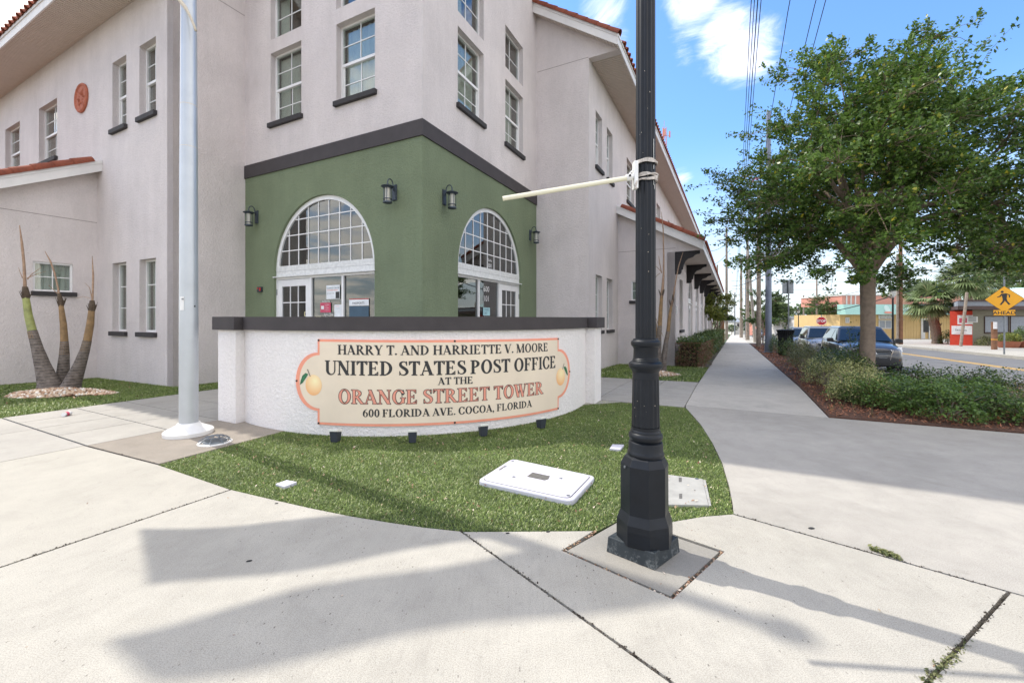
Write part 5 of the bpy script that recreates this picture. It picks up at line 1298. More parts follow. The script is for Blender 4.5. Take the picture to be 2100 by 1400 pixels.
q = MB(); c = Vector(polept(.66, zc_ - .035, .097)); q.lathe((c.x, c.y, c.z), [(.0, -.011), (.011, -.011), (.011, .011), (0, .011)], 8); q.build('screw_hole', 'black_rubber', fpo)
for z in (3.75, 4.3): 
    q = MB(); q.lathe((fp.x, fp.y, z), [(.0975 - (z - 3.5) * .005, 0), (.0985 - (z - 3.5) * .005, .006), (.0975 - (z - 3.5) * .005, .012)], 32, cap=False); q.build('joint_ring', 'rope', fpo)
# halyard: snap and strap that hang down the left side and cross the pole
hl = []
for t_ in np.linspace(0, 1, 14):
    p = P(352 + 50 * t_ ** .9, -10 + 32 * t_ + 42 * t_ ** 2.4, 5.43 - .03 * math.sin(t_ * PI)); hl.append(tuple(p))
q = MB(); q.tube(hl, [.013] * 4 + [.024] * 4 + [.016] * 6, 8); hy = q.build('halyard', 'rope', smooth=True); tag(hy, 'frayed cream halyard rope wrapped loosely round the flagpole top', 'rope')
q = MB(); q.tube([tuple(P(352, -2, 5.43)), tuple(P(350, -60, 5.45)), tuple(P(362, -400, 5.48)), (fp.x - .07, fp.y, 8.9)], .006, 6); q.build('line', 'rope', hy)
def flag(z0, hoist, fly, d, name, label, stripes, amp=.10, seed=0, skew=0, shrink=0):
    t = thing(name, (fp.x, fp.y, z0), label, 'flag', 'flags flying on the flagpole')
    d = Vector(d).normalized(); sd_ = Vector((-d.y, d.x)); nx, nz_ = 26, 13
    def fpnt(i, j):
        x = i / nx; z = j / nz_; A = amp * x ** .7; ph = 7.5 * x + seed + z * .9
        o = A * math.sin(ph); dr = -.03 * x + .045 * math.sin(7 * x + seed * 2) * x
        p = Vector((fp.x, fp.y)) + d * (.08 + fly * x * .93) + sd_ * o
        return (p.x, p.y - skew * x * z, z0 + hoist * ((z - .5) * (1 - shrink * x) + .5) + dr)
    for k in range(nz_):
        q = MB()
        for th in (0, .003): q.v += [tuple(Vector(fpnt(i, k + e)) + Vector((sd_.x, sd_.y, 0)) * th) for i in range(nx + 1) for e in (0, 1)]
        b = 2 * (nx + 1)
        q.f = [(2 * i, 2 * i + 2, 2 * i + 3, 2 * i + 1) for i in range(nx)] + [(b + 2 * i, b + 2 * i + 1, b + 2 * i + 3, b + 2 * i + 2) for i in range(nx)]
        q.build('stripe', stripes[k % 2] if not (stripes[2] and k > 5) else stripes[k % 2], t, smooth=True)
simple('flag_red', (.45, .02, .03), .8); simple('flag_white', (.75, .75, .75), .8); simple('flag_black', (.02, .02, .02), .8)
flag(7.34, 1.34, 2.45, (-.965, -.262), 'flag', 'red and white striped flag flying at the top of the flagpole', ('flag_red', 'flag_white', 1), .055, .6, 0, .48)
flag(5.88, 1.08, 2.02, (-.985, -.17), 'flag', 'smaller black flag flying below the striped flag', ('flag_black', 'flag_black', 0), .05, 2.4, .28, .05)

# flagpole ground light with cage
gp = G(441, 907); r0 = .20
gl_ = thing('ground_light', (gp.x, gp.y, 0), 'low round metal up-light with ribbed dome cage by the flagpole base', 'ground light')
q = MB(); q.lathe((gp.x, gp.y, 0), [(r0 - .02, 0), (r0 - .02, .008), (r0 - .03, .012), (.15, .014), (.15, .006)], 32, cap=False); q.lathe((gp.x, gp.y, 0), [(.0, .012), (.13, .012)], 32, cap=False); q.build('rim', 'white_metal', gl_, smooth=True, auto=40)
q = MB(); q.lathe((gp.x, gp.y, .0), [(.0, .012), (.125, .013), (.12, .03), (.0, .034)], 24, cap=False); q.build('lens', 'steel_grey', gl_)
for k in range(4):
    a = PI * k / 4 + .3; q = MB(); q.tube([(gp.x + r * math.cos(a), gp.y + r * math.sin(a), z) for r, z in ((-.175, .018), (-.13, .055), (-.07, .082), (0, .09), (.07, .082), (.13, .055), (.175, .018))], .006, 6); q.build('rib', 'steel_grey', gl_)
q = MB(); n = 24; q.tube([(gp.x + .10 * math.cos(2 * PI * k / n), gp.y + .10 * math.sin(2 * PI * k / n), .072) for k in range(n + 1)], .005, 6); q.build('hoop', 'steel_grey', gl_)
cable = [tuple(list(G(402, 880)) + [.02]), tuple(list(G(425, 897)) + [.012]), tuple(list(G(436, 903)) + [.02])]

# ------------------------------------------------------------------ street lamp post
LX, LY = .866, 2.75
lp = thing('street_lamp', (LX, LY, 0), 'tall black fluted lamp post on an octagonal base at the corner', 'street lamp')
sc = LY / F_
def zz(py): return EYE - (py - HY) * sc
def rr(px): return px * sc
q = MB(); fc = Vector((.856, 2.541)); ctr = Vector((.850, 2.752)); L1 = Vector((.611, 2.753)); R1 = Vector((1.088, 2.747)); bk = ctr * 2 - fc
b4 = [L1, fc, R1, bk]; t4 = [ctr + (p - ctr) * .955 for p in b4]
q.hexa([(p.x, p.y, -.004) for p in b4] + [(p.x, p.y, .095) for p in t4]); q.build('base_plate', 'weathered_base_paint', lp, bevel=.006)
bc = (LX - .008, LY, 0); a8 = -PI / 2 - R(7)
q = MB(); q.lathe(bc, [(rr(56), .085), (rr(56), .18), (rr(55), zz(1061)), (rr(48), zz(1043)), (rr(47.5), zz(948)), (rr(40), zz(934)), (rr(34), zz(931))], 8, a0=a8); q.build('octagonal_base', 'post_paint', lp, bevel=.003)
q = MB(); p1 = Vector((bc[0] + rr(48) * .94 * math.cos(a8 - R(22)), bc[1] + rr(48) * .94 * math.sin(a8 - R(22))))
for k_, z_ in ((R(-66), zz(952)),):
    c = (bc[0] + rr(48) * .95 * math.cos(a8 + k_), bc[1] + rr(48) * .95 * math.sin(a8 + k_), z_); q.lathe(c, [(.0, -.006), (.007, -.006), (.007, .006), (0, .006)], 8)
q.build('access_screw', 'steel_grey', lp)
prof = [(rr(34), zz(934)), (rr(36), zz(931)), (rr(36.5), zz(927)), (rr(35), zz(923)), (rr(34), zz(921)), (rr(34), zz(907)), (rr(33), zz(904)), (rr(29.5), zz(902)), (rr(31), zz(900)), (rr(33), zz(897)), (rr(34), zz(892)), (rr(33), zz(888)), (rr(30), zz(885)), (rr(30), zz(882)), (rr(28), zz(879))]
q = MB(); q.lathe((LX, LY, 0), prof, 40); q.build('lower_moulding', 'post_paint', lp, smooth=True, auto=35)
def flute(nf, dep):
    def f(a, z, r): return r * (1 - dep * (.5 + .5 * math.cos(nf * a)) ** 1.6)
    return f
q = MB(); q.lathe((LX, LY, 0), [(rr(28), zz(881)), (rr(28), zz(876))], 96, cap=False); n0 = len(q.v)
q.lathe((LX, LY, 0), [(rr(28), zz(876)), (rr(27.9), zz(873))] , 96, cap=False)
q.lathe((LX, LY, 0), [(rr(27.9), zz(872)), (rr(26.2), zz(776))], 96, flute(16, .06), cap=False); q.lathe((LX, LY, 0), [(rr(26.2), zz(776)), (rr(25.8), zz(760))], 96, cap=False)
q.build('fluted_drum', 'post_paint', lp, smooth=True, auto=50)
prof = [(rr(25.8), zz(762)), (rr(28), zz(759)), (rr(29), zz(757)), (rr(32), zz(754)), (rr(34), zz(749)), (rr(33), zz(744)), (rr(29), zz(741)), (rr(26.5), zz(740)), (rr(26.5), zz(738)), (rr(25.5), zz(737)), (rr(25.5), zz(735)), (rr(24.5), zz(734)), (rr(24), zz(715)), (rr(25), zz(713)), (rr(25.5), zz(711)), (rr(28), zz(709)), (rr(29.5), zz(705)), (rr(29), zz(700)), (rr(26), zz(698)), (rr(25), zz(697)), (rr(24.5), zz(694.5)), (rr(20), zz(693.5))]
q = MB(); q.lathe((LX, LY, 0), prof, 40); q.build('upper_moulding', 'post_paint', lp, smooth=True, auto=35)
q = MB(); q.lathe((LX, LY, 0), [(rr(20.3), zz(694)), (rr(19.4), zz(300)), (rr(18.8), 4.1)], 120, flute(12, .10)); q.build('fluted_shaft', 'post_paint', lp, smooth=True, auto=60)
q = MB(); q.lathe((LX, LY, 0), [(.06, 4.08), (.09, 4.10), (.09, 4.14), (.05, 4.18), (.06, 4.24), (.13, 4.30), (.14, 4.34), (.10, 4.36)], 24); q.build('capital', 'post_paint', lp, smooth=True, auto=40)
q = MB(); q.lathe((LX, LY, 0), [(.11, 4.36), (.16, 4.45), (.185, 4.60), (.16, 4.75), (.12, 4.82)], 24); q.build('globe', 'lantern_glass', lp, smooth=True)
q = MB(); q.lathe((LX, LY, 0), [(.17, 4.80), (.18, 4.83), (.10, 4.92), (.04, 4.98), (.03, 5.05), (.0, 5.09)], 24); q.build('roof_cap', 'post_paint', lp, smooth=True, auto=40)
q = MB(); a_ = -PI / 2 + .62
for (p0_, p1_, da) in ((292, 332, 0), (344, 352, .02), (376, 384, .01), (383, 392, .16)):
    q.tube([(LX + .0615 * math.cos(a_ + da), LY + .0615 * math.sin(a_ + da), zz(p0_)), (LX + .0615 * math.cos(a_ + da), LY + .0615 * math.sin(a_ + da), zz(p1_))], .0016, 5)
q.build('paint_drip', 'lens_white', lp)
q = MB()
for k in range(46):
    an = random.uniform(-PI * .95, -PI * .05); zq = random.choice([random.uniform(.18, .6), random.uniform(.65, 1.3), random.uniform(1.4, 3.4)]); rq = {0: rr(53), 1: rr(46.5)}[0 if zq < .2 else 1] * .925 if zq < .6 else (rr(28.2) if zq < .75 else (rr(26.8) if zq < 1.1 else rr(20.2)))
    if zq < .6 or 1.1 < zq < 1.4: continue
    s_ = random.uniform(.0012, .003); c = (LX + rq * math.cos(an), LY + rq * math.sin(an), zq); q.lathe(c, [(0, -s_), (s_, 0), (0, s_ * random.uniform(1, 2.5))], 5, cap=False)
q.build('paint_chips', 'rope', lp, kind='stuff')
# banner arm strapped to the post
ba = thing('banner_arm', P(1301, 360, 2.68), 'cream rod banner arm strapped to the black lamp post', 'banner arm')
q = MB(); q.tube([tuple(P(1031, 407.5, 2.72)), tuple(P(1288, 365, 2.685))], .0150, 14); q.build('rod', 'cream_rod', ba, smooth=True, auto=50)
q = MB(); a, b = P(1031, 407.5, 2.72), P(1034, 407, 2.72)
q = MB(); q.tube([tuple(P(1284, 365.5, 2.685)), tuple(P(1292, 363.5, 2.685)), tuple(P(1303, 361, 2.69))], [.021, .022, .012], 12); q.build('socket', 'white_metal', ba, smooth=True, auto=50)
q = MB(); q.lathe(tuple(P(1292, 360, 2.662)), [(.0, -.006), (.007, -.006), (.007, .006), (0, .006)], 8); q.build('bolt', 'wood_dark', ba)
q = MB(); x0_, x1_ = P(1299, 0, 2.69).x, P(1307, 0, 2.69).x
q.box(x0_, x1_, 2.665, 2.72, P(0, 388, 2.69).z, P(0, 332, 2.69).z); q.build('bracket_plate', 'white_metal', ba, bevel=.003)
q = MB(); q.tube([tuple(P(1291, 356, 2.68)), tuple(P(1299, 349, 2.68)), tuple(P(1301, 345, 2.68))], .005, 6); q.build('web', 'white_metal', ba)
def strap(pyL, pyR, h, rad, off=0.0, nm='strap', a0=-PI * 1.02, a1=PI * .06):
    q = MB(); vs = []; n = 22
    for i in range(n + 1):
        t = i / n; a = a0 + (a1 - a0) * t; py = pyL + (pyR - pyL) * t + 1.5 * math.sin(t * 9 + off)
        r = rad + .0015 * math.sin(t * 17 + off); hh = h * (.8 + .3 * math.sin(t * 5 + off))
        for rr_ in (r, r + .004):
            for s_ in (-.5, .5): vs.append((LX + rr_ * math.cos(a), LY + rr_ * math.sin(a), zz(py) + hh * s_))
    for i in range(n):
        b = 4 * i; q_ = [(0, 1, 5, 4), (1, 3, 7, 5), (3, 2, 6, 7), (2, 0, 4, 6)]; q.f += [tuple(b + x for x in f) for f in q_]
    q.v = vs; q.build(nm, 'strap_cloth', ba)
strap(334, 338, .020, .069, 0); strap(341, 336, .012, .072, 2); strap(362, 366, .018, .069, 1); strap(378, 364, .020, .073, 3); strap(372, 374, .012, .071, 4)
strap(367, 362, .008, .076, 5, 'strap')
q = MB(); q.tube([tuple(P(1306, 372, 2.67)), tuple(P(1303, 380, 2.665)), tuple(P(1303, 387, 2.665))], [.009, .008, .006], 6); q.build('strap_tail', 'strap_cloth', ba)

# ------------------------------------------------------------------ utility boxes in the turf
def flat_box(poly, z0, z1, name, mat, parent, bevel=.006, shrink=0.0):
    c = sum((Vector(p[:2]) for p in poly), Vector((0, 0))) / len(poly); pl = [c + (Vector(p[:2]) - c) * (1 - shrink) for p in poly]
    ar = sum(pl[i].x * pl[(i + 1) % len(pl)].y - pl[(i + 1) % len(pl)].x * pl[i].y for i in range(len(pl)))
    if ar < 0: pl.reverse()
    q = MB(); q.prism([(p.x, p.y) for p in pl], lambda a, b: (a, b, z0), lambda a, b: (a, b, z1)); return q.build(name, mat, parent, bevel=bevel)
def rounded(poly, r=.05, n=5):
    out_ = []
    for i in range(len(poly)):
        a, b, c = poly[i - 1], poly[i], poly[(i + 1) % len(poly)]; p0 = b + (a - b).normalized() * r; p1 = b + (c - b).normalized() * r
        for k in range(n + 1):
            t = k / n; out_.append(p0 * (1 - t) ** 2 + b * 2 * t * (1 - t) + p1 * t * t)
    return out_
mb0 = [G(978, 992), G(1050, 946), G(1222, 983), G(1174, 1036)]
mbx = thing('meter_box', (sum(p.x for p in mb0) / 4, sum(p.y for p in mb0) / 4, 0), 'large white plastic water meter box with rounded lid set in the turf', 'meter box')
flat_box(rounded(mb0, .07), -.02, .034, 'rim', 'box_white', mbx, .012)
flat_box(rounded(mb0, .07), .030, .0355, 'lid_gap', 'lid_dark', mbx, 0, .078)
flat_box(rounded(mb0, .07), .030, .040, 'lid', 'box_white', mbx, .003, .092)
def bil(a, b, z): p = (mb0[0] * (1 - a) + mb0[3] * a) * (1 - b) + (mb0[1] * (1 - a) + mb0[2] * a) * b; return (p.x, p.y, z)
q = MB(); q.add([bil(.40, .43, .0405), bil(.60, .43, .0405), bil(.62, .50, .0405), bil(.60, .62, .0405), bil(.40, .62, .0405)], [(0, 1, 2, 3, 4)]); q.build('reader_window', 'lid_dark', mbx)
for (a, b) in ((.06, .88), (.93, .12), (.72, .62), (.29, .33), (.07, .62)):
    c = bil(a, b, .0403); q = MB(); q.lathe(c, [(0, 0), (.016, .0), (.016, .0015), (0, .0016)], 10); q.build('bolt_hole', 'steel_grey', mbx)
q = MB(); q.add([bil(.055, .45, .0406), bil(.075, .45, .0406), bil(.075, .60, .0406), bil(.055, .60, .0406)], [(0, 1, 2, 3)]); q.build('pull_slot', 'lid_dark', mbx)
q = MB()
for i in range(27):
    for j in range(15):
        a, b = .08 + .84 * (i + .5 * (j % 2)) / 27, .12 + .76 * j / 14
        if .37 < a < .65 and .40 < b < .66: continue
        c = Vector(bil(a, b, .040)); q.add([tuple(c + Vector(v)) for v in ((-.009, 0, 0), (0, -.006, 0), (.009, 0, 0), (0, .006, 0), (0, 0, .004))], [(0, 1, 4), (1, 2, 4), (2, 3, 4), (3, 0, 4)])
q.build('tread_pattern', 'box_white', mbx, kind='stuff')
vb0 = [G(1340, 1036), G(1346, 972), G(1441, 984), G(1453, 1038)]
vbx = thing('utility_vault', (sum(p.x for p in vb0) / 4, sum(p.y for p in vb0) / 4, 0), 'flat pale grey utility vault lid behind the lamp post base', 'utility box')
flat_box(vb0, -.02, .012, 'lid', 'box_grey', vbx, .004)
e0, e1 = G(1441, 984), G(1453, 1038); e2, e3 = G(1447, 984), G(1459, 1038)
flat_box([e0, e2, e3, e1], -.02, .006, 'frame', 'box_grey', vbx, .003, .02)
for (px, py, wx, wy) in ((1395, 986, 3, 9), (1396, 1020, 3, 10)):
    q = MB(); pp = [G(px - wx, py - wy / 2), G(px + wx, py - wy / 2), G(px + wx, py + wy / 2), G(px - wx, py + wy / 2)]; q.add([(p.x, p.y, .0135) for p in pp], [(0, 1, 2, 3)]); q.build('lift_slot', 'lid_dark', vbx)
q = MB(); p = G(1429, 984); q.lathe((p.x, p.y, .012), [(0, 0), (.017, 0), (.017, .002), (0, .002)], 10); q.build('lid_bolt', 'steel_grey', vbx)
p = G(1425, 1008); q = MB(); q.lathe((p.x, p.y, .012), [(0, 0), (.007, 0), (.007, .002), (0, .002)], 8); q.build('lid_bolt', 'lid_dark', vbx)
for poly, lab in (((G(565, 995), G(588, 987), G(609, 991), G(583, 1001)), 'small white square valve lid in the turf left of the meter box'), ((G(1250, 922), G(1256, 913), G(1280, 914), G(1272, 924)), 'small white square valve lid near the lamp post')):
    ob = flat_box(list(poly), -.02, .017, 'valve_lid', 'box_white', None, .004); tag(ob, lab, 'valve lid')
# small dark stains and pebbles on the pavement
for (px, py, r, lab) in ((511, 1150, .014, 'black gum spot in the shadow of the flags'), (1664, 1083, .02, 'dark oval spot on the pavement right of the lamp'), (1041, 1093, .012, 'dark pebble on the pavement by the turf edge, left one'), (1124, 1090, .012, 'dark pebble on the pavement by the turf edge, right one'), (567, 1032, .011, 'small dark spot near the turf edge')):
    g = G(px, py); q = MB(); q.lathe((g.x, g.y, 0), [(r, .001), (r * .8, .004), (0, .005)], 9, rf=lambda a, z, rad: rad * (1 + .3 * math.sin(2 * a + 1)), cap=False); tag(q.build('pavement_spot', 'black_rubber'), lab, 'spot')
# crushed drink can on the path edge
cg = G(138, 852); cn = thing('crushed_can', (cg.x, cg.y, 0), 'crumpled red and white drink can lying on the path edge', 'can')
q = MB(); q.tube([(cg.x + .0, cg.y + .05, .032), (cg.x + .01, cg.y + .02, .036), (cg.x + .0, cg.y - .02, .030), (cg.x + .015, cg.y - .07, .034)], [.026, .034, .026, .032], 12); q.build('body', 'flag_white', cn, smooth=True, auto=60)
q = MB(); q.tube([(cg.x + .006, cg.y + .005, .034), (cg.x + .001, cg.y - .028, .0315)], [.0345, .0295], 12, cap=False); q.build('printed_band', 'poster_red', cn)

# ------------------------------------------------------------------ cut palms with pebble mounds
def pebble_mound(px, py, rx, ry, n, size, label, hmax):
    g = G(px, py); th = rng.uniform(0, 2 * PI, n); r = np.sqrt(rng.uniform(0, 1, n)) * (1 + .12 * np.sin(3 * th + 1)); x = g.x + rx * r * np.cos(th); y = g.y + ry * r * np.sin(th)
    z = gznp(y) + hmax * (1 - np.clip(r, 0, 1) ** 1.5) + .01
    ico = np.array([(1, 0, 0), (-1, 0, 0), (0, 1, 0), (0, -1, 0), (0, 0, 1), (0, 0, -1)], float); fc = np.array([(0, 2, 4), (2, 1, 4), (1, 3, 4), (3, 0, 4), (2, 0, 5), (1, 2, 5), (3, 1, 5), (0, 3, 5)])
    s = size * rng.uniform(.6, 1.3, (n, 1, 1)) * rng.uniform(.6, 1.2, (n, 1, 3)); a = rng.uniform(0, PI, n); V_ = ico[None] * s; V_ += rng.normal(0, size * .12, V_.shape)
    ca, sa = np.cos(a)[:, None], np.sin(a)[:, None]; X = V_[:, :, 0] * ca - V_[:, :, 1] * sa; Y = V_[:, :, 0] * sa + V_[:, :, 1] * ca
    V3 = np.stack([X + x[:, None], Y + y[:, None], V_[:, :, 2] * .7 + z[:, None]], -1).reshape(-1, 3); Fq = (fc[None] + 6 * np.arange(n)[:, None, None]).reshape(-1, 3)
    o = np_mesh('pebble_mound', V3, Fq, 'pebble', kind='stuff'); tag(o, label, 'pebbles')
    q = MB(); q.lathe((g.x, g.y, gz(g.y) - .02), [(1.0, 0), (.7, .02 + hmax * .5), (.3, .02 + hmax * .85), (0, .02 + hmax * .95)], 20, cap=False)
    q.v = [(g.x + (v[0] - g.x) * rx, g.y + (v[1] - g.y) * ry, v[2]) for v in q.v]; tag(q.build('soil_mound', 'mulch_soil'), None, None, kind='stuff')['label'] = 'low soil mound under the pebbles'
pebble_mound(122, 808, .98, .42, 1300, .040, 'mound of tan and white pebbles round the palm clump at the left', .10)
pebble_mound(1355, 769, .52, .42, 520, .040, 'mound of tan and white pebbles round the right palm clump', .10)
def stem_from_px(pts, Y, name, mat, parent, seg=14, bark=1.0):
    q = MB(); c = []; r = []
    for (px, py, rp) in pts: c.append(tuple(P(px, py, Y + bark))); r.append(max(rp * Y / F_, .002))
    # densify
    cc, rr_ = [], []
    for i in range(len(c) - 1):
        for k in range(5):
            t = k / 5; cc.append(tuple(Vector(c[i]).lerp(Vector(c[i + 1]), t))); rr_.append(r[i] + (r[i + 1] - r[i]) * t)
    cc.append(c[-1]); rr_.append(r[-1])
    q.tube(cc, rr_, seg); return q.build(name, mat, parent, smooth=True, auto=60)
def rings(pts, Y, parent, n, bark):
    q = MB(); tot = len(pts) - 1
    for i in range(n):
        t = i / n * tot; k = int(t); f = t - k; a, b = pts[k], pts[min(k + 1, tot)]
        c = P(a[0] + (b[0] - a[0]) * f, a[1] + (b[1] - a[1]) * f, Y + bark); r = (a[2] + (b[2] - a[2]) * f) * Y / F_
        q.lathe(tuple(c), [(r * .98, -.008), (r * 1.03, 0), (r * .98, .008)], 14, cap=False)
    return q.build('leaf_scars', 'palm_tan', parent)
def palm_clump(Y, gx, trunks, label):
    t = thing('palm_clump', (gx.x, gx.y, gz(gx.y)), label, 'palm')
    for (low, mid, top, fr, green, dY) in trunks:
        a = stem_from_px(low, Y, 'trunk', 'palm_ring_bark', t, bark=dY)
        rings(low[-2:], Y, a, 6, dY)
        m_ = stem_from_px(mid, Y, 'crownshaft', 'palm_green' if green else 'palm_tan', a, bark=dY)
        stem_from_px(top, Y, 'dead_spear', 'palm_dead', a, seg=8, bark=dY)
        e = mid[-1]; e1 = top[1]; stem_from_px([(e[0], e[1] + 2, e[2] * 1.05), ((e[0] + e1[0]) / 2 + .6, (e[1] + e1[1]) / 2, e[2] * 1.12), (e1[0], e1[1] - 4, e[2] * .75)], Y, 'fibre_node', 'palm_fibre', a, seg=9, bark=dY); b = MB()
        c = P(e[0], e[1], Y + dY)
        for k in range(26):
            an = random.uniform(0, 2 * PI); l = random.uniform(.02, .17); w_ = e[2] * Y / F_
            b.tube([(c.x + w_ * math.cos(an) * .7, c.y + w_ * math.sin(an) * .7, c.z - .05), (c.x + (w_ + l * .3) * math.cos(an), c.y + (w_ + l * .3) * math.sin(an), c.z + l)], [.010, .003], 5)
        b.build('fibre_tuft', 'palm_fibre', a)
        for pts in fr: stem_from_px(pts, Y, 'dry_strand', 'palm_dead', a, seg=5, bark=dY)
gL = G(122, 803); YL = gL.y + .15
palm_clump(YL, gL, [
    ([(104, 806, 22), (99, 783, 16.5), (87, 748, 12), (77, 716, 9.2), (70, 692, 8), (66, 678, 7.4)], [(66, 678, 7.0), (58, 645, 6.3), (53, 610, 5.4)], [(53, 612, 3), (51, 592, 3), (51, 580, 2.6), (49, 540, 2.2), (45, 500, 2), (40, 462, .7)], [[(56, 573, 1), (64, 563, .7), (85, 548, .4)], [(56, 570, 1), (75, 562, .6), (95, 556, .4)], [(46, 570, .8), (40, 555, .5), (38, 548, .3)]], True, 0),
    ([(128, 796, 13), (129, 770, 10.5), (132, 725, 8), (132, 700, 6.5)], [(132, 700, 6.3), (130, 665, 5.5), (125, 625, 4)], [(125, 627, 2.4), (121, 606, 2.0), (119, 590, 1.6), (112, 560, 1.6), (103, 535, 1.4), (92, 515, .5)], [[(119, 603, .7), (100, 585, .4)]], False, .25),
    ([(142, 802, 18.5), (148, 786, 14.5), (163, 750, 10.2), (174, 718, 7.8), (179, 698, 7.0)], [(179, 698, 6.7), (185, 665, 6.2), (188, 635, 5)], [(188, 638, 2.2), (189, 620, 2.0), (190, 606, 1.7), (191, 565, 1.6), (189, 525, .5)], [[(188, 610, .9), (184, 590, .6), (174, 580, .3)], [(188, 612, .5), (170, 608, .4), (155, 612, .3)]], False, .05)],
    'three curved ringed palm stumps with dead spears in the left turf bed')
gR = G(1354, 768); YR = gR.y
palm_clump(YR, gR, [
    ([(1350, 772, 7), (1350, 735, 6.5), (1351, 690, 5), (1353, 668, 4.5)], [(1353, 668, 4.2), (1355, 635, 3.8), (1357, 605, 3)], [(1357, 607, 3.6), (1359, 590, 3), (1361, 560, 2), (1361, 520, 1.6), (1360, 470, 1.2), (1356, 434, .4)], [[(1357, 560, 1.2), (1353, 540, .9), (1351, 525, .6)], [(1356, 557, .8), (1348, 548, .6), (1342, 545, .3)], [(1354, 560, .8), (1347, 565, .6), (1342, 574, .3)]], False, 0),
    ([(1359, 772, 7), (1361, 740, 6.5), (1366, 700, 4.5), (1370, 680, 4)], [(1370, 680, 3.8), (1373, 650, 3.2), (1377, 625, 2.2)], [(1377, 627, 3), (1381, 608, 1.8), (1386, 575, 1.4), (1392, 545, 1), (1401, 516, .4)], [], False, .12),
    ([(1352, 772, 5), (1347, 740, 5), (1346, 710, 4), (1346, 695, 3.5)], [(1346, 695, 3.3), (1344, 665, 2.8), (1340, 645, 2)], [(1340, 646, 2.5), (1335, 625, 1.2), (1331, 600, .4)], [[(1345, 690, 1.2), (1349, 680, .8), (1356, 672, .4)], [(1340, 640, .8), (1350, 665, .8), (1360, 690, .4)]], False, .3)],
    'slim leaning palm stumps with dry spears behind the lamp post')
def uw(px, wv):
    """distance along the street of a thing seen at column px and standing wv across"""
    k = (px - CX) / F_; return wv * (Nv.x - k * Nv.y) / (k * Uv.y - Uv.x)
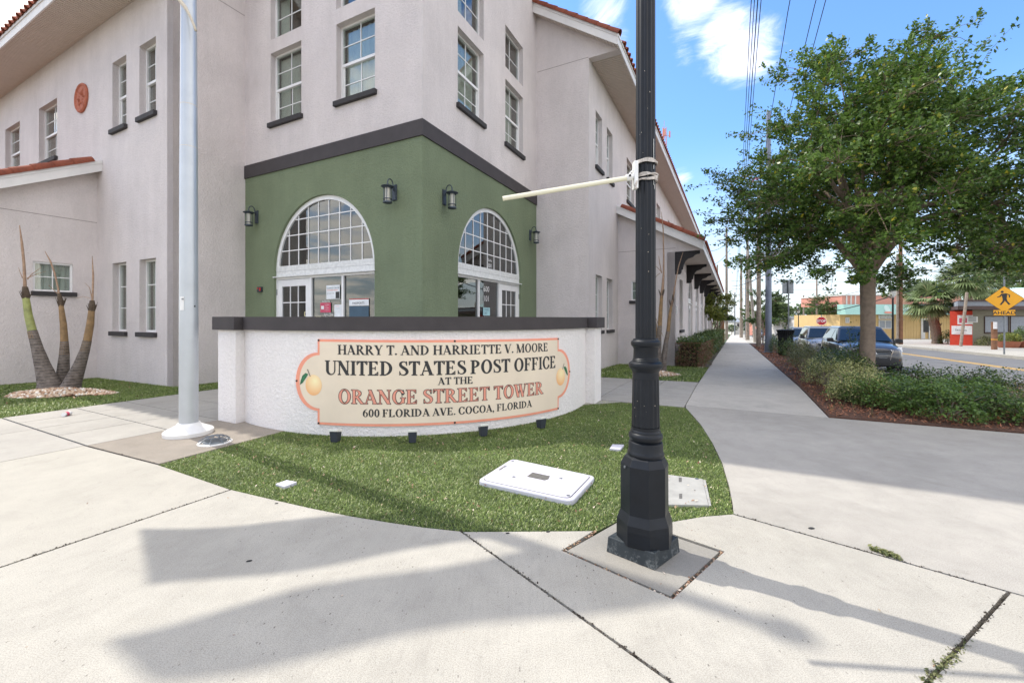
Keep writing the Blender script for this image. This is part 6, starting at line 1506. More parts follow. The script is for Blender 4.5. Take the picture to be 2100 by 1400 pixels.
# ================================================================== TREES AND SHRUBS
def branch_tree(name, label, base, height_fork, fork_r, crown_c, crown_r, n_limbs, n_clusters, per, leaf, mat, trunk_r, seedv, bark='bark', group=None, flat=-.55, tilt=(0, 0), flowers=0, parts=True, asp=.55, spray=.30, cat='tree', clump=1.0, shear=0.0):
    random.seed(seedv); g = np.random.default_rng(seedv)
    t = thing(name, base, label, cat, group); B = Vector(base); Cc = Vector(crown_c); Rr = Vector(crown_r)
    tr = MB(); fork = B + Vector((tilt[0], tilt[1], height_fork))
    pts = [B + Vector((0, 0, -.1)), B + Vector((tilt[0] * .1, 0, .12)), B.lerp(fork, .5) + Vector((.02, 0, 0)), fork]
    tr.tube([tuple(p) for p in pts], [trunk_r * 1.35, trunk_r * 1.08, trunk_r * .95, trunk_r * 1.02], 14)
    limbs = []; nodes = []
    for i in range(n_limbs):
        a = 2 * PI * i / n_limbs + random.uniform(-.3, .3); el_ = random.uniform(-.15, 1.3)
        tgt = Cc + Vector((Rr.x * .72 * math.cos(a) * math.cos(el_), Rr.y * .72 * math.sin(a) * math.cos(el_), Rr.z * (.80 * math.sin(el_) - .18)))
        m1 = fork.lerp(tgt, .35) + Vector((random.uniform(-.1, .1), random.uniform(-.1, .1), .18 * Rr.z * (1 if el_ < .7 else .2)))
        path_ = smooth_path([tuple(fork - Vector((0, 0, .12))), tuple(m1), tuple(fork.lerp(tgt, .7) + Vector((random.uniform(-.2, .2), random.uniform(-.2, .2), .1))), tuple(tgt)], 4)
        rs = [trunk_r * .52 * (1 - k / len(path_)) ** .9 + .008 for k in range(len(path_))]
        tr.tube(path_, rs, 7); limbs.append(path_); nodes += [(Vector(p), rs[k]) for k, p in enumerate(path_) if k > 2]
    NP = np.array([tuple(n_[0]) for n_ in nodes])
    # cluster centres through the crown, denser towards an uneven outline
    nb_ = max(8, n_clusters // 17); d = g.normal(size=(nb_ * 8, 3)); d /= np.linalg.norm(d, axis=1)[:, None]; d = d[d[:, 2] > flat][:nb_]
    lump = 1 + .10 * np.sin(6.2 * d[:, 0] + seedv) + .10 * np.sin(10 * d[:, 1] + 1.7 * seedv) + .10 * np.sin(9 * d[:, 2] + 3 * d[:, 0] + seedv)
    rb = g.uniform(.16, 1, nb_) ** .45 * lump; bc = np.array(Cc) + d * np.array(Rr) * rb[:, None]
    kk = int(math.ceil(n_clusters / nb_)); bs = np.array(Rr) * np.array([.155, .155, .075]) * clump
    cen = (bc[:, None, :] + g.normal(size=(nb_, kk, 3)) * bs).reshape(-1, 3); cen[:, 2] += shear * (cen[:, 0] - Cc.x); bc2 = bc.copy(); bc2[:, 2] += shear * (bc[:, 0] - Cc.x); d = (cen - np.array(Cc)) / np.array(Rr); rad = np.linalg.norm(d, axis=1); d /= rad[:, None] + 1e-6; nC = len(cen)
    allc = []
    tw = MB(); keep = ~((d[:, 2] < -.2) & (np.hypot(d[:, 0] * rad, d[:, 1] * rad) < .34)); cen = cen[keep]; rad = rad[keep]; nC = len(cen)
    bn = []
    for bq in bc2:
        n0 = NP[int(np.argmin(((NP - bq) ** 2).sum(1)))]; tw.tube([tuple(n0), tuple((n0 + bq) / 2 + np.array([0, 0, .05])), tuple(bq)], [.018, .013, .008], 5, cap=False)
    for i in range(nC):
        c = cen[i]; n0 = bc2[int(np.argmin(((bc2 - c) ** 2).sum(1)))]; dirv = c - n0; L_ = np.linalg.norm(dirv) + 1e-6
        outd = (c - np.array(Cc)) / (np.array(Rr)); outd = outd / (np.linalg.norm(outd) + 1e-6); outd[2] *= .45
        tip = c + outd * spray * g.uniform(.6, 2.3) + np.array([0, 0, spray * g.uniform(-.3, .6)]); mid = (n0 + c) / 2 + np.array([0, 0, .10 * L_])
        if rad[i] > .45 or i % 2 == 0: tw.tube([tuple(n0), tuple(mid), tuple(c), tuple(tip)], [.008, .006, .004, .0025], 4, cap=False)
        m_ = int(per * g.uniform(.6, 1.3)); tt = g.uniform(-.35, 1.1, m_); off = g.normal(0, spray * .25, (m_, 3)) * (1.05 - .5 * np.clip(tt, 0, 1))[:, None]
        allc.append(c + (tip - c) * tt[:, None] + off)
    A = np.concatenate(allc); v, f = leaves(A, .45, leaf, asp, .35)
    tr.build('trunk', bark, t, smooth=True); tw.build('twigs', bark, t, kind='stuff')
    np_mesh('crown', v, f, mat, t, kind='stuff')
    if flowers:
        qf = MB()
        for k in range(flowers):
            c = cen[int(g.integers(nC))] + np.array([0, 0, .15]); v2, f2 = leaves(c + g.normal(0, .10, (60, 3)), .3, .05, .8); qf.add([tuple(q) for q in v2], [tuple(int(x) for x in r) for r in f2])
        qf.build('blossom', 'myrtle_flower', t)
    return t
simple('myrtle_flower', (.55, .22, .36), .7)
tb_ = Vector((.8355 * 10.2, 10.2)); 
branch_tree('crape_myrtle', 'large spreading crape myrtle in the planting bed before the parked dark car', (tb_.x, tb_.y, gz(tb_.y)), 2.62, 0, (tb_.x + .55, tb_.y + .1, 4.86), (3.55, 2.8, 2.95), 24, 2800, 50, .084, 'myrtle_leaf', .150, 5, flat=-.80, flowers=3, tilt=(.03, 0), spray=.27, clump=.72, shear=.10)

def shrub(px, py, rx, ry, h, mat, size, n, label, name='shrub', cat='shrub', cu=0.0, asp=.6, twigs=14, seedv=1, wu=None, group=None, twigmat='twig_bark', top=None, flatb=.0):
    g = np.random.default_rng(seedv * 7 + 3); random.seed(seedv)
    p = WU(*wu) if wu else G(px, py); z0 = gz(p.y)
    t = thing(name, (p.x, p.y, z0), label, cat, group)
    d = g.normal(size=(n, 3)); d[:, 2] = np.abs(d[:, 2]); d /= np.linalg.norm(d, axis=1)[:, None]
    lump = 1 + .16 * np.sin(4 * np.arctan2(d[:, 1], d[:, 0]) + seedv) + .14 * np.sin(7 * d[:, 0] + 5 * d[:, 1] + seedv * 2) + .10 * np.sin(13 * d[:, 1] + 9 * d[:, 2])
    r = g.uniform(.45, 1, n) ** .45 * lump
    off = np.stack([d[:, 0] * rx * r, d[:, 1] * ry * r, h * (.10 + .92 * d[:, 2] ** .8 * r)], 1)
    off[:, 2] = np.clip(off[:, 2], .02, None)
    ux, uy = Uv.x, Uv.y
    X = off[:, 0] * Nv.x + off[:, 1] * Uv.x; Y = off[:, 0] * Nv.y + off[:, 1] * Uv.y
    c = np.stack([X + p.x, Y + p.y, off[:, 2] + z0], 1); v, f = leaves(c, .9, size, asp, .4); np_mesh('foliage', v, f, mat, t, kind='stuff')
    q = MB()
    for k in range(twigs):
        a = random.uniform(0, 2 * PI); rr_ = random.uniform(.3, 1.02); e = Vector((math.cos(a) * rx * rr_, math.sin(a) * ry * rr_)); ex = Nv * e.x + Uv * e.y
        zt = h * random.uniform(.55, 1.12) * (1.1 - .4 * rr_)
        q.tube([(p.x + ex.x * .12, p.y + ex.y * .12, z0), (p.x + ex.x * .5, p.y + ex.y * .5 + .02, z0 + zt * .55), (p.x + ex.x * .95, p.y + ex.y * .95, z0 + zt)], [.012, .008, .003], 5)
    q.build('stems', twigmat, t)
    return t
# planting bed, near to far ( wu = across, along )
shrub(0, 0, .95, .75, .52, 'round_leaf', 0.0406, 7540, 'low green round leaved shrub at the front centre of the bed', wu=(2.9, 8.95), seedv=3, asp=.75)
shrub(0, 0, .80, .70, .48, 'round_leaf', 0.0390, 5220, 'low green shrub left of the front centre shrub, beside the mulch', wu=(2.35, 9.7), seedv=4, asp=.75)
shrub(0, 0, .65, .60, .45, 'round_leaf', 0.0390, 5220, 'low green shrub behind the front centre shrub', wu=(3.5, 9.9), seedv=5, asp=.75)
shrub(0, 0, .85, .60, .48, 'olive_leaf', 0.0265, 3770, 'sparse twiggy olive shrub right of the round leaved shrub', wu=(4.05, 8.85), seedv=6, twigs=60, asp=.35)
shrub(0, 0, .60, .60, .50, 'brown_twig', 0.0250, 2610, 'half dead brown shrub near the right edge of the bed', wu=(4.25, 9.6), seedv=8, twigs=60, asp=.3)
shrub(0, 0, .60, .60, .46, 'olive_leaf', 0.0281, 3190, 'sparse olive shrub at the far right corner of the bed', wu=(5.0, 9.0), seedv=9, twigs=50, asp=.35)
shrub(0, 0, .55, .5, .40, 'yellow_green_leaf', 0.0351, 2900, 'lime green tuft at the right end of the bed', wu=(4.9, 8.5), seedv=10, twigs=20, asp=.4)
shrub(0, 0, .50, .50, .56, 'variegated_leaf', 0.0312, 3770, 'pale variegated shrub nearest the sidewalk edge', wu=(2.0, 9.55), seedv=11, twigs=26)
shrub(0, 0, .50, .50, .66, 'variegated_leaf', 0.0312, 4640, 'pale variegated shrub just left of the tree trunk', wu=(2.15, 10.6), seedv=12, twigs=26)
shrub(0, 0, .50, .55, .62, 'variegated_leaf', 0.0312, 3770, 'second pale variegated shrub behind the one by the sidewalk edge', wu=(1.85, 11.7), seedv=13, twigs=20)
shrub(0, 0, .75, .60, .52, 'dark_leaf', 0.0390, 5220, 'dark low shrub at the foot of the crape myrtle', wu=(3.25, 11.3), seedv=14, asp=.7)
shrub(0, 0, .70, .60, .50, 'dark_leaf', 0.0390, 4640, 'dark low shrub right of the crape myrtle trunk', wu=(4.3, 11.4), seedv=15, asp=.7)
shrub(0, 0, .55, .55, .46, 'dark_leaf', 0.0390, 3480, 'dark low shrub near the kerb behind the twiggy shrubs', wu=(4.95, 10.6), seedv=16, asp=.7)
shrub(0, 0, .60, .75, .72, 'dark_leaf', 0.0390, 5510, 'taller dark green shrub left of the tree trunk', wu=(2.35, 12.6), seedv=17, asp=.7)
shrub(0, 0, .60, .80, .76, 'dark_leaf', 0.0406, 4930, 'dark green shrub in front of the bonnet of the second car', wu=(2.4, 14.2), seedv=18, asp=.7)
shrub(0, 0, .22, .22, 1.25, 'dark_leaf', 0.0546, 609, 'loose upright dark shrub rising before the dark car', wu=(2.65, 13.2), seedv=19, asp=.6, twigs=16)
shrub(0, 0, .50, .80, .74, 'olive_leaf', 0.0374, 4060, 'olive green shrub at the left side of the bed beyond the variegated ones', wu=(2.0, 16.0), seedv=20)
shrub(0, 0, .50, .8, .80, 'olive_leaf', 0.0390, 3770, 'olive green shrub beside the steel pole base', wu=(2.2, 18.2), seedv=21)
shrub(0, 0, .45, .9, .85, 'dark_leaf', 0.0468, 2900, 'dark shrub beyond the steel pole', wu=(2.3, 23.4), seedv=22)
shrub(0, 0, .45, .9, .95, 'dark_leaf', 0.0468, 2610, 'dark shrub by the leaning wooden pole', wu=(2.1, 27.0), seedv=23)
shrub(0, 0, .42, 1.2, .95, 'dark_leaf', 0.0546, 2175, 'farthest dark shrub along the mulch strip', wu=(2.2, 33.0), seedv=24)
# red fallen leaves and grass wisps in the bed
wp = []
for k in range(34):
    p = WU(random.uniform(1.4, 4.8), random.uniform(8.15, 9.6)); a0 = random.uniform(0, 2 * PI)
    for j in range(5): a = random.uniform(0, 2 * PI); wp.append(((p.x, p.y, gz(p.y) + .01), a, random.uniform(.08, .22)))
q = MB()
for (c, a, l) in wp:
    dx, dy = math.cos(a), math.sin(a); q.add([(c[0] - dy * .004, c[1] + dx * .004, c[2]), (c[0] + dy * .004, c[1] - dx * .004, c[2]), (c[0] + dx * l * .5, c[1] + dy * l * .5, c[2] + l)], [(0, 1, 2)])
tag(q.build('grass_tufts', 'olive_leaf', kind='stuff'), 'thin grass wisps growing through the mulch', 'grass')
# brown clipped hedge along the porch
def hedge(w0, w1, u0, u1, h, label, name='hedge', seedv=1, n=16000, mats=(('brown_twig', .72), ('dark_leaf', .28))):
    g = np.random.default_rng(seedv); p = WU((w0 + w1) / 2, (u0 + u1) / 2); t = thing(name, (p.x, p.y, gz(p.y)), label, 'hedge')
    k0 = 0
    for mi, (mt, fr) in enumerate(mats):
        m_ = int(n * fr); u = u0 + (u1 - u0) * g.uniform(0, 1, m_) ** 1.5; w_ = g.uniform(w0, w1, m_); z = g.uniform(.0, 1, m_)
        face = g.uniform(0, 1, m_)
        lump = .08 * np.sin(u * 5 + mi) + .06 * np.sin(u * 11 + w_ * 9)
        w_ = np.where(face < .45, w1 + lump + g.normal(0, .05, m_), w_); z = np.where((face > .45) & (face < .8), 1.0 + lump + g.normal(0, .05, m_), z)
        u = np.where(face > .9, u0 + g.normal(0, .07, m_), u)
        if mt == 'brown_twig': z = np.minimum(z, .93)
        else: z = np.where(g.uniform(0, 1, m_) < .45, 1.0 + lump + g.normal(0, .05, m_), z)
        X = Nv.x * w_ + Uv.x * u; Y = Nv.y * w_ + Uv.y * u; c = np.stack([X, Y, gznp(Y) + .03 + z * h], 1)
        v, f = leaves(c, .3, .06 if mt != 'brown_twig' else .05, .6 if mt != 'brown_twig' else .35, .5); np_mesh('foliage', v, f, mt, t, kind='stuff')
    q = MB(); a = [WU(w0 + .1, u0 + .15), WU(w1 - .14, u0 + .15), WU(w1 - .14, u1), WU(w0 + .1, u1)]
    q.hexa([(v.x, v.y, gz(v.y) - .1) for v in a] + [(v.x, v.y, gz(v.y) + h * .86) for v in a]); q.build('dark_core', 'hedge_core', t)  # one solid near-black block behind the leaves
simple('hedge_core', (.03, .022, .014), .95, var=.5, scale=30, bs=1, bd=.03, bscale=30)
hedge(-1.78, -.98, 15.6, 22.5, .86, 'clipped hedge with brown die back below the porch corner', seedv=2, n=17000)
hedge(-1.75, -.92, 22.5, 30, .95, 'green clipped hedge further along the porch', seedv=3, n=9000, mats=(('dark_leaf', .9), ('brown_twig', .1)))
hedge(-1.75, -.85, 30, 44, 1.1, 'far end of the green hedge along the porch', seedv=4, n=8000, mats=(('dark_leaf', .8), ('olive_leaf', .2)))
litter([WU(-1.2, 15.2), WU(-.7, 15.2), WU(-.7, 18), WU(-1.2, 18)], 160, .05, 'leaf_litter', 'dry leaves fallen at the foot of the brown hedge', 'leaf litter', .02)
litter([WU(-.75, 13), WU(1.29, 13), WU(1.29, 26), WU(-.75, 26)], 40, .04, 'leaf_litter', 'few dry leaves lying on the street sidewalk', 'leaf litter', .003)
litter([WU(-6, .5), WU(-1, -1), WU(3.4, .5), WU(2, 4), WU(-4, 2.1)], 50, .016, 'leaf_litter', 'tiny dry bits scattered on the near pavement', 'leaf litter', .004)

def small_tree(name, label, wu, h, cr, mat, seedv, flowers=0, tr_r=.06, leaf=.12, nc=150, per=34, grp=None, fork=None):
    p = WU(*wu); z0 = gz(p.y)
    return branch_tree(name, label, (p.x, p.y, z0), fork or h * .45, 0, (p.x, p.y, z0 + h * .70), (cr, cr, h * .32), 5, nc, per, leaf, mat, tr_r, seedv, flat=-.75, flowers=flowers, spray=.3, group=grp)
small_tree('young_tree', 'bushy yellow green small tree at the end of the porch hedge', (-1.0, 34.5), 4.1, 1.5, 'yellow_green_leaf', 31, leaf=.12, nc=260, fork=1.2)
small_tree('young_tree', 'dark green bushy tree behind the yellow green one by the porch end', (-1.7, 40), 3.9, 1.7, 'dark_leaf', 32, leaf=.13, nc=240, fork=.9)
small_tree('young_tree', 'young crape myrtle beside the concrete utility poles', (2.4, 46), 4.6, 1.9, 'far_leaf', 33, 2, leaf=.15, nc=220, fork=2.0)
small_tree('young_tree', 'second young street tree further beyond the utility poles', (2.4, 64), 5.0, 2.0, 'far_leaf', 34, 2, leaf=.18, nc=160)
small_tree('crape_myrtle', 'green crape myrtle with pink blossoms left of the big trunk across the street', (13.4, uw(1706, 13.4)), 6.4, 3.3, 'far_leaf', 35, 6, leaf=.16, nc=300, tr_r=.12)
small_tree('street_tree', 'small green tree behind the trash bin across the street', (12.9, 150), 8, 3.2, 'far_leaf', 36, 0, leaf=.2, nc=150)

# far trees along the horizon
random.seed(77)
FT = [(1500, 3.0, 120, 'dark'), (1562, 7, 110, 'dark'), (1600, 7.5, 120, 'dark'), (1640, 9.5, 130, 'dark'), (1668, 8, 105, 'green'), (1700, 10.5, 115, 'dark'), (1722, 8.5, 100, 'dark'), (1752, 9, 120, 'green'), (1806, 10, 115, 'dark'), (1865, 13, 115, 'dark'), (1895, 14, 105, 'green'), (1922, 12, 110, 'dark'), (1990, 10.5, 100, 'dark'), (2070, 13, 90, 'green'), (1480, 6, 140, 'dark'), (1530, 5.5, 145, 'green')]
desc = ['dark rounded tree', 'broad green tree', 'tall dark tree', 'pale green tree']
where = ['above the far end of the sidewalk', 'right of the steel pole on the horizon', 'behind the back of the sign plate', 'behind the distant utility pole', 'behind the stop sign', 'just left of the blossoming crape myrtle top', 'right above the dark car roof', 'left of the big trunk on the horizon', 'right of the big trunk on the horizon', 'above the salmon parapet, left', 'above the salmon parapet, middle', 'above the salmon parapet, right', 'behind the pair of palms', 'behind the mint roof', 'behind the porch end at the far left of the street', 'at the very end of the street']
for i, (px, h, Y, kd) in enumerate(FT):
    x = (px - CX) / F_ * Y; z0 = gz(Y); g = np.random.default_rng(300 + i); n = 900
    t = thing('distant_tree', (x, Y, z0), f'{desc[i % 4]} {where[i]}', 'tree', 'distant trees along the horizon')
    d = g.normal(size=(n, 3)); d /= np.linalg.norm(d, axis=1)[:, None]; R3 = np.array([h * .52, h * .45, h * .36]); lump = 1 + .22 * np.sin(4 * d[:, 0] * 2 + i) + .18 * np.sin(6 * d[:, 2] * 2 + i * 2)
    c = np.array([x, Y, z0 + h * .62]) + d * R3 * (g.uniform(.35, 1, n) ** .5 * lump)[:, None]; v, f = leaves(c, .4, h * .085, .8, .5)
    np_mesh('crown', v, f, 'far_leaf' if kd == 'green' else 'dark_leaf', t, kind='stuff'); q = MB(); q.tube([(x, Y, z0 - .3), (x + .2, Y, z0 + h * .3), (x, Y, z0 + h * .6)], [h * .035, h * .028, h * .015], 7); q.build('trunk', 'bark', t)

# cabbage palms ------------------------------------------------------
def cabbage_palm(px, base_py, crown_py, Y, cr, tr, label, n=46, seedv=1, lean=0.0):
    random.seed(seedv); x = (px - CX) / F_ * Y; z0 = gz(Y); zc_ = EYE - (crown_py - HY) / F_ * Y; x1 = x + lean
    t = thing('cabbage_palm', (x, Y, z0), label, 'palm tree')
    q = MB(); k = 18; q.tube([(x + lean * (i / k) ** 1.5, Y, z0 - .1 + (zc_ - z0 - .2) * i / k) for i in range(k + 1)], [tr * (1.15 if i < 2 else 1 + .10 * (i % 2)) for i in range(k + 1)], 10); q.build('trunk', 'bark', t)
    q = MB()
    for i in range(40):
        a = random.uniform(0, 2 * PI); f_ = random.uniform(.45, 1); zz_ = z0 + (zc_ - z0 - .3) * f_; xx = x + lean * f_ ** 1.5
        q.tube([(xx + tr * math.cos(a), Y + tr * math.sin(a), zz_), (xx + (tr + .14) * math.cos(a), Y + (tr + .14) * math.sin(a), zz_ + .22)], [.05, .02], 4)
    q.build('boots', 'twig_bark', t)
    V3 = []; Fq = []
    for i in range(n):
        a = random.uniform(0, 2 * PI); e = random.uniform(-.9, 1.35); L_ = cr * random.uniform(.75, 1.05)
        d = Vector((math.cos(a) * math.cos(e), math.sin(a) * math.cos(e), math.sin(e))); s = d.cross(Vector((0, 0, 1)));
        if s.length < .1: s = Vector((1, 0, 0))
        s.normalize(); up = s.cross(d); c0 = Vector((x1, Y, zc_)); hub = c0 + d * L_ * .5
        st = len(V3); V3 += [tuple(c0 - s * .015), tuple(c0 + s * .015), tuple(hub + s * .012), tuple(hub - s * .012)]; Fq.append((st, st + 1, st + 2, st + 3))
        for j in range(22):
            an = -1.9 + 3.8 * j / 21; dd = d * math.cos(an) + s * math.sin(an) + up * .10 * math.cos(an * 3); l = L_ * .58 * (1 - .12 * abs(an))
            m1 = hub + dd * l * .6 + Vector((0, 0, -.03 * l)); tip = hub + dd * l + Vector((0, 0, -.32 * l * abs(math.cos(e)) - .08)); wv = s * math.cos(an) - d * math.sin(an); wv = wv * .028 * cr
            st = len(V3); V3 += [tuple(hub), tuple(m1 + wv), tuple(tip), tuple(m1 - wv)]; Fq.append((st, st + 1, st + 2, st + 3))
    np_mesh('fronds', np.array(V3), np.array(Fq), 'palm_leaf', t, kind='stuff')
cabbage_palm(1922, 703, 618, 40, 2.5, .36, 'short cabbage palm with rough trunk in front of the yellow shop', 56, 1, lean=-.7)
cabbage_palm(1990, 660, 572, 50, 3.1, .38, 'tall cabbage palm behind the red wall building', 60, 2, lean=-.4)
cabbage_palm(2008, 660, 592, 53, 2.7, .40, 'second palm behind the olive building roof, leaning left', 50, 3, lean=.8)
cabbage_palm(1600, 660, 640, 120, 3.6, .40, 'distant cabbage palm on the horizon right of the steel pole', 40, 4)
# bushy plant at the palm foot
for i, (px, py, Y, r, h, mt, lab) in enumerate(((1944, 700, 39, .75, 1.3, 'dark_leaf', 'dark spiky bush between the short palm and the red wall'), (2026, 695, 34.5, .8, .8, 'olive_leaf', 'grey green shrub under the olive building window'),
        (2068, 690, 31, .75, 1.1, 'yellow_green_leaf', 'bright green fern in a wide clay pot'), (2100, 690, 31.0, .8, 1.4, 'far_leaf', 'leafy potted plant at the right edge of the picture'), (2096, 672, 33, .6, 1.6, 'dark_leaf', 'darker leafy plant behind the potted ones'))):
    x = (px - CX) / F_ * Y; t = thing('potted_plant' if 'pot' in lab else 'bush', (x, Y, gz(Y)), lab, 'plant'); g = np.random.default_rng(40 + i); n = 900
    d = g.normal(size=(n, 3)); d[:, 2] = np.abs(d[:, 2]); d /= np.linalg.norm(d, axis=1)[:, None]; zb = .45 if 'pot' in lab else .05
    c = np.array([x, Y, gz(Y) + zb]) + d * np.array([r, r, h - zb]) * g.uniform(.3, 1, n)[:, None] ** .5; v, f = leaves(c, .6, .16, .3, .4); np_mesh('foliage', v, f, mt, t, kind='stuff')
    if 'pot' in lab: q = MB(); q.lathe((x, Y, gz(Y)), [(.40, -.1), (.5, .0), (.62, .38), (.66, .45), (.58, .45), (.0, .40)], 16); q.build('pot', 'terracotta_pot', t, smooth=True, auto=40)
    else: q = MB(); q.tube([(x, Y, gz(Y) - .1), (x, Y, gz(Y) + .3)], .05, 6); q.build('stem', 'bark', t)
# big overhanging tree at the right edge
xb = (2212 - CX) / F_ * 27
branch_tree('shade_tree', 'leafy green tree reaching in at the right edge behind the yellow crossing sign', (xb, 27, gz(27)), 3.0, 0, (xb - .6, 27, 5.5), (4.3, 3.6, 2.5), 8, 480, 60, .17, 'far_leaf', .28, 9, flat=-.7, spray=.45)

# ================================================================== ROADSIDE POLES, SIGNS, WIRES
def pole(name, px, wu, h, r0, r1, mat, label, lean=0, base=None, extra=None, grp=None, seg=14, cat='utility pole'):
    p = WU(*wu); z0 = gz(p.y); t = thing(name, (p.x, p.y, z0), label, cat, grp)
    q = MB(); q.tube([(p.x, p.y, z0 - .2), (p.x + lean * .5, p.y, z0 + h / 2), (p.x + lean, p.y, z0 + h)], [r0, (r0 + r1) / 2, r1], seg); q.build('shaft', mat, t, smooth=True, auto=40)
    return t, p, z0
t, p, z0 = pole('steel_pole', 0, (1.72, uw(1576, 1.72)), 13.5, .17, .11, 'blue_grey_steel', 'thick blue grey steel traffic pole standing in the mulch strip')
q = MB(); q.lathe((p.x, p.y, z0), [(.26, 0), (.26, .05), (.20, .06), (.20, .40), (.185, .42)], 8, cap=False); q.build('base_cover', 'blue_grey_steel', t)
q = MB(); q.box(p.x - .30, p.x + .30, p.y - .30, p.y + .30, z0 - .1, z0 + .03); q.build('footing', 'concrete_pad', t)
pole('utility_pole', 0, (1.65, uw(1556, 1.65)), 11.5, .17, .12, 'pole_wood', 'straight wooden utility pole just left of the steel pole')
pole('utility_pole', 0, (1.95, uw(1549, 1.95)), 11.0, .16, .10, 'pole_concrete', 'pale pole leaning left between the wooden and concrete poles', lean=-.9)
t, p, z0 = pole('concrete_pole', 0, (1.55, uw(1533, 1.55)), 13.0, .24, .14, 'pole_wood', 'stout weathered utility pole with transformer bracket')
q = MB(); 
for zc2 in (6.2, 7.4, 8.6): q.box(p.x - .4, p.x + .4, p.y - .5, p.y - .3, z0 + zc2, z0 + zc2 + .12)
q.build('bracket', 'steel_grey', t)
pole('concrete_pole', 0, (1.10, uw(1520, 1.10)), 13.0, .26, .15, 'pole_wood', 'stout grey pole at the left of the pole cluster on the sidewalk')
pole('utility_pole', 0, (1.75, uw(1528, 1.6) + 4), 10.0, .09, .06, 'blue_grey_steel', 'slim blue grey pipe pole in the pole cluster')
t, p, z0 = pole('utility_pole', 0, (-.9, 66), 15.5, .20, .13, 'pole_wood', 'tall wooden pole rising past the end of the porch eave')
q = MB(); q.tube([tuple(Vector((p.x, p.y, z0 + 13.8)) - Vector((Nv.x, Nv.y, 0)) * 1.2), tuple(Vector((p.x, p.y, z0 + 13.8)) + Vector((Nv.x, Nv.y, 0)) * 1.2)], .07, 6); q.build('crossarm', 'pole_wood', t)
pole('utility_pole', 0, (-2.3, 74), 11.5, .17, .12, 'pole_wood', 'shorter wooden pole left of the tall one beyond the porch')
pole('utility_pole', 0, (.2, 118), 10.5, .16, .12, 'steel_grey', 'far thin pole with crossarm at the end of the street')
pole('utility_pole', 0, (1.2, 100), 13, .16, .12, 'steel_grey', 'far dark pole between the tall wooden pole and the cluster')
pole('utility_pole', 0, (13.0, uw(1675, 13.0)), 10.5, .16, .12, 'pole_wood', 'wooden pole across the street left of the stop sign')
pole('utility_pole', 0, (13.4, uw(1648, 13.4)), 8.8, .17, .12, 'pole_wood', 'shorter wooden pole across the street behind the parked cars')
t, p, z0 = pole('utility_pole', 0, (13.1, uw(1847, 13.1)), 10.0, .16, .13, 'pole_wood_brown', 'brown wooden pole with grey conduit behind the dark car mirror')
q = MB(); q.tube([(p.x - .28, p.y, z0), (p.x - .28, p.y, z0 + 8)], .09, 8); q.build('conduit', 'pole_wood', t)
q = MB(); q.tube([(p.x - .40, p.y, z0 + 2.2), (p.x + .19, p.y - .17, z0 + 2.2)], .02, 5); q.build('band', 'steel_grey', t)
# small black street lamps
def lamp2(px, Y, h, label):
    x = (px - CX) / F_ * Y; z0 = gz(Y); t = thing('street_lamp', (x, Y, z0), label, 'street lamp', 'black street lamps across the street')
    q = MB(); q.lathe((x, Y, z0), [(.16, -.1), (.16, .5), (.10, .55), (.07, .7), (.055, h - .75), (.09, h - .72), (.05, h - .66)], 12); q.build('post', 'post_paint', t, smooth=True, auto=40)
    q = MB(); q.lathe((x, Y, z0), [(.08, h - .65), (.17, h - .5), (.21, h - .15)], 10); q.build('lantern_glass', 'lantern_glass', t)
    q = MB(); q.lathe((x, Y, z0), [(.26, h - .16), (.24, h - .10), (.08, h), (.02, h + .12), (0, h + .14)], 12); q.build('hood', 'post_paint', t)
lamp2(1831, 30.5, 4.25, 'black street lamp standing left of the brown utility pole')
lamp2(1637.5, 62, 4.4, 'small black street lamp above the second parked car')
# pedestrian warning sign
def board(t, cx, cy, cz, pts, th, name, mat, n):
    q = MB(); a = Vector((-n.y, n.x, 0)); q.prism(pts, lambda s, z: (cx + a.x * s + n.x * th, cy + a.y * s + n.y * th, cz + z), lambda s, z: (cx + a.x * s, cy + a.y * s, cz + z)); return q.build(name, mat, t)
Yp = 22.2; xp = (2059.5 - CX) / F_ * Yp; zp = gz(Yp)
ps = thing('pedestrian_sign', (xp, Yp, zp), 'yellow diamond walking person warning sign with AHEAD plate', 'sign')
q = MB(); q.tube([(xp, Yp, zp - .1), (xp, Yp, zp + 4.05)], .035, 8); q.build('post', 'steel_grey', ps)
nS = Vector((-xp, -Yp, 0)).normalized()
def FPs(s, z, o=0.0): a = Vector((-nS.y, nS.x)); return (xp + a.x * s + nS.x * (.05 + o), Yp + a.y * s + nS.y * (.05 + o), z)
cz = EYE - (613.5 - HY) / F_ * Yp; hs = .695
def dia(r, o0, o1, nm, mt): q = MB(); q.prism([(r, 0), (0, r), (-r, 0), (0, -r)], lambda s, z: FPs(s, cz + z, o0), lambda s, z: FPs(s, cz + z, o1)); q.build(nm, mt, ps)
dia(hs, 0, .006, 'diamond_edge', 'letter_black'); dia(hs - .02, .0065, .009, 'diamond', 'sign_yellow')
cp = EYE - (641 - HY) / F_ * Yp
for (a, b, o, mt, nm) in ((.395, .16, .0, 'letter_black', 'plate_edge'), (.375, .14, .0065, 'sign_yellow', 'plate')):
    q = MB(); q.fbox(FPs, -a, a, cp - b, cp + b, o, o + .006 if o == 0 else o + .0025); q.build(nm, mt, ps)
q = MB()
def pg(pts): q.add([FPs(s, cz + z, .0105) for s, z in pts], [tuple(range(len(pts)))])
n = 14; pg([(-.07 + .055 * math.cos(2 * PI * k / n), .385 + .06 * math.sin(2 * PI * k / n)) for k in range(n)])
pg([(-.10, .29), (.06, .31), (.10, .27), (.085, .02), (-.05, .0), (-.075, .12)])
q.build('walker_torso', 'letter_black', ps)
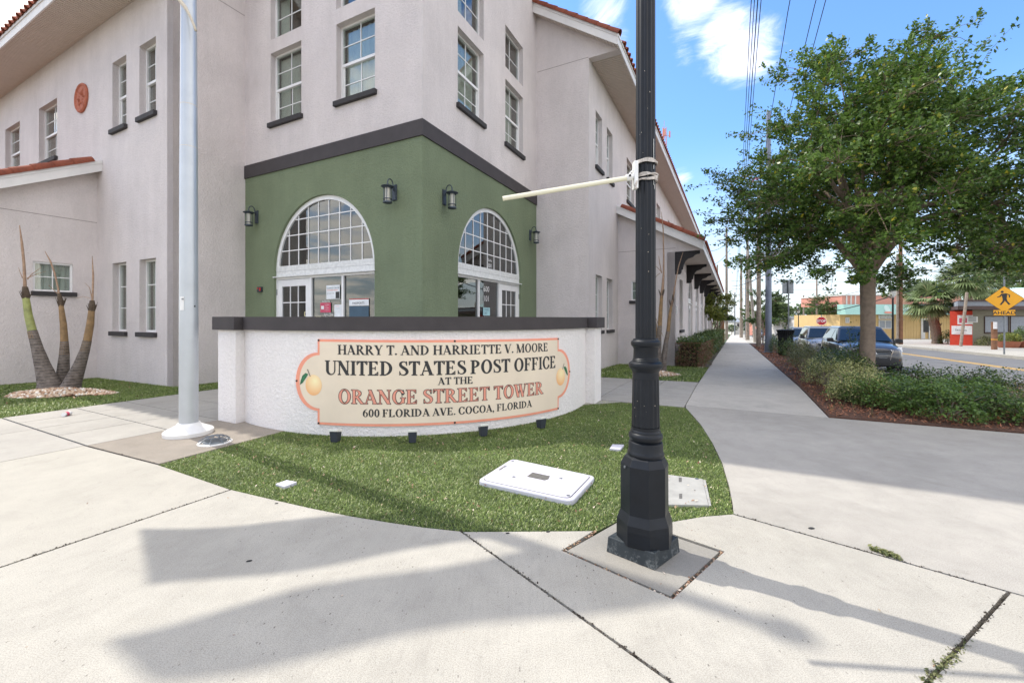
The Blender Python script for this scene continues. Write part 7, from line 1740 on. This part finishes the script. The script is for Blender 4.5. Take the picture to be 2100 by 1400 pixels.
q = MB(); pg([(-.10, .287), (-.075, .22), (-.13, .13), (-.24, .09), (-.25, .13), (-.165, .175)]); pg([(.06, .309), (.20, .225), (.195, .08), (.155, .085), (.155, .20), (.095, .235)]); q.build('walker_arms', 'letter_black', ps)
q = MB(); pg([(-.05, .0), (.03, .012), (.01, -.12), (-.10, -.30), (-.16, -.285), (-.065, -.10)]); pg([(.0305, .012), (.085, .02), (.11, -.10), (.215, -.27), (.15, -.30), (.05, -.13), (.02, -.08)]); q.build('walker_legs', 'letter_black', ps)
sans('AHEAD', FPs, 0, cp - .085, .235, .011, 'letter_black', ps, bold=.004, align='CENTER', xs=1.0)
# stop sign
Ys = 45.0; xs_ = (1684.5 - CX) / F_ * Ys; zs_ = gz(Ys); ss = thing('stop_sign', (xs_, Ys, zs_), 'red octagonal stop sign above the roofs of the parked cars', 'sign')
q = MB(); q.tube([(xs_, Ys, zs_), (xs_, Ys, zs_ + 2.9)], .03, 6); q.build('post', 'steel_grey', ss)
nO = Vector((-xs_, -Ys, 0)).normalized(); zso = EYE - (658 - HY) / F_ * Ys
def FSt(s, z, o=0.0): a = Vector((-nO.y, nO.x)); return (xs_ + a.x * s + nO.x * (.05 + o), Ys + a.y * s + nO.y * (.05 + o), z)
for r, o, mt, nm in ((.46, 0, 'print_white', 'edge'), (.43, .008, 'stop_red', 'face')):
    q = MB(); q.prism([(r * math.cos(PI / 8 + PI / 4 * k), r * math.sin(PI / 8 + PI / 4 * k)) for k in range(8)], lambda s, z: FSt(s, zso + z, o), lambda s, z: FSt(s, zso + z, o + .007)); q.build(nm, mt, ss)
sans('STOP', FSt, 0, zso - .13, .36, .017, 'print_white', ss, bold=.012, align='CENTER', xs=.85)
# back of a square sign by the bin
p = WU(2.35, uw(1617, 2.35)); z0 = gz(p.y); sb_ = thing('street_sign', (p.x, p.y, z0), 'grey back of a parking sign on a thin post seen through the tree', 'sign')
q = MB(); q.tube([(p.x, p.y, z0 - .1), (p.x, p.y, EYE - (575 - HY) / F_ * p.y)], .03, 8); q.build('post', 'steel_grey', sb_)
nb = -Uv; sW = 11.5 * p.y / F_; zt_, zb_ = EYE - (574 - HY) / F_ * p.y, EYE - (602 - HY) / F_ * p.y
FB = frame((p.x, p.y), (1, 0), (0, -1)); q = MB(); q.fbox(FB, -sW, sW, zb_, zt_, -.05, -.035); q.build('plate', 'steel_grey', sb_)
# trash bin
p = WU(2.25, uw(1611, 2.25)); z0 = gz(p.y); tbn = thing('trash_bin', (p.x, p.y, z0), 'black slatted metal trash bin behind the olive shrubs', 'trash bin')
sc2 = p.y / F_; R_b = 15 * sc2; zt_ = EYE - (676 - HY) * sc2; hb = zt_ - z0
q = MB()
for k in range(26): a = 2 * PI * k / 26; q.tube([(p.x + R_b * .80 * math.cos(a), p.y + R_b * .80 * math.sin(a), z0 + .05), (p.x + R_b * .84 * math.cos(a), p.y + R_b * .84 * math.sin(a), z0 + hb * .8), (p.x + R_b * 1.05 * math.cos(a), p.y + R_b * 1.05 * math.sin(a), z0 + hb)], .02, 4)
q.build('slats', 'post_paint', tbn, kind='stuff'); q = MB(); q.lathe((p.x, p.y, z0), [(R_b * .74, .03), (R_b * .76, hb * .78), (R_b * 1.0, hb - .03), (R_b * 1.1, hb), (R_b * .6, hb + .02), (R_b * .55, hb - .05)], 22); q.build('liner', 'car_black_plastic', tbn)
# short timber post with plate and leaning stake
Yq = 28; xq = (2039 - CX) / F_ * Yq; t = thing('timber_post', (xq, Yq, gz(Yq)), 'short brown timber post carrying a small white plate', 'post')
q = MB(); q.tube([(xq, Yq, gz(Yq) - .1), (xq, Yq, EYE - (660 - HY) / F_ * Yq)], .15, 12); q.build('stump', 'pole_wood_brown', t)
q = MB(); q.lathe((xq, Yq, gz(Yq) + .62), [(.152, 0), (.156, .01), (.156, .04), (.152, .05)], 12, cap=False); q.build('yellow_band', 'sign_yellow', t)
q = MB(); q.box(xq - .26, xq - .02, Yq - .20, Yq - .17, EYE - (674 - HY) / F_ * Yq, EYE - (660 - HY) / F_ * Yq); q.build('plate', 'print_white', t)
Yl = 33.5; q = MB(); a, b = P(1970, 708, Yl), P(1983, 600, Yl + .6); a.z = gz(Yl) - .05; q.tube([tuple(a), tuple(b)], .10, 8); tag(q.build('leaning_stake', 'pole_wood'), 'long pale wooden pole leaning across the red wall', 'pole')
# cell tower far behind the roof
Yc = 95; xc = (1362 - CX) / F_ * Yc; t = thing('radio_mast', (xc, Yc, gz(Yc)), 'distant red antenna mast peeking over the upper roof edge', 'antenna')
q = MB(); zt2 = EYE - (262 - HY) / F_ * Yc
for dx, dy in ((-.6, -.4), (.6, -.4), (0, .6)): q.tube([(xc + dx * 1.6, Yc + dy * 1.6, gz(Yc)), (xc + dx * .6, Yc + dy * .6, zt2)], .09, 5)
for k in range(30):
    f0, f1 = k / 30, (k + 1) / 30; z0_, z1_ = gz(Yc) + (zt2 - gz(Yc)) * f0, gz(Yc) + (zt2 - gz(Yc)) * f1; s0_, s1_ = 1.6 - f0, 1.6 - f1
    q.tube([(xc - .6 * s0_, Yc - .4 * s0_, z0_), (xc + .6 * s1_, Yc - .4 * s1_, z1_)], .05, 4); q.tube([(xc + .6 * s0_, Yc - .4 * s0_, z0_), (xc, Yc + .6 * s1_, z1_)], .05, 4)
q.build('lattice', 'wall_salmon', t, kind='stuff'); q = MB()
for a in range(3): q.box(xc + 1.3 * math.cos(a * 2.1 + .3) - .15, xc + 1.3 * math.cos(a * 2.1 + .3) + .15, Yc + 1.3 * math.sin(a * 2.1) - .1, Yc + 1.3 * math.sin(a * 2.1) + .1, zt2 - 2.2, zt2 - .8); q.tube([(xc, Yc, zt2 - 1.8), (xc + 1.3 * math.cos(a * 2.1 + .3), Yc + 1.3 * math.sin(a * 2.1), zt2 - 1.8)], .06, 4)
q.tube([(xc, Yc, zt2 - 2), (xc, Yc, zt2 + 1.6)], .04, 4); q.build('panel_antennas', 'wall_salmon', t)

# overhead lines along the street
def wire(w0, dz, u0=-30, u1=150, r=.012, sag=.5, spans=4, label='', grp='overhead power lines along the street', dz1=None, w1=None):
    pts = []
    for k in range(spans):
        for j in range(9):
            s = (k + j / 9) / spans; u = u0 + (u1 - u0) * s; f = j / 9; p = WU(w0 + ((w1 if w1 is not None else w0) - w0) * s, u); pts.append((p.x, p.y, EYE + (dz + ((dz1 if dz1 is not None else dz) - dz) * s) - 4 * sag * f * (1 - f) - .012 * max(0, u)))
    q = MB(); q.tube(pts, r, 5); o = q.build('power_line', 'black_rubber'); tag(o, label, 'cable', grp)
wire(.44, 9.3, label='leftmost overhead wire beside the lamp post top'); wire(.52, 9.3, label='second overhead wire from the left, close beside the first'); wire(.60, 9.25, r=.016, label='third wire of the close left bundle'); wire(.68, 9.2, label='fourth wire, right one of the close left bundle')
wire(1.42, 9.3, label='single overhead wire right of the bundle'); wire(2.08, 9.3, label='overhead wire second from the right, crossing the tree top'); wire(2.34, 9.35, label='rightmost overhead wire crossing the tree top')
def span(a, b, r, sag, label, grp='slack cables crossing the street scene'):
    a, b = Vector(a), Vector(b); q = MB(); q.tube([tuple(a.lerp(b, i / 12) - Vector((0, 0, 4 * sag * (i / 12) * (1 - i / 12)))) for i in range(13)], r, 5); tag(q.build('cable', 'black_rubber'), label, 'cable', grp)
span(P(2160, 492, 30), P(1700, 640, 64), .06, .5, 'thick black cable running from the right trees down behind the big trunk')
span(P(2200, 470, 36), P(1700, 612, 66), .03, .3, 'thin cable above the thick black one at the right')
span(P(1500, 585, 60), P(1573, 560, 24), .025, .3, 'cable from the porch end to the steel pole')
span(P(1450, 514, 60), P(1497, 490, 62), .03, .6, 'short slack cable left of the tall wooden pole, upper')
span(P(1450, 545, 60), P(1497, 512, 62), .03, .6, 'short slack cable left of the tall wooden pole, lower')
for k, (y0, y1) in enumerate(((576, 572), (592, 588), (604, 600), (618, 612))):
    span(P(1500, y0, 95), P(1900, y1, 95), .028, .4, ('top', 'second', 'third', 'lowest')[k] + ' of the thin far cables strung across the horizon sky')
span(P(1790, 605, 30), P(1822, 582, 30.5), .03, .05, 'short dark cable end holding the hanging signal box')
q = MB(); c = P(1819, 583, 30.4); q.box(c.x - .13, c.x + .13, c.y - .1, c.y + .1, c.z - .10, c.z + .12); tag(q.build('cable_box', 'black_rubber', bevel=.03), 'small black box hanging on the cable above the street lamp', 'cable box')

# ================================================================== BUILDINGS ACROSS THE STREET
def hbox(q, x0, x1, y0, y1, z0, z1): q.box(x0, x1, y0, y1, z0, z1)
# olive and red shop, front parallel to the picture
Yo = 35.5
def X_(px, Y): return (px - CX) / F_ * Y
def Z_(py, Y): return EYE - (py - HY) / F_ * Y
so_ = thing('olive_shop', (X_(1994, Yo), Yo, gz(Yo)), 'low olive shop with flat brown edged roof and red end wall', 'building')
xa, xm, xe = X_(1948, Yo + 1.0), X_(1994.5, Yo), X_(2200, Yo); zr = Z_(635, Yo)
xmb, xab = X_(1999, Yo + 9), X_(1956, Yo + 9)
q = MB(); q.hexa([(xm, Yo, gz(Yo) - .3), (xe, Yo, gz(Yo) - .3), (xe, Yo + 9, gz(Yo) - .6), (xmb, Yo + 9, gz(Yo) - .6), (xm, Yo, zr), (xe, Yo, zr), (xe, Yo + 9, zr), (xmb, Yo + 9, zr)]); q.build('wall', 'wall_olive', so_)
q = MB(); q.hexa([(xa, Yo + 1.0, gz(Yo) - .4), (xm - .001, Yo + .002, gz(Yo) - .3), (xmb - .01, Yo + 9, gz(Yo) - .6), (xab, Yo + 9, gz(Yo) - .6), (xa, Yo + 1.0, zr - .1), (xm - .001, Yo + .002, zr - .1), (xmb - .01, Yo + 9, zr - .1), (xab, Yo + 9, zr - .1)]); q.build('red_wall', 'wall_red', so_, label='bright red end wall')
x0 = X_(1936, Yo)
def rslab(px, dx, y0, y1, z0, z1):
    q = MB(); a, b = X_(px, Yo) + dx, X_(px, Yo) + dx + (X_(px, Yo + 9) - X_(px, Yo)); q.hexa([(a, y0, z0), (xe, y0, z0), (xe, y1, z0), (b, y1, z0), (a, y0, z1), (xe, y0, z1), (xe, y1, z1), (b, y1, z1)]); return q
rslab(1936, 0, Yo - 1.1, Yo + 9.5, zr, zr + .28).build('roof_edge', 'roof_brown', so_)
rslab(1936, .5, Yo - .6, Yo + 9.2, zr + .282, zr + .68).build('roof_band', 'roof_grey', so_); rslab(1936, .6, Yo - .7, Yo + 9.2, zr + .682, zr + .80).build('parapet_cap', 'roof_brown', so_)
for (a, b) in ((2018, 2068), (2071, 2120)):
    q = MB(); Fo = frame((0, Yo), (1, 0), (0, -1)); z0_, z1_ = Z_(682, Yo), Z_(648, Yo); q.fbox(Fo, X_(a, Yo), X_(b, Yo), z0_ - .06, z0_, .001, .08)
    for (s0, s1, c0, c1) in ((a, b, z1_ - .05, z1_), (a, b, z0_ + .001, z0_ + .05), (a, a + 1.2, z0_ + .05, z1_ - .05), (b - 1.2, b, z0_ + .05, z1_ - .05)): q.fbox(Fo, X_(s0, Yo), X_(s1, Yo), c0, c1, .001, .05)
    wd = q.build('window', 'roof_brown', so_); q = MB(); q.fbox(Fo, X_(a, Yo) + .05, X_(b, Yo) - .05, z0_ + .05, z1_ - .05, .002, .012); q.build('pane', 'roof_grey', wd)
# signs and air conditioner on the red wall
def Fred(s, z, o=0.0):
    A = Vector((xa, Yo + 1.0)); Bq = Vector((xm, Yo)); d = (Bq - A).normalized(); nn = Vector((d.y, -d.x)); return (A.x + d.x * s + nn.x * o, A.y + d.y * s + nn.y * o, z)
t = thing('wall_board', Fred(.5, 2, 0), 'white poster board with pink figures on the red wall', 'sign'); q = MB(); q.fbox(Fred, .45, 1.35, Z_(665, Yo), Z_(646, Yo), .001, .03); q.build('board', 'print_white', t)
q = MB(); q.fbox(Fred, .55, .72, Z_(662, Yo), Z_(652, Yo), .0305, .034); q.fbox(Fred, .85, 1.0, Z_(662, Yo), Z_(652, Yo), .0305, .034); q.build('print', 'poster_red', t)
t = thing('wall_board', Fred(.5, 1, 0), 'white shop name board with dark script low on the red wall', 'sign'); q = MB(); q.fbox(Fred, .10, 1.30, Z_(686, Yo), Z_(668, Yo), .001, .03); q.build('board', 'print_white', t)
sans('Ixoras', Fred, .32, Z_(679, Yo), .30, .032, 'room_dark', t, xs=.9); sans('HOTDOG', Fred, .35, Z_(684.5, Yo), .14, .032, 'poster_red', t)
t = thing('air_conditioner', Fred(1.4, 2, 0), 'boxy window air conditioner on the red wall', 'air conditioner'); q = MB(); q.fbox(Fred, 1.05, 1.62, Z_(661, Yo), Z_(649, Yo), .031, .5); q.build('case', 'lens_white', t, bevel=.02)
q = MB(); 
for k in range(7): q.fbox(Fred, 1.10, 1.55, Z_(660, Yo) + .03 + k * .06, Z_(660, Yo) + .06 + k * .06, .5005, .51)
q.build('grille', 'steel_grey', t)
# mint roofed house behind it
t = thing('mint_house', (X_(2090, 60), 60, gz(60)), 'pale house with mint metal roof behind the olive shop', 'building')
q = MB(); Ym = 60; q.box(X_(2020, Ym), X_(2200, Ym), Ym, Ym + 12, gz(Ym) - .2, Z_(622, Ym)); q.build('wall', 'wall_white', t)
q = MB(); a0, a1_ = X_(2012, Ym), X_(2210, Ym); zr0, zr1 = Z_(622, Ym), Z_(590, Ym + 6); q.add([(a0, Ym - .6, zr0), (a1_, Ym - .6, zr0), (a1_, Ym + 6, zr1), (a0 + 5, Ym + 6, zr1), (a0, Ym + 12.6, zr0), (a1_, Ym + 12.6, zr0)], [(0, 1, 2, 3), (3, 2, 5, 4), (0, 3, 4), (0, 4, 5, 1)]); q.build('roof', 'roof_mint', t)
# yellow shop with teal band and salmon parapet
Yy = 62.0; ys_h = thing('yellow_shop', (X_(1850, Yy), Yy, gz(Yy)), 'long yellow boarded shop with teal fascia and salmon parapet', 'building')
xl, xr = X_(1722, Yy), X_(1975, Yy); zg = gz(Yy)
Fy = frame((0, Yy), (1, 0), (0, -1)); z_t, z_b2, z_p = Z_(645, Yy), Z_(624.5, Yy), Z_(606, Yy)
q = MB(); q.box(xl, xr, Yy, Yy + 10, zg - .3, z_t); q.build('wall', 'wall_yellow', ys_h)
q = MB(); 
for k in range(int((xr - xl) / .4)): q.fbox(Fy, xl + k * .4, xl + k * .4 + .05, zg, z_t, .001, .03)
q.build('battens', 'wall_yellow', ys_h, kind='stuff')
q = MB(); q.hexa([(xl - .3, Yy - 1.6, z_t), (xr, Yy - 1.6, z_t), (xr, Yy + .1, z_t), (xl - .3, Yy + .1, z_t), (xl - .3, Yy - 1.0, z_b2), (xr, Yy - 1.0, z_b2), (xr, Yy + .1, z_b2), (xl - .3, Yy + .1, z_b2)]); q.build('fascia', 'wall_teal', ys_h)
q = MB(); q.box(xl + .5, xr, Yy + .2, Yy + 9, z_b2 - .1, z_p); q.build('parapet', 'wall_salmon', ys_h); q = MB(); q.box(xl + .4, xr, Yy + .1, Yy + 9.1, z_p, z_p + .15); q.build('coping', 'wall_white', ys_h)
q = MB()
for px in (1738, 1747, 1756, 1794): q.fbox(Fy, X_(px, Yy) - .08, X_(px, Yy) + .08, z_b2, z_p, -.199, -.12)
q.build('parapet_posts', 'wall_white', ys_h)
def swin(F, x0, x1, z0, z1, o, par, mt='wall_white', gl='roof_grey'):
    q = MB()
    for a in ((x0, x1, z0, z0 + .12), (x0, x1, z1 - .12, z1), (x0, x0 + .12, z0 + .12, z1 - .12), (x1 - .12, x1, z0 + .12, z1 - .12), ((x0 + x1) / 2 - .05, (x0 + x1) / 2 + .05, z0 + .12, z1 - .12)): q.fbox(F, *a, o, o + .07)
    w_ = q.build('window', mt, par); q = MB(); q.fbox(F, x0 + .12, x1 - .12, z0 + .12, z1 - .12, o + .001, o + .02); q.build('pane', gl, w_)
swin(Fy, X_(1801, Yy), X_(1828, Yy), Z_(674, Yy), Z_(656, Yy), .035, ys_h)
swin(Fy, X_(1733, Yy), X_(1741, Yy), Z_(662, Yy), Z_(659, Yy) + .6, .035, ys_h)
q = MB(); q.fbox(Fy, X_(1801, Yy), X_(1828, Yy), Z_(654, Yy), Z_(646, Yy), .035, .08); sb2 = thing('shop_board', (X_(1814, Yy), Yy - .05, Z_(654, Yy)), 'white shop board with black words over the far window', 'sign'); q.build('board', 'print_white', sb2)
sans('Second Hand', Fy, X_(1803, Yy), Z_(649.5, Yy), .33, .081, 'letter_black', sb2); sans('Resale Shop', Fy, X_(1803.5, Yy), Z_(653.3, Yy), .33, .081, 'letter_black', sb2)
q = MB(); q.fbox(Fy, X_(1888, Yy), X_(1896, Yy), zg, Z_(655, Yy), .035, .10); q.fbox(Fy, X_(1903.5, Yy), X_(1906, Yy), zg, Z_(655, Yy), .035, .10); q.fbox(Fy, X_(1888, Yy), X_(1906, Yy), Z_(655, Yy), Z_(653, Yy), .035, .10); q.build('door_frame', 'wall_white', ys_h)
q = MB(); q.fbox(Fy, X_(1892, Yy), X_(1903.5, Yy), Z_(681, Yy), Z_(656, Yy), .101, .12); q.build('door', 'room_dark', ys_h)
def Fte(s, z, o=0.0): k = (z - z_t) / (z_b2 - z_t); return (s, Yy - 1.6 + .6 * k - .03 - o, z)
sans('PAWS', Fte, X_(1819, Yy), Z_(639, Yy), .95, .0, 'roof_mint', ys_h, bold=.02, xs=1.2)
q = MB(); n = 16
q.add([Fte(X_(1803, Yy) + .9 * math.cos(2 * PI * k / n) * .45, Z_(634, Yy) + .55 * math.sin(2 * PI * k / n), .01) for k in range(n)], [tuple(range(n))]); q.build('round_logo', 'roof_mint', ys_h)
q = MB(); q.add([Fte(X_(1803, Yy) + .62 * math.cos(2 * PI * k / n), Z_(641, Yy) + .16 * math.sin(2 * PI * k / n), .02) for k in range(n)], [tuple(range(n))]); q.build('logo_foot', 'wall_salmon', ys_h)
# small far houses at the end of the street
for (px0, px1, py0, py1, Y, mt, lab) in ((1655, 1672, 652, 664, 110, 'wall_white', 'small white house beyond the parked cars'), (1602, 1615, 650, 664, 118, 'wall_white', 'pale house behind the sign back'), (1565, 1572, 656, 672, 112, 'wall_salmon', 'small orange house behind the steel pole'), (1508, 1520, 660, 676, 128, 'wall_white', 'pale house at the end of the sidewalk')):
    t = thing('far_house', (X_((px0 + px1) / 2, Y), Y, gz(Y)), lab, 'building'); q = MB(); q.box(X_(px0, Y), X_(px1, Y), Y, Y + 8, gz(Y) - .3, Z_(py0, Y)); q.build('wall', mt, t)
    a, b = X_(px0, Y) - .3, X_(px1, Y) + .3; z = Z_(py0, Y); q = MB(); q.add([(a, Y - .3, z), (b, Y - .3, z), (b, Y + 8.3, z), (a, Y + 8.3, z), (a, Y + 4, z + 1.3), (b, Y + 4, z + 1.3)], [(0, 1, 5, 4), (3, 4, 5, 2), (0, 4, 3), (1, 2, 5), (0, 3, 2, 1)]); q.build('roof', 'roof_grey', t)
    q = MB(); m_ = (a + b) / 2; q.box(m_ - .3, m_ + .3, Y - .05, Y - .001, z - 1.4, z - .5); q.build('window', 'room_dark', t)
# wooden fence posts past the hedge
for k in range(3):
    p = WU(-1.05, 46.5 + k * 3); q = MB(); q.box(p.x - .1, p.x + .1, p.y - .1, p.y + .1, gz(p.y) - .1, gz(p.y) + 2.3); tag(q.build('fence_post', 'fence_brown'), ('nearest', 'middle', 'farthest')[k] + ' brown post past the end of the hedge', 'post', 'brown posts past the hedge')

# ================================================================== CARS
def car(paint, p, label, L=4.3, W=1.76, H=1.56, rz=None, detail=True, glass_='car_glass'):
    z0 = gz(p.y) - .15
    t = thing('parked_car', (p.x, p.y, z0), label, 'car', 'cars parked along the kerb', rz=rz)
    h = W / 2
    # stations: x, half width, underside, shoulder z, centre top z
    st = [(L / 2, .56, .34, .60, .66), (L / 2 - .05, .74, .24, .68, .80), (L / 2 - .18, .82, .21, .78, .90), (L / 2 - .45, .865, .20, .88, .98), (L / 2 - .85, h, .20, .93, 1.04), (L / 2 - 1.15, h, .20, .97, 1.08), (0.3, h, .20, .99, 1.08), (-.6, h, .20, 1.01, 1.08), (-L / 2 + .75, h, .20, 1.03, 1.08), (-L / 2 + .3, .86, .22, 1.0, 1.06), (-L / 2 + .06, .80, .26, .92, 1.0), (-L / 2, .66, .36, .70, .80)]
    vs = []
    for (x, w_, zb, zs, zt) in st:
        zm = (zb + zs) / 2
        half = [(w_ * .90, zb), (w_ * .985, zb + .10), (w_, zm), (w_ * .985, zs - .06), (w_ * .93, zs), (w_ * .70, (zs + zt) / 2 + .02), (w_ * .30, zt)]
        vs += [(x, y, z) for y, z in half] + [(x, -y, z) for y, z in reversed(half)]
    n = 14; fs = [(i * n + k, i * n + (k + 1) % n, (i + 1) * n + (k + 1) % n, (i + 1) * n + k) for i in range(len(st) - 1) for k in range(n)] + [tuple(range(n - 1, -1, -1)), tuple((len(st) - 1) * n + k for k in range(n))]
    q = MB(); q.add(vs, fs); q.build('body', paint, t, local=True, smooth=True, subsurf=1)
    # greenhouse
    zb = 1.0; zr = H; xf0, xf1, xr1, xr0 = L / 2 - 1.02, L / 2 - 1.72, -L / 2 + .62, -L / 2 + .18; wb, wt = h - .07, h - .245
    ring = lambda x0, x1, w0, z: [(x0, w0, z), (x0, -w0, z), (x1, -w0 * .98, z), (x1, w0 * .98, z)]
    q = MB(); A = ring(xf0, xr0, wb, zb); Bt = [(xf1, wt, zr - .05), (xf1, -wt, zr - .05), (xr1, -wt, zr - .06), (xr1, wt, zr - .06)]; q.hexa(A + Bt)
    q.hexa(Bt + [(xf1 - .12, wt - .09, zr), (xf1 - .12, -wt + .09, zr), (xr1 + .15, -wt + .09, zr - .01), (xr1 + .15, wt - .09, zr - .01)])
    q.build('cabin', paint, t, local=True, bevel=.03)
    def gp(a, b, c, d, nm, off):
        q = MB(); P4 = [Vector(v) for v in (a, b, c, d)]; nn = (P4[1] - P4[0]).cross(P4[3] - P4[0]).normalized(); cc = sum(P4, Vector()) / 4
        if nn.dot(cc - Vector((0, 0, 1.2))) < 0: nn = -nn
        q.hexa([tuple(v + nn * .003) for v in P4] + [tuple(v + nn * off) for v in P4]); return q.build(nm, glass_, t, local=True)
    def lp_(a, b, f): return tuple(x + (y - x) * f for x, y in zip(a, b))
    a, b, c, d = A[0], A[1], Bt[1], Bt[0]
    ws = gp((a[0], a[1] - .07, a[2] + .06), (b[0], b[1] + .07, b[2] + .06), lp_((b[0], b[1] + .07, b[2]), (c[0], c[1] + .06, c[2]), .90), lp_((a[0], a[1] - .07, a[2]), (d[0], d[1] - .06, d[2]), .90), 'windshield', .010)
    for s in (1, -1):
        y0, y1 = s * wb, s * wt
        gp((xf0 - .22, y0, zb + .06), (.10, y0, zb + .06), (.10, y1 * 1.0 + s * .02, zr - .13), (xf1 - .10, y1 + s * .02, zr - .13), 'side_window', .012)
        gp((.02, y0, zb + .06), (xr0 + .45, y0, zb + .06), (xr1 + .30, y1 + s * .02, zr - .13), (.02, y1 + s * .02, zr - .13), 'side_window', .012)
        q = MB(); q.hexa([(xf0 - .28, s * (h - .02), .98), (xf0 - .10, s * (h - .02), .98), (xf0 - .10, s * (h + .20), 1.0), (xf0 - .24, s * (h + .20), 1.0), (xf0 - .28, s * (h + .02), 1.14), (xf0 - .12, s * (h + .02), 1.14), (xf0 - .12, s * (h + .19), 1.13), (xf0 - .25, s * (h + .19), 1.13)]); q.build('wing_mirror', 'car_black_plastic', t, local=True, bevel=.02)
        # headlight
        q = MB(); q.hexa([(L / 2 - .03, s * .50, .70), (L / 2 - .30, s * .845, .74), (L / 2 - .45, s * .80, .74), (L / 2 - .2, s * .50, .70), (L / 2 - .08, s * .46, .80), (L / 2 - .46, s * .865, .90), (L / 2 - .55, s * .80, .88), (L / 2 - .25, s * .46, .80)]); q.build('headlight', 'headlight_lens', t, local=True, bevel=.01)
        q = MB(); q.hexa([(L / 2 + .005, s * .44, .47), (L / 2 - .05, s * .50, .47), (L / 2 - .06, s * .50, .47), (L / 2 - .02, s * .44, .47), (L / 2 - .02, s * .50, .80), (L / 2 - .06, s * .55, .80), (L / 2 - .10, s * .55, .80), (L / 2 - .08, s * .50, .80)]); q.build('chrome_strip', 'chrome', t, local=True)
        for x in (L / 2 - .86, -L / 2 + .82):
            q = MB(); vs = []; m_ = 22
            def disc(yy0, yy1, r, nm, mt):
                q = MB(); q.v = [(x + r * math.cos(2 * PI * k / m_), s * yy0, .335 + r * math.sin(2 * PI * k / m_)) for k in range(m_)] + [(x + r * math.cos(2 * PI * k / m_), s * yy1, .335 + r * math.sin(2 * PI * k / m_)) for k in range(m_)]
                q.f = [(k, (k + 1) % m_, m_ + (k + 1) % m_, m_ + k) for k in range(m_)] + [tuple(range(m_)), tuple(range(2 * m_ - 1, m_ - 1, -1))]; return q
            disc(h - .25, h + .004, .385, '', '').build('wheel_arch', 'car_black_plastic', t, local=True)
            wq = disc(h - .22, h + .010, .335, '', '').build('wheel', 'tyre_black', t, local=True)
            disc(h - .1, h + .016, .225, '', '').build('rim', 'rim_grey', wq, local=True)
    # grille, bars, emblem, lower intake, fog lights
    q = MB(); q.hexa([(L / 2 - .02, .36, .48), (L / 2 - .02, -.36, .48), (L / 2 - .1, -.36, .48), (L / 2 - .1, .36, .48), (L / 2 - .02, .48, .80), (L / 2 - .02, -.48, .80), (L / 2 - .1, -.48, .80), (L / 2 - .1, .48, .80)])
    gr = q.build('grille', 'car_black_plastic', t, local=True, bevel=.01)
    q = MB()
    for k in range(5): z = .53 + k * .055; q.box(L / 2 - .02, L / 2 - .005, -.37 - k * .02, .37 + k * .02, z, z + .016)
    q.build('grille_bars', 'steel_grey', gr, local=True)
    q = MB(); m_ = 20; q.tube([(L / 2 + .012, .085 * math.cos(2 * PI * k / m_), .665 + .062 * math.sin(2 * PI * k / m_)) for k in range(m_ + 1)], .010, 6, cap=False); q.box(L / 2 + .004, L / 2 + .02, -.10, .10, .652, .678); q.build('emblem', 'chrome', t, local=True)
    q = MB(); q.box(L / 2 - .12, L / 2 - .012, -.55, .55, .27, .40); q.build('lower_intake', 'car_black_plastic', t, local=True, bevel=.02)
    q = MB(); q.box(xf0 - .9, xf0 - .78, -.55, -.20, .9, 1.35); q.box(xf0 - .9, xf0 - .78, .20, .55, .9, 1.35); q.build('seats', 'seat_dark', t, local=True, bevel=.03)
    return t
rzc = math.atan2(-Uv.y, -Uv.x)
carpos = lambda u: WU(4.16, u)
car('car_paint_charcoal', carpos(18.3 + 2.15), 'charcoal crossover parked behind the crape myrtle trunk, its front towards the camera', rz=rzc)
car('car_paint_silver', carpos(25.6 + 2.2), 'silver blue car parked behind the charcoal one', L=4.5, H=1.62, rz=rzc)
car('car_paint_silver', carpos(32.6 + 2.2), 'silver car third in the row, right of the trash bin', L=4.6, H=1.62, rz=rzc)
car('car_paint_blue', carpos(39.8 + 2.2), 'dark car fourth in the parked row behind the trash bin', L=4.5, H=1.45, rz=rzc)
car('car_paint_white', WU(7.0, 78), 'white car driving far down the street', L=4.5, H=1.55, rz=rzc)
car('car_paint_silver', WU(4.2, 96), 'distant silver car parked near the utility pole cluster', L=4.5, H=1.6, rz=rzc)
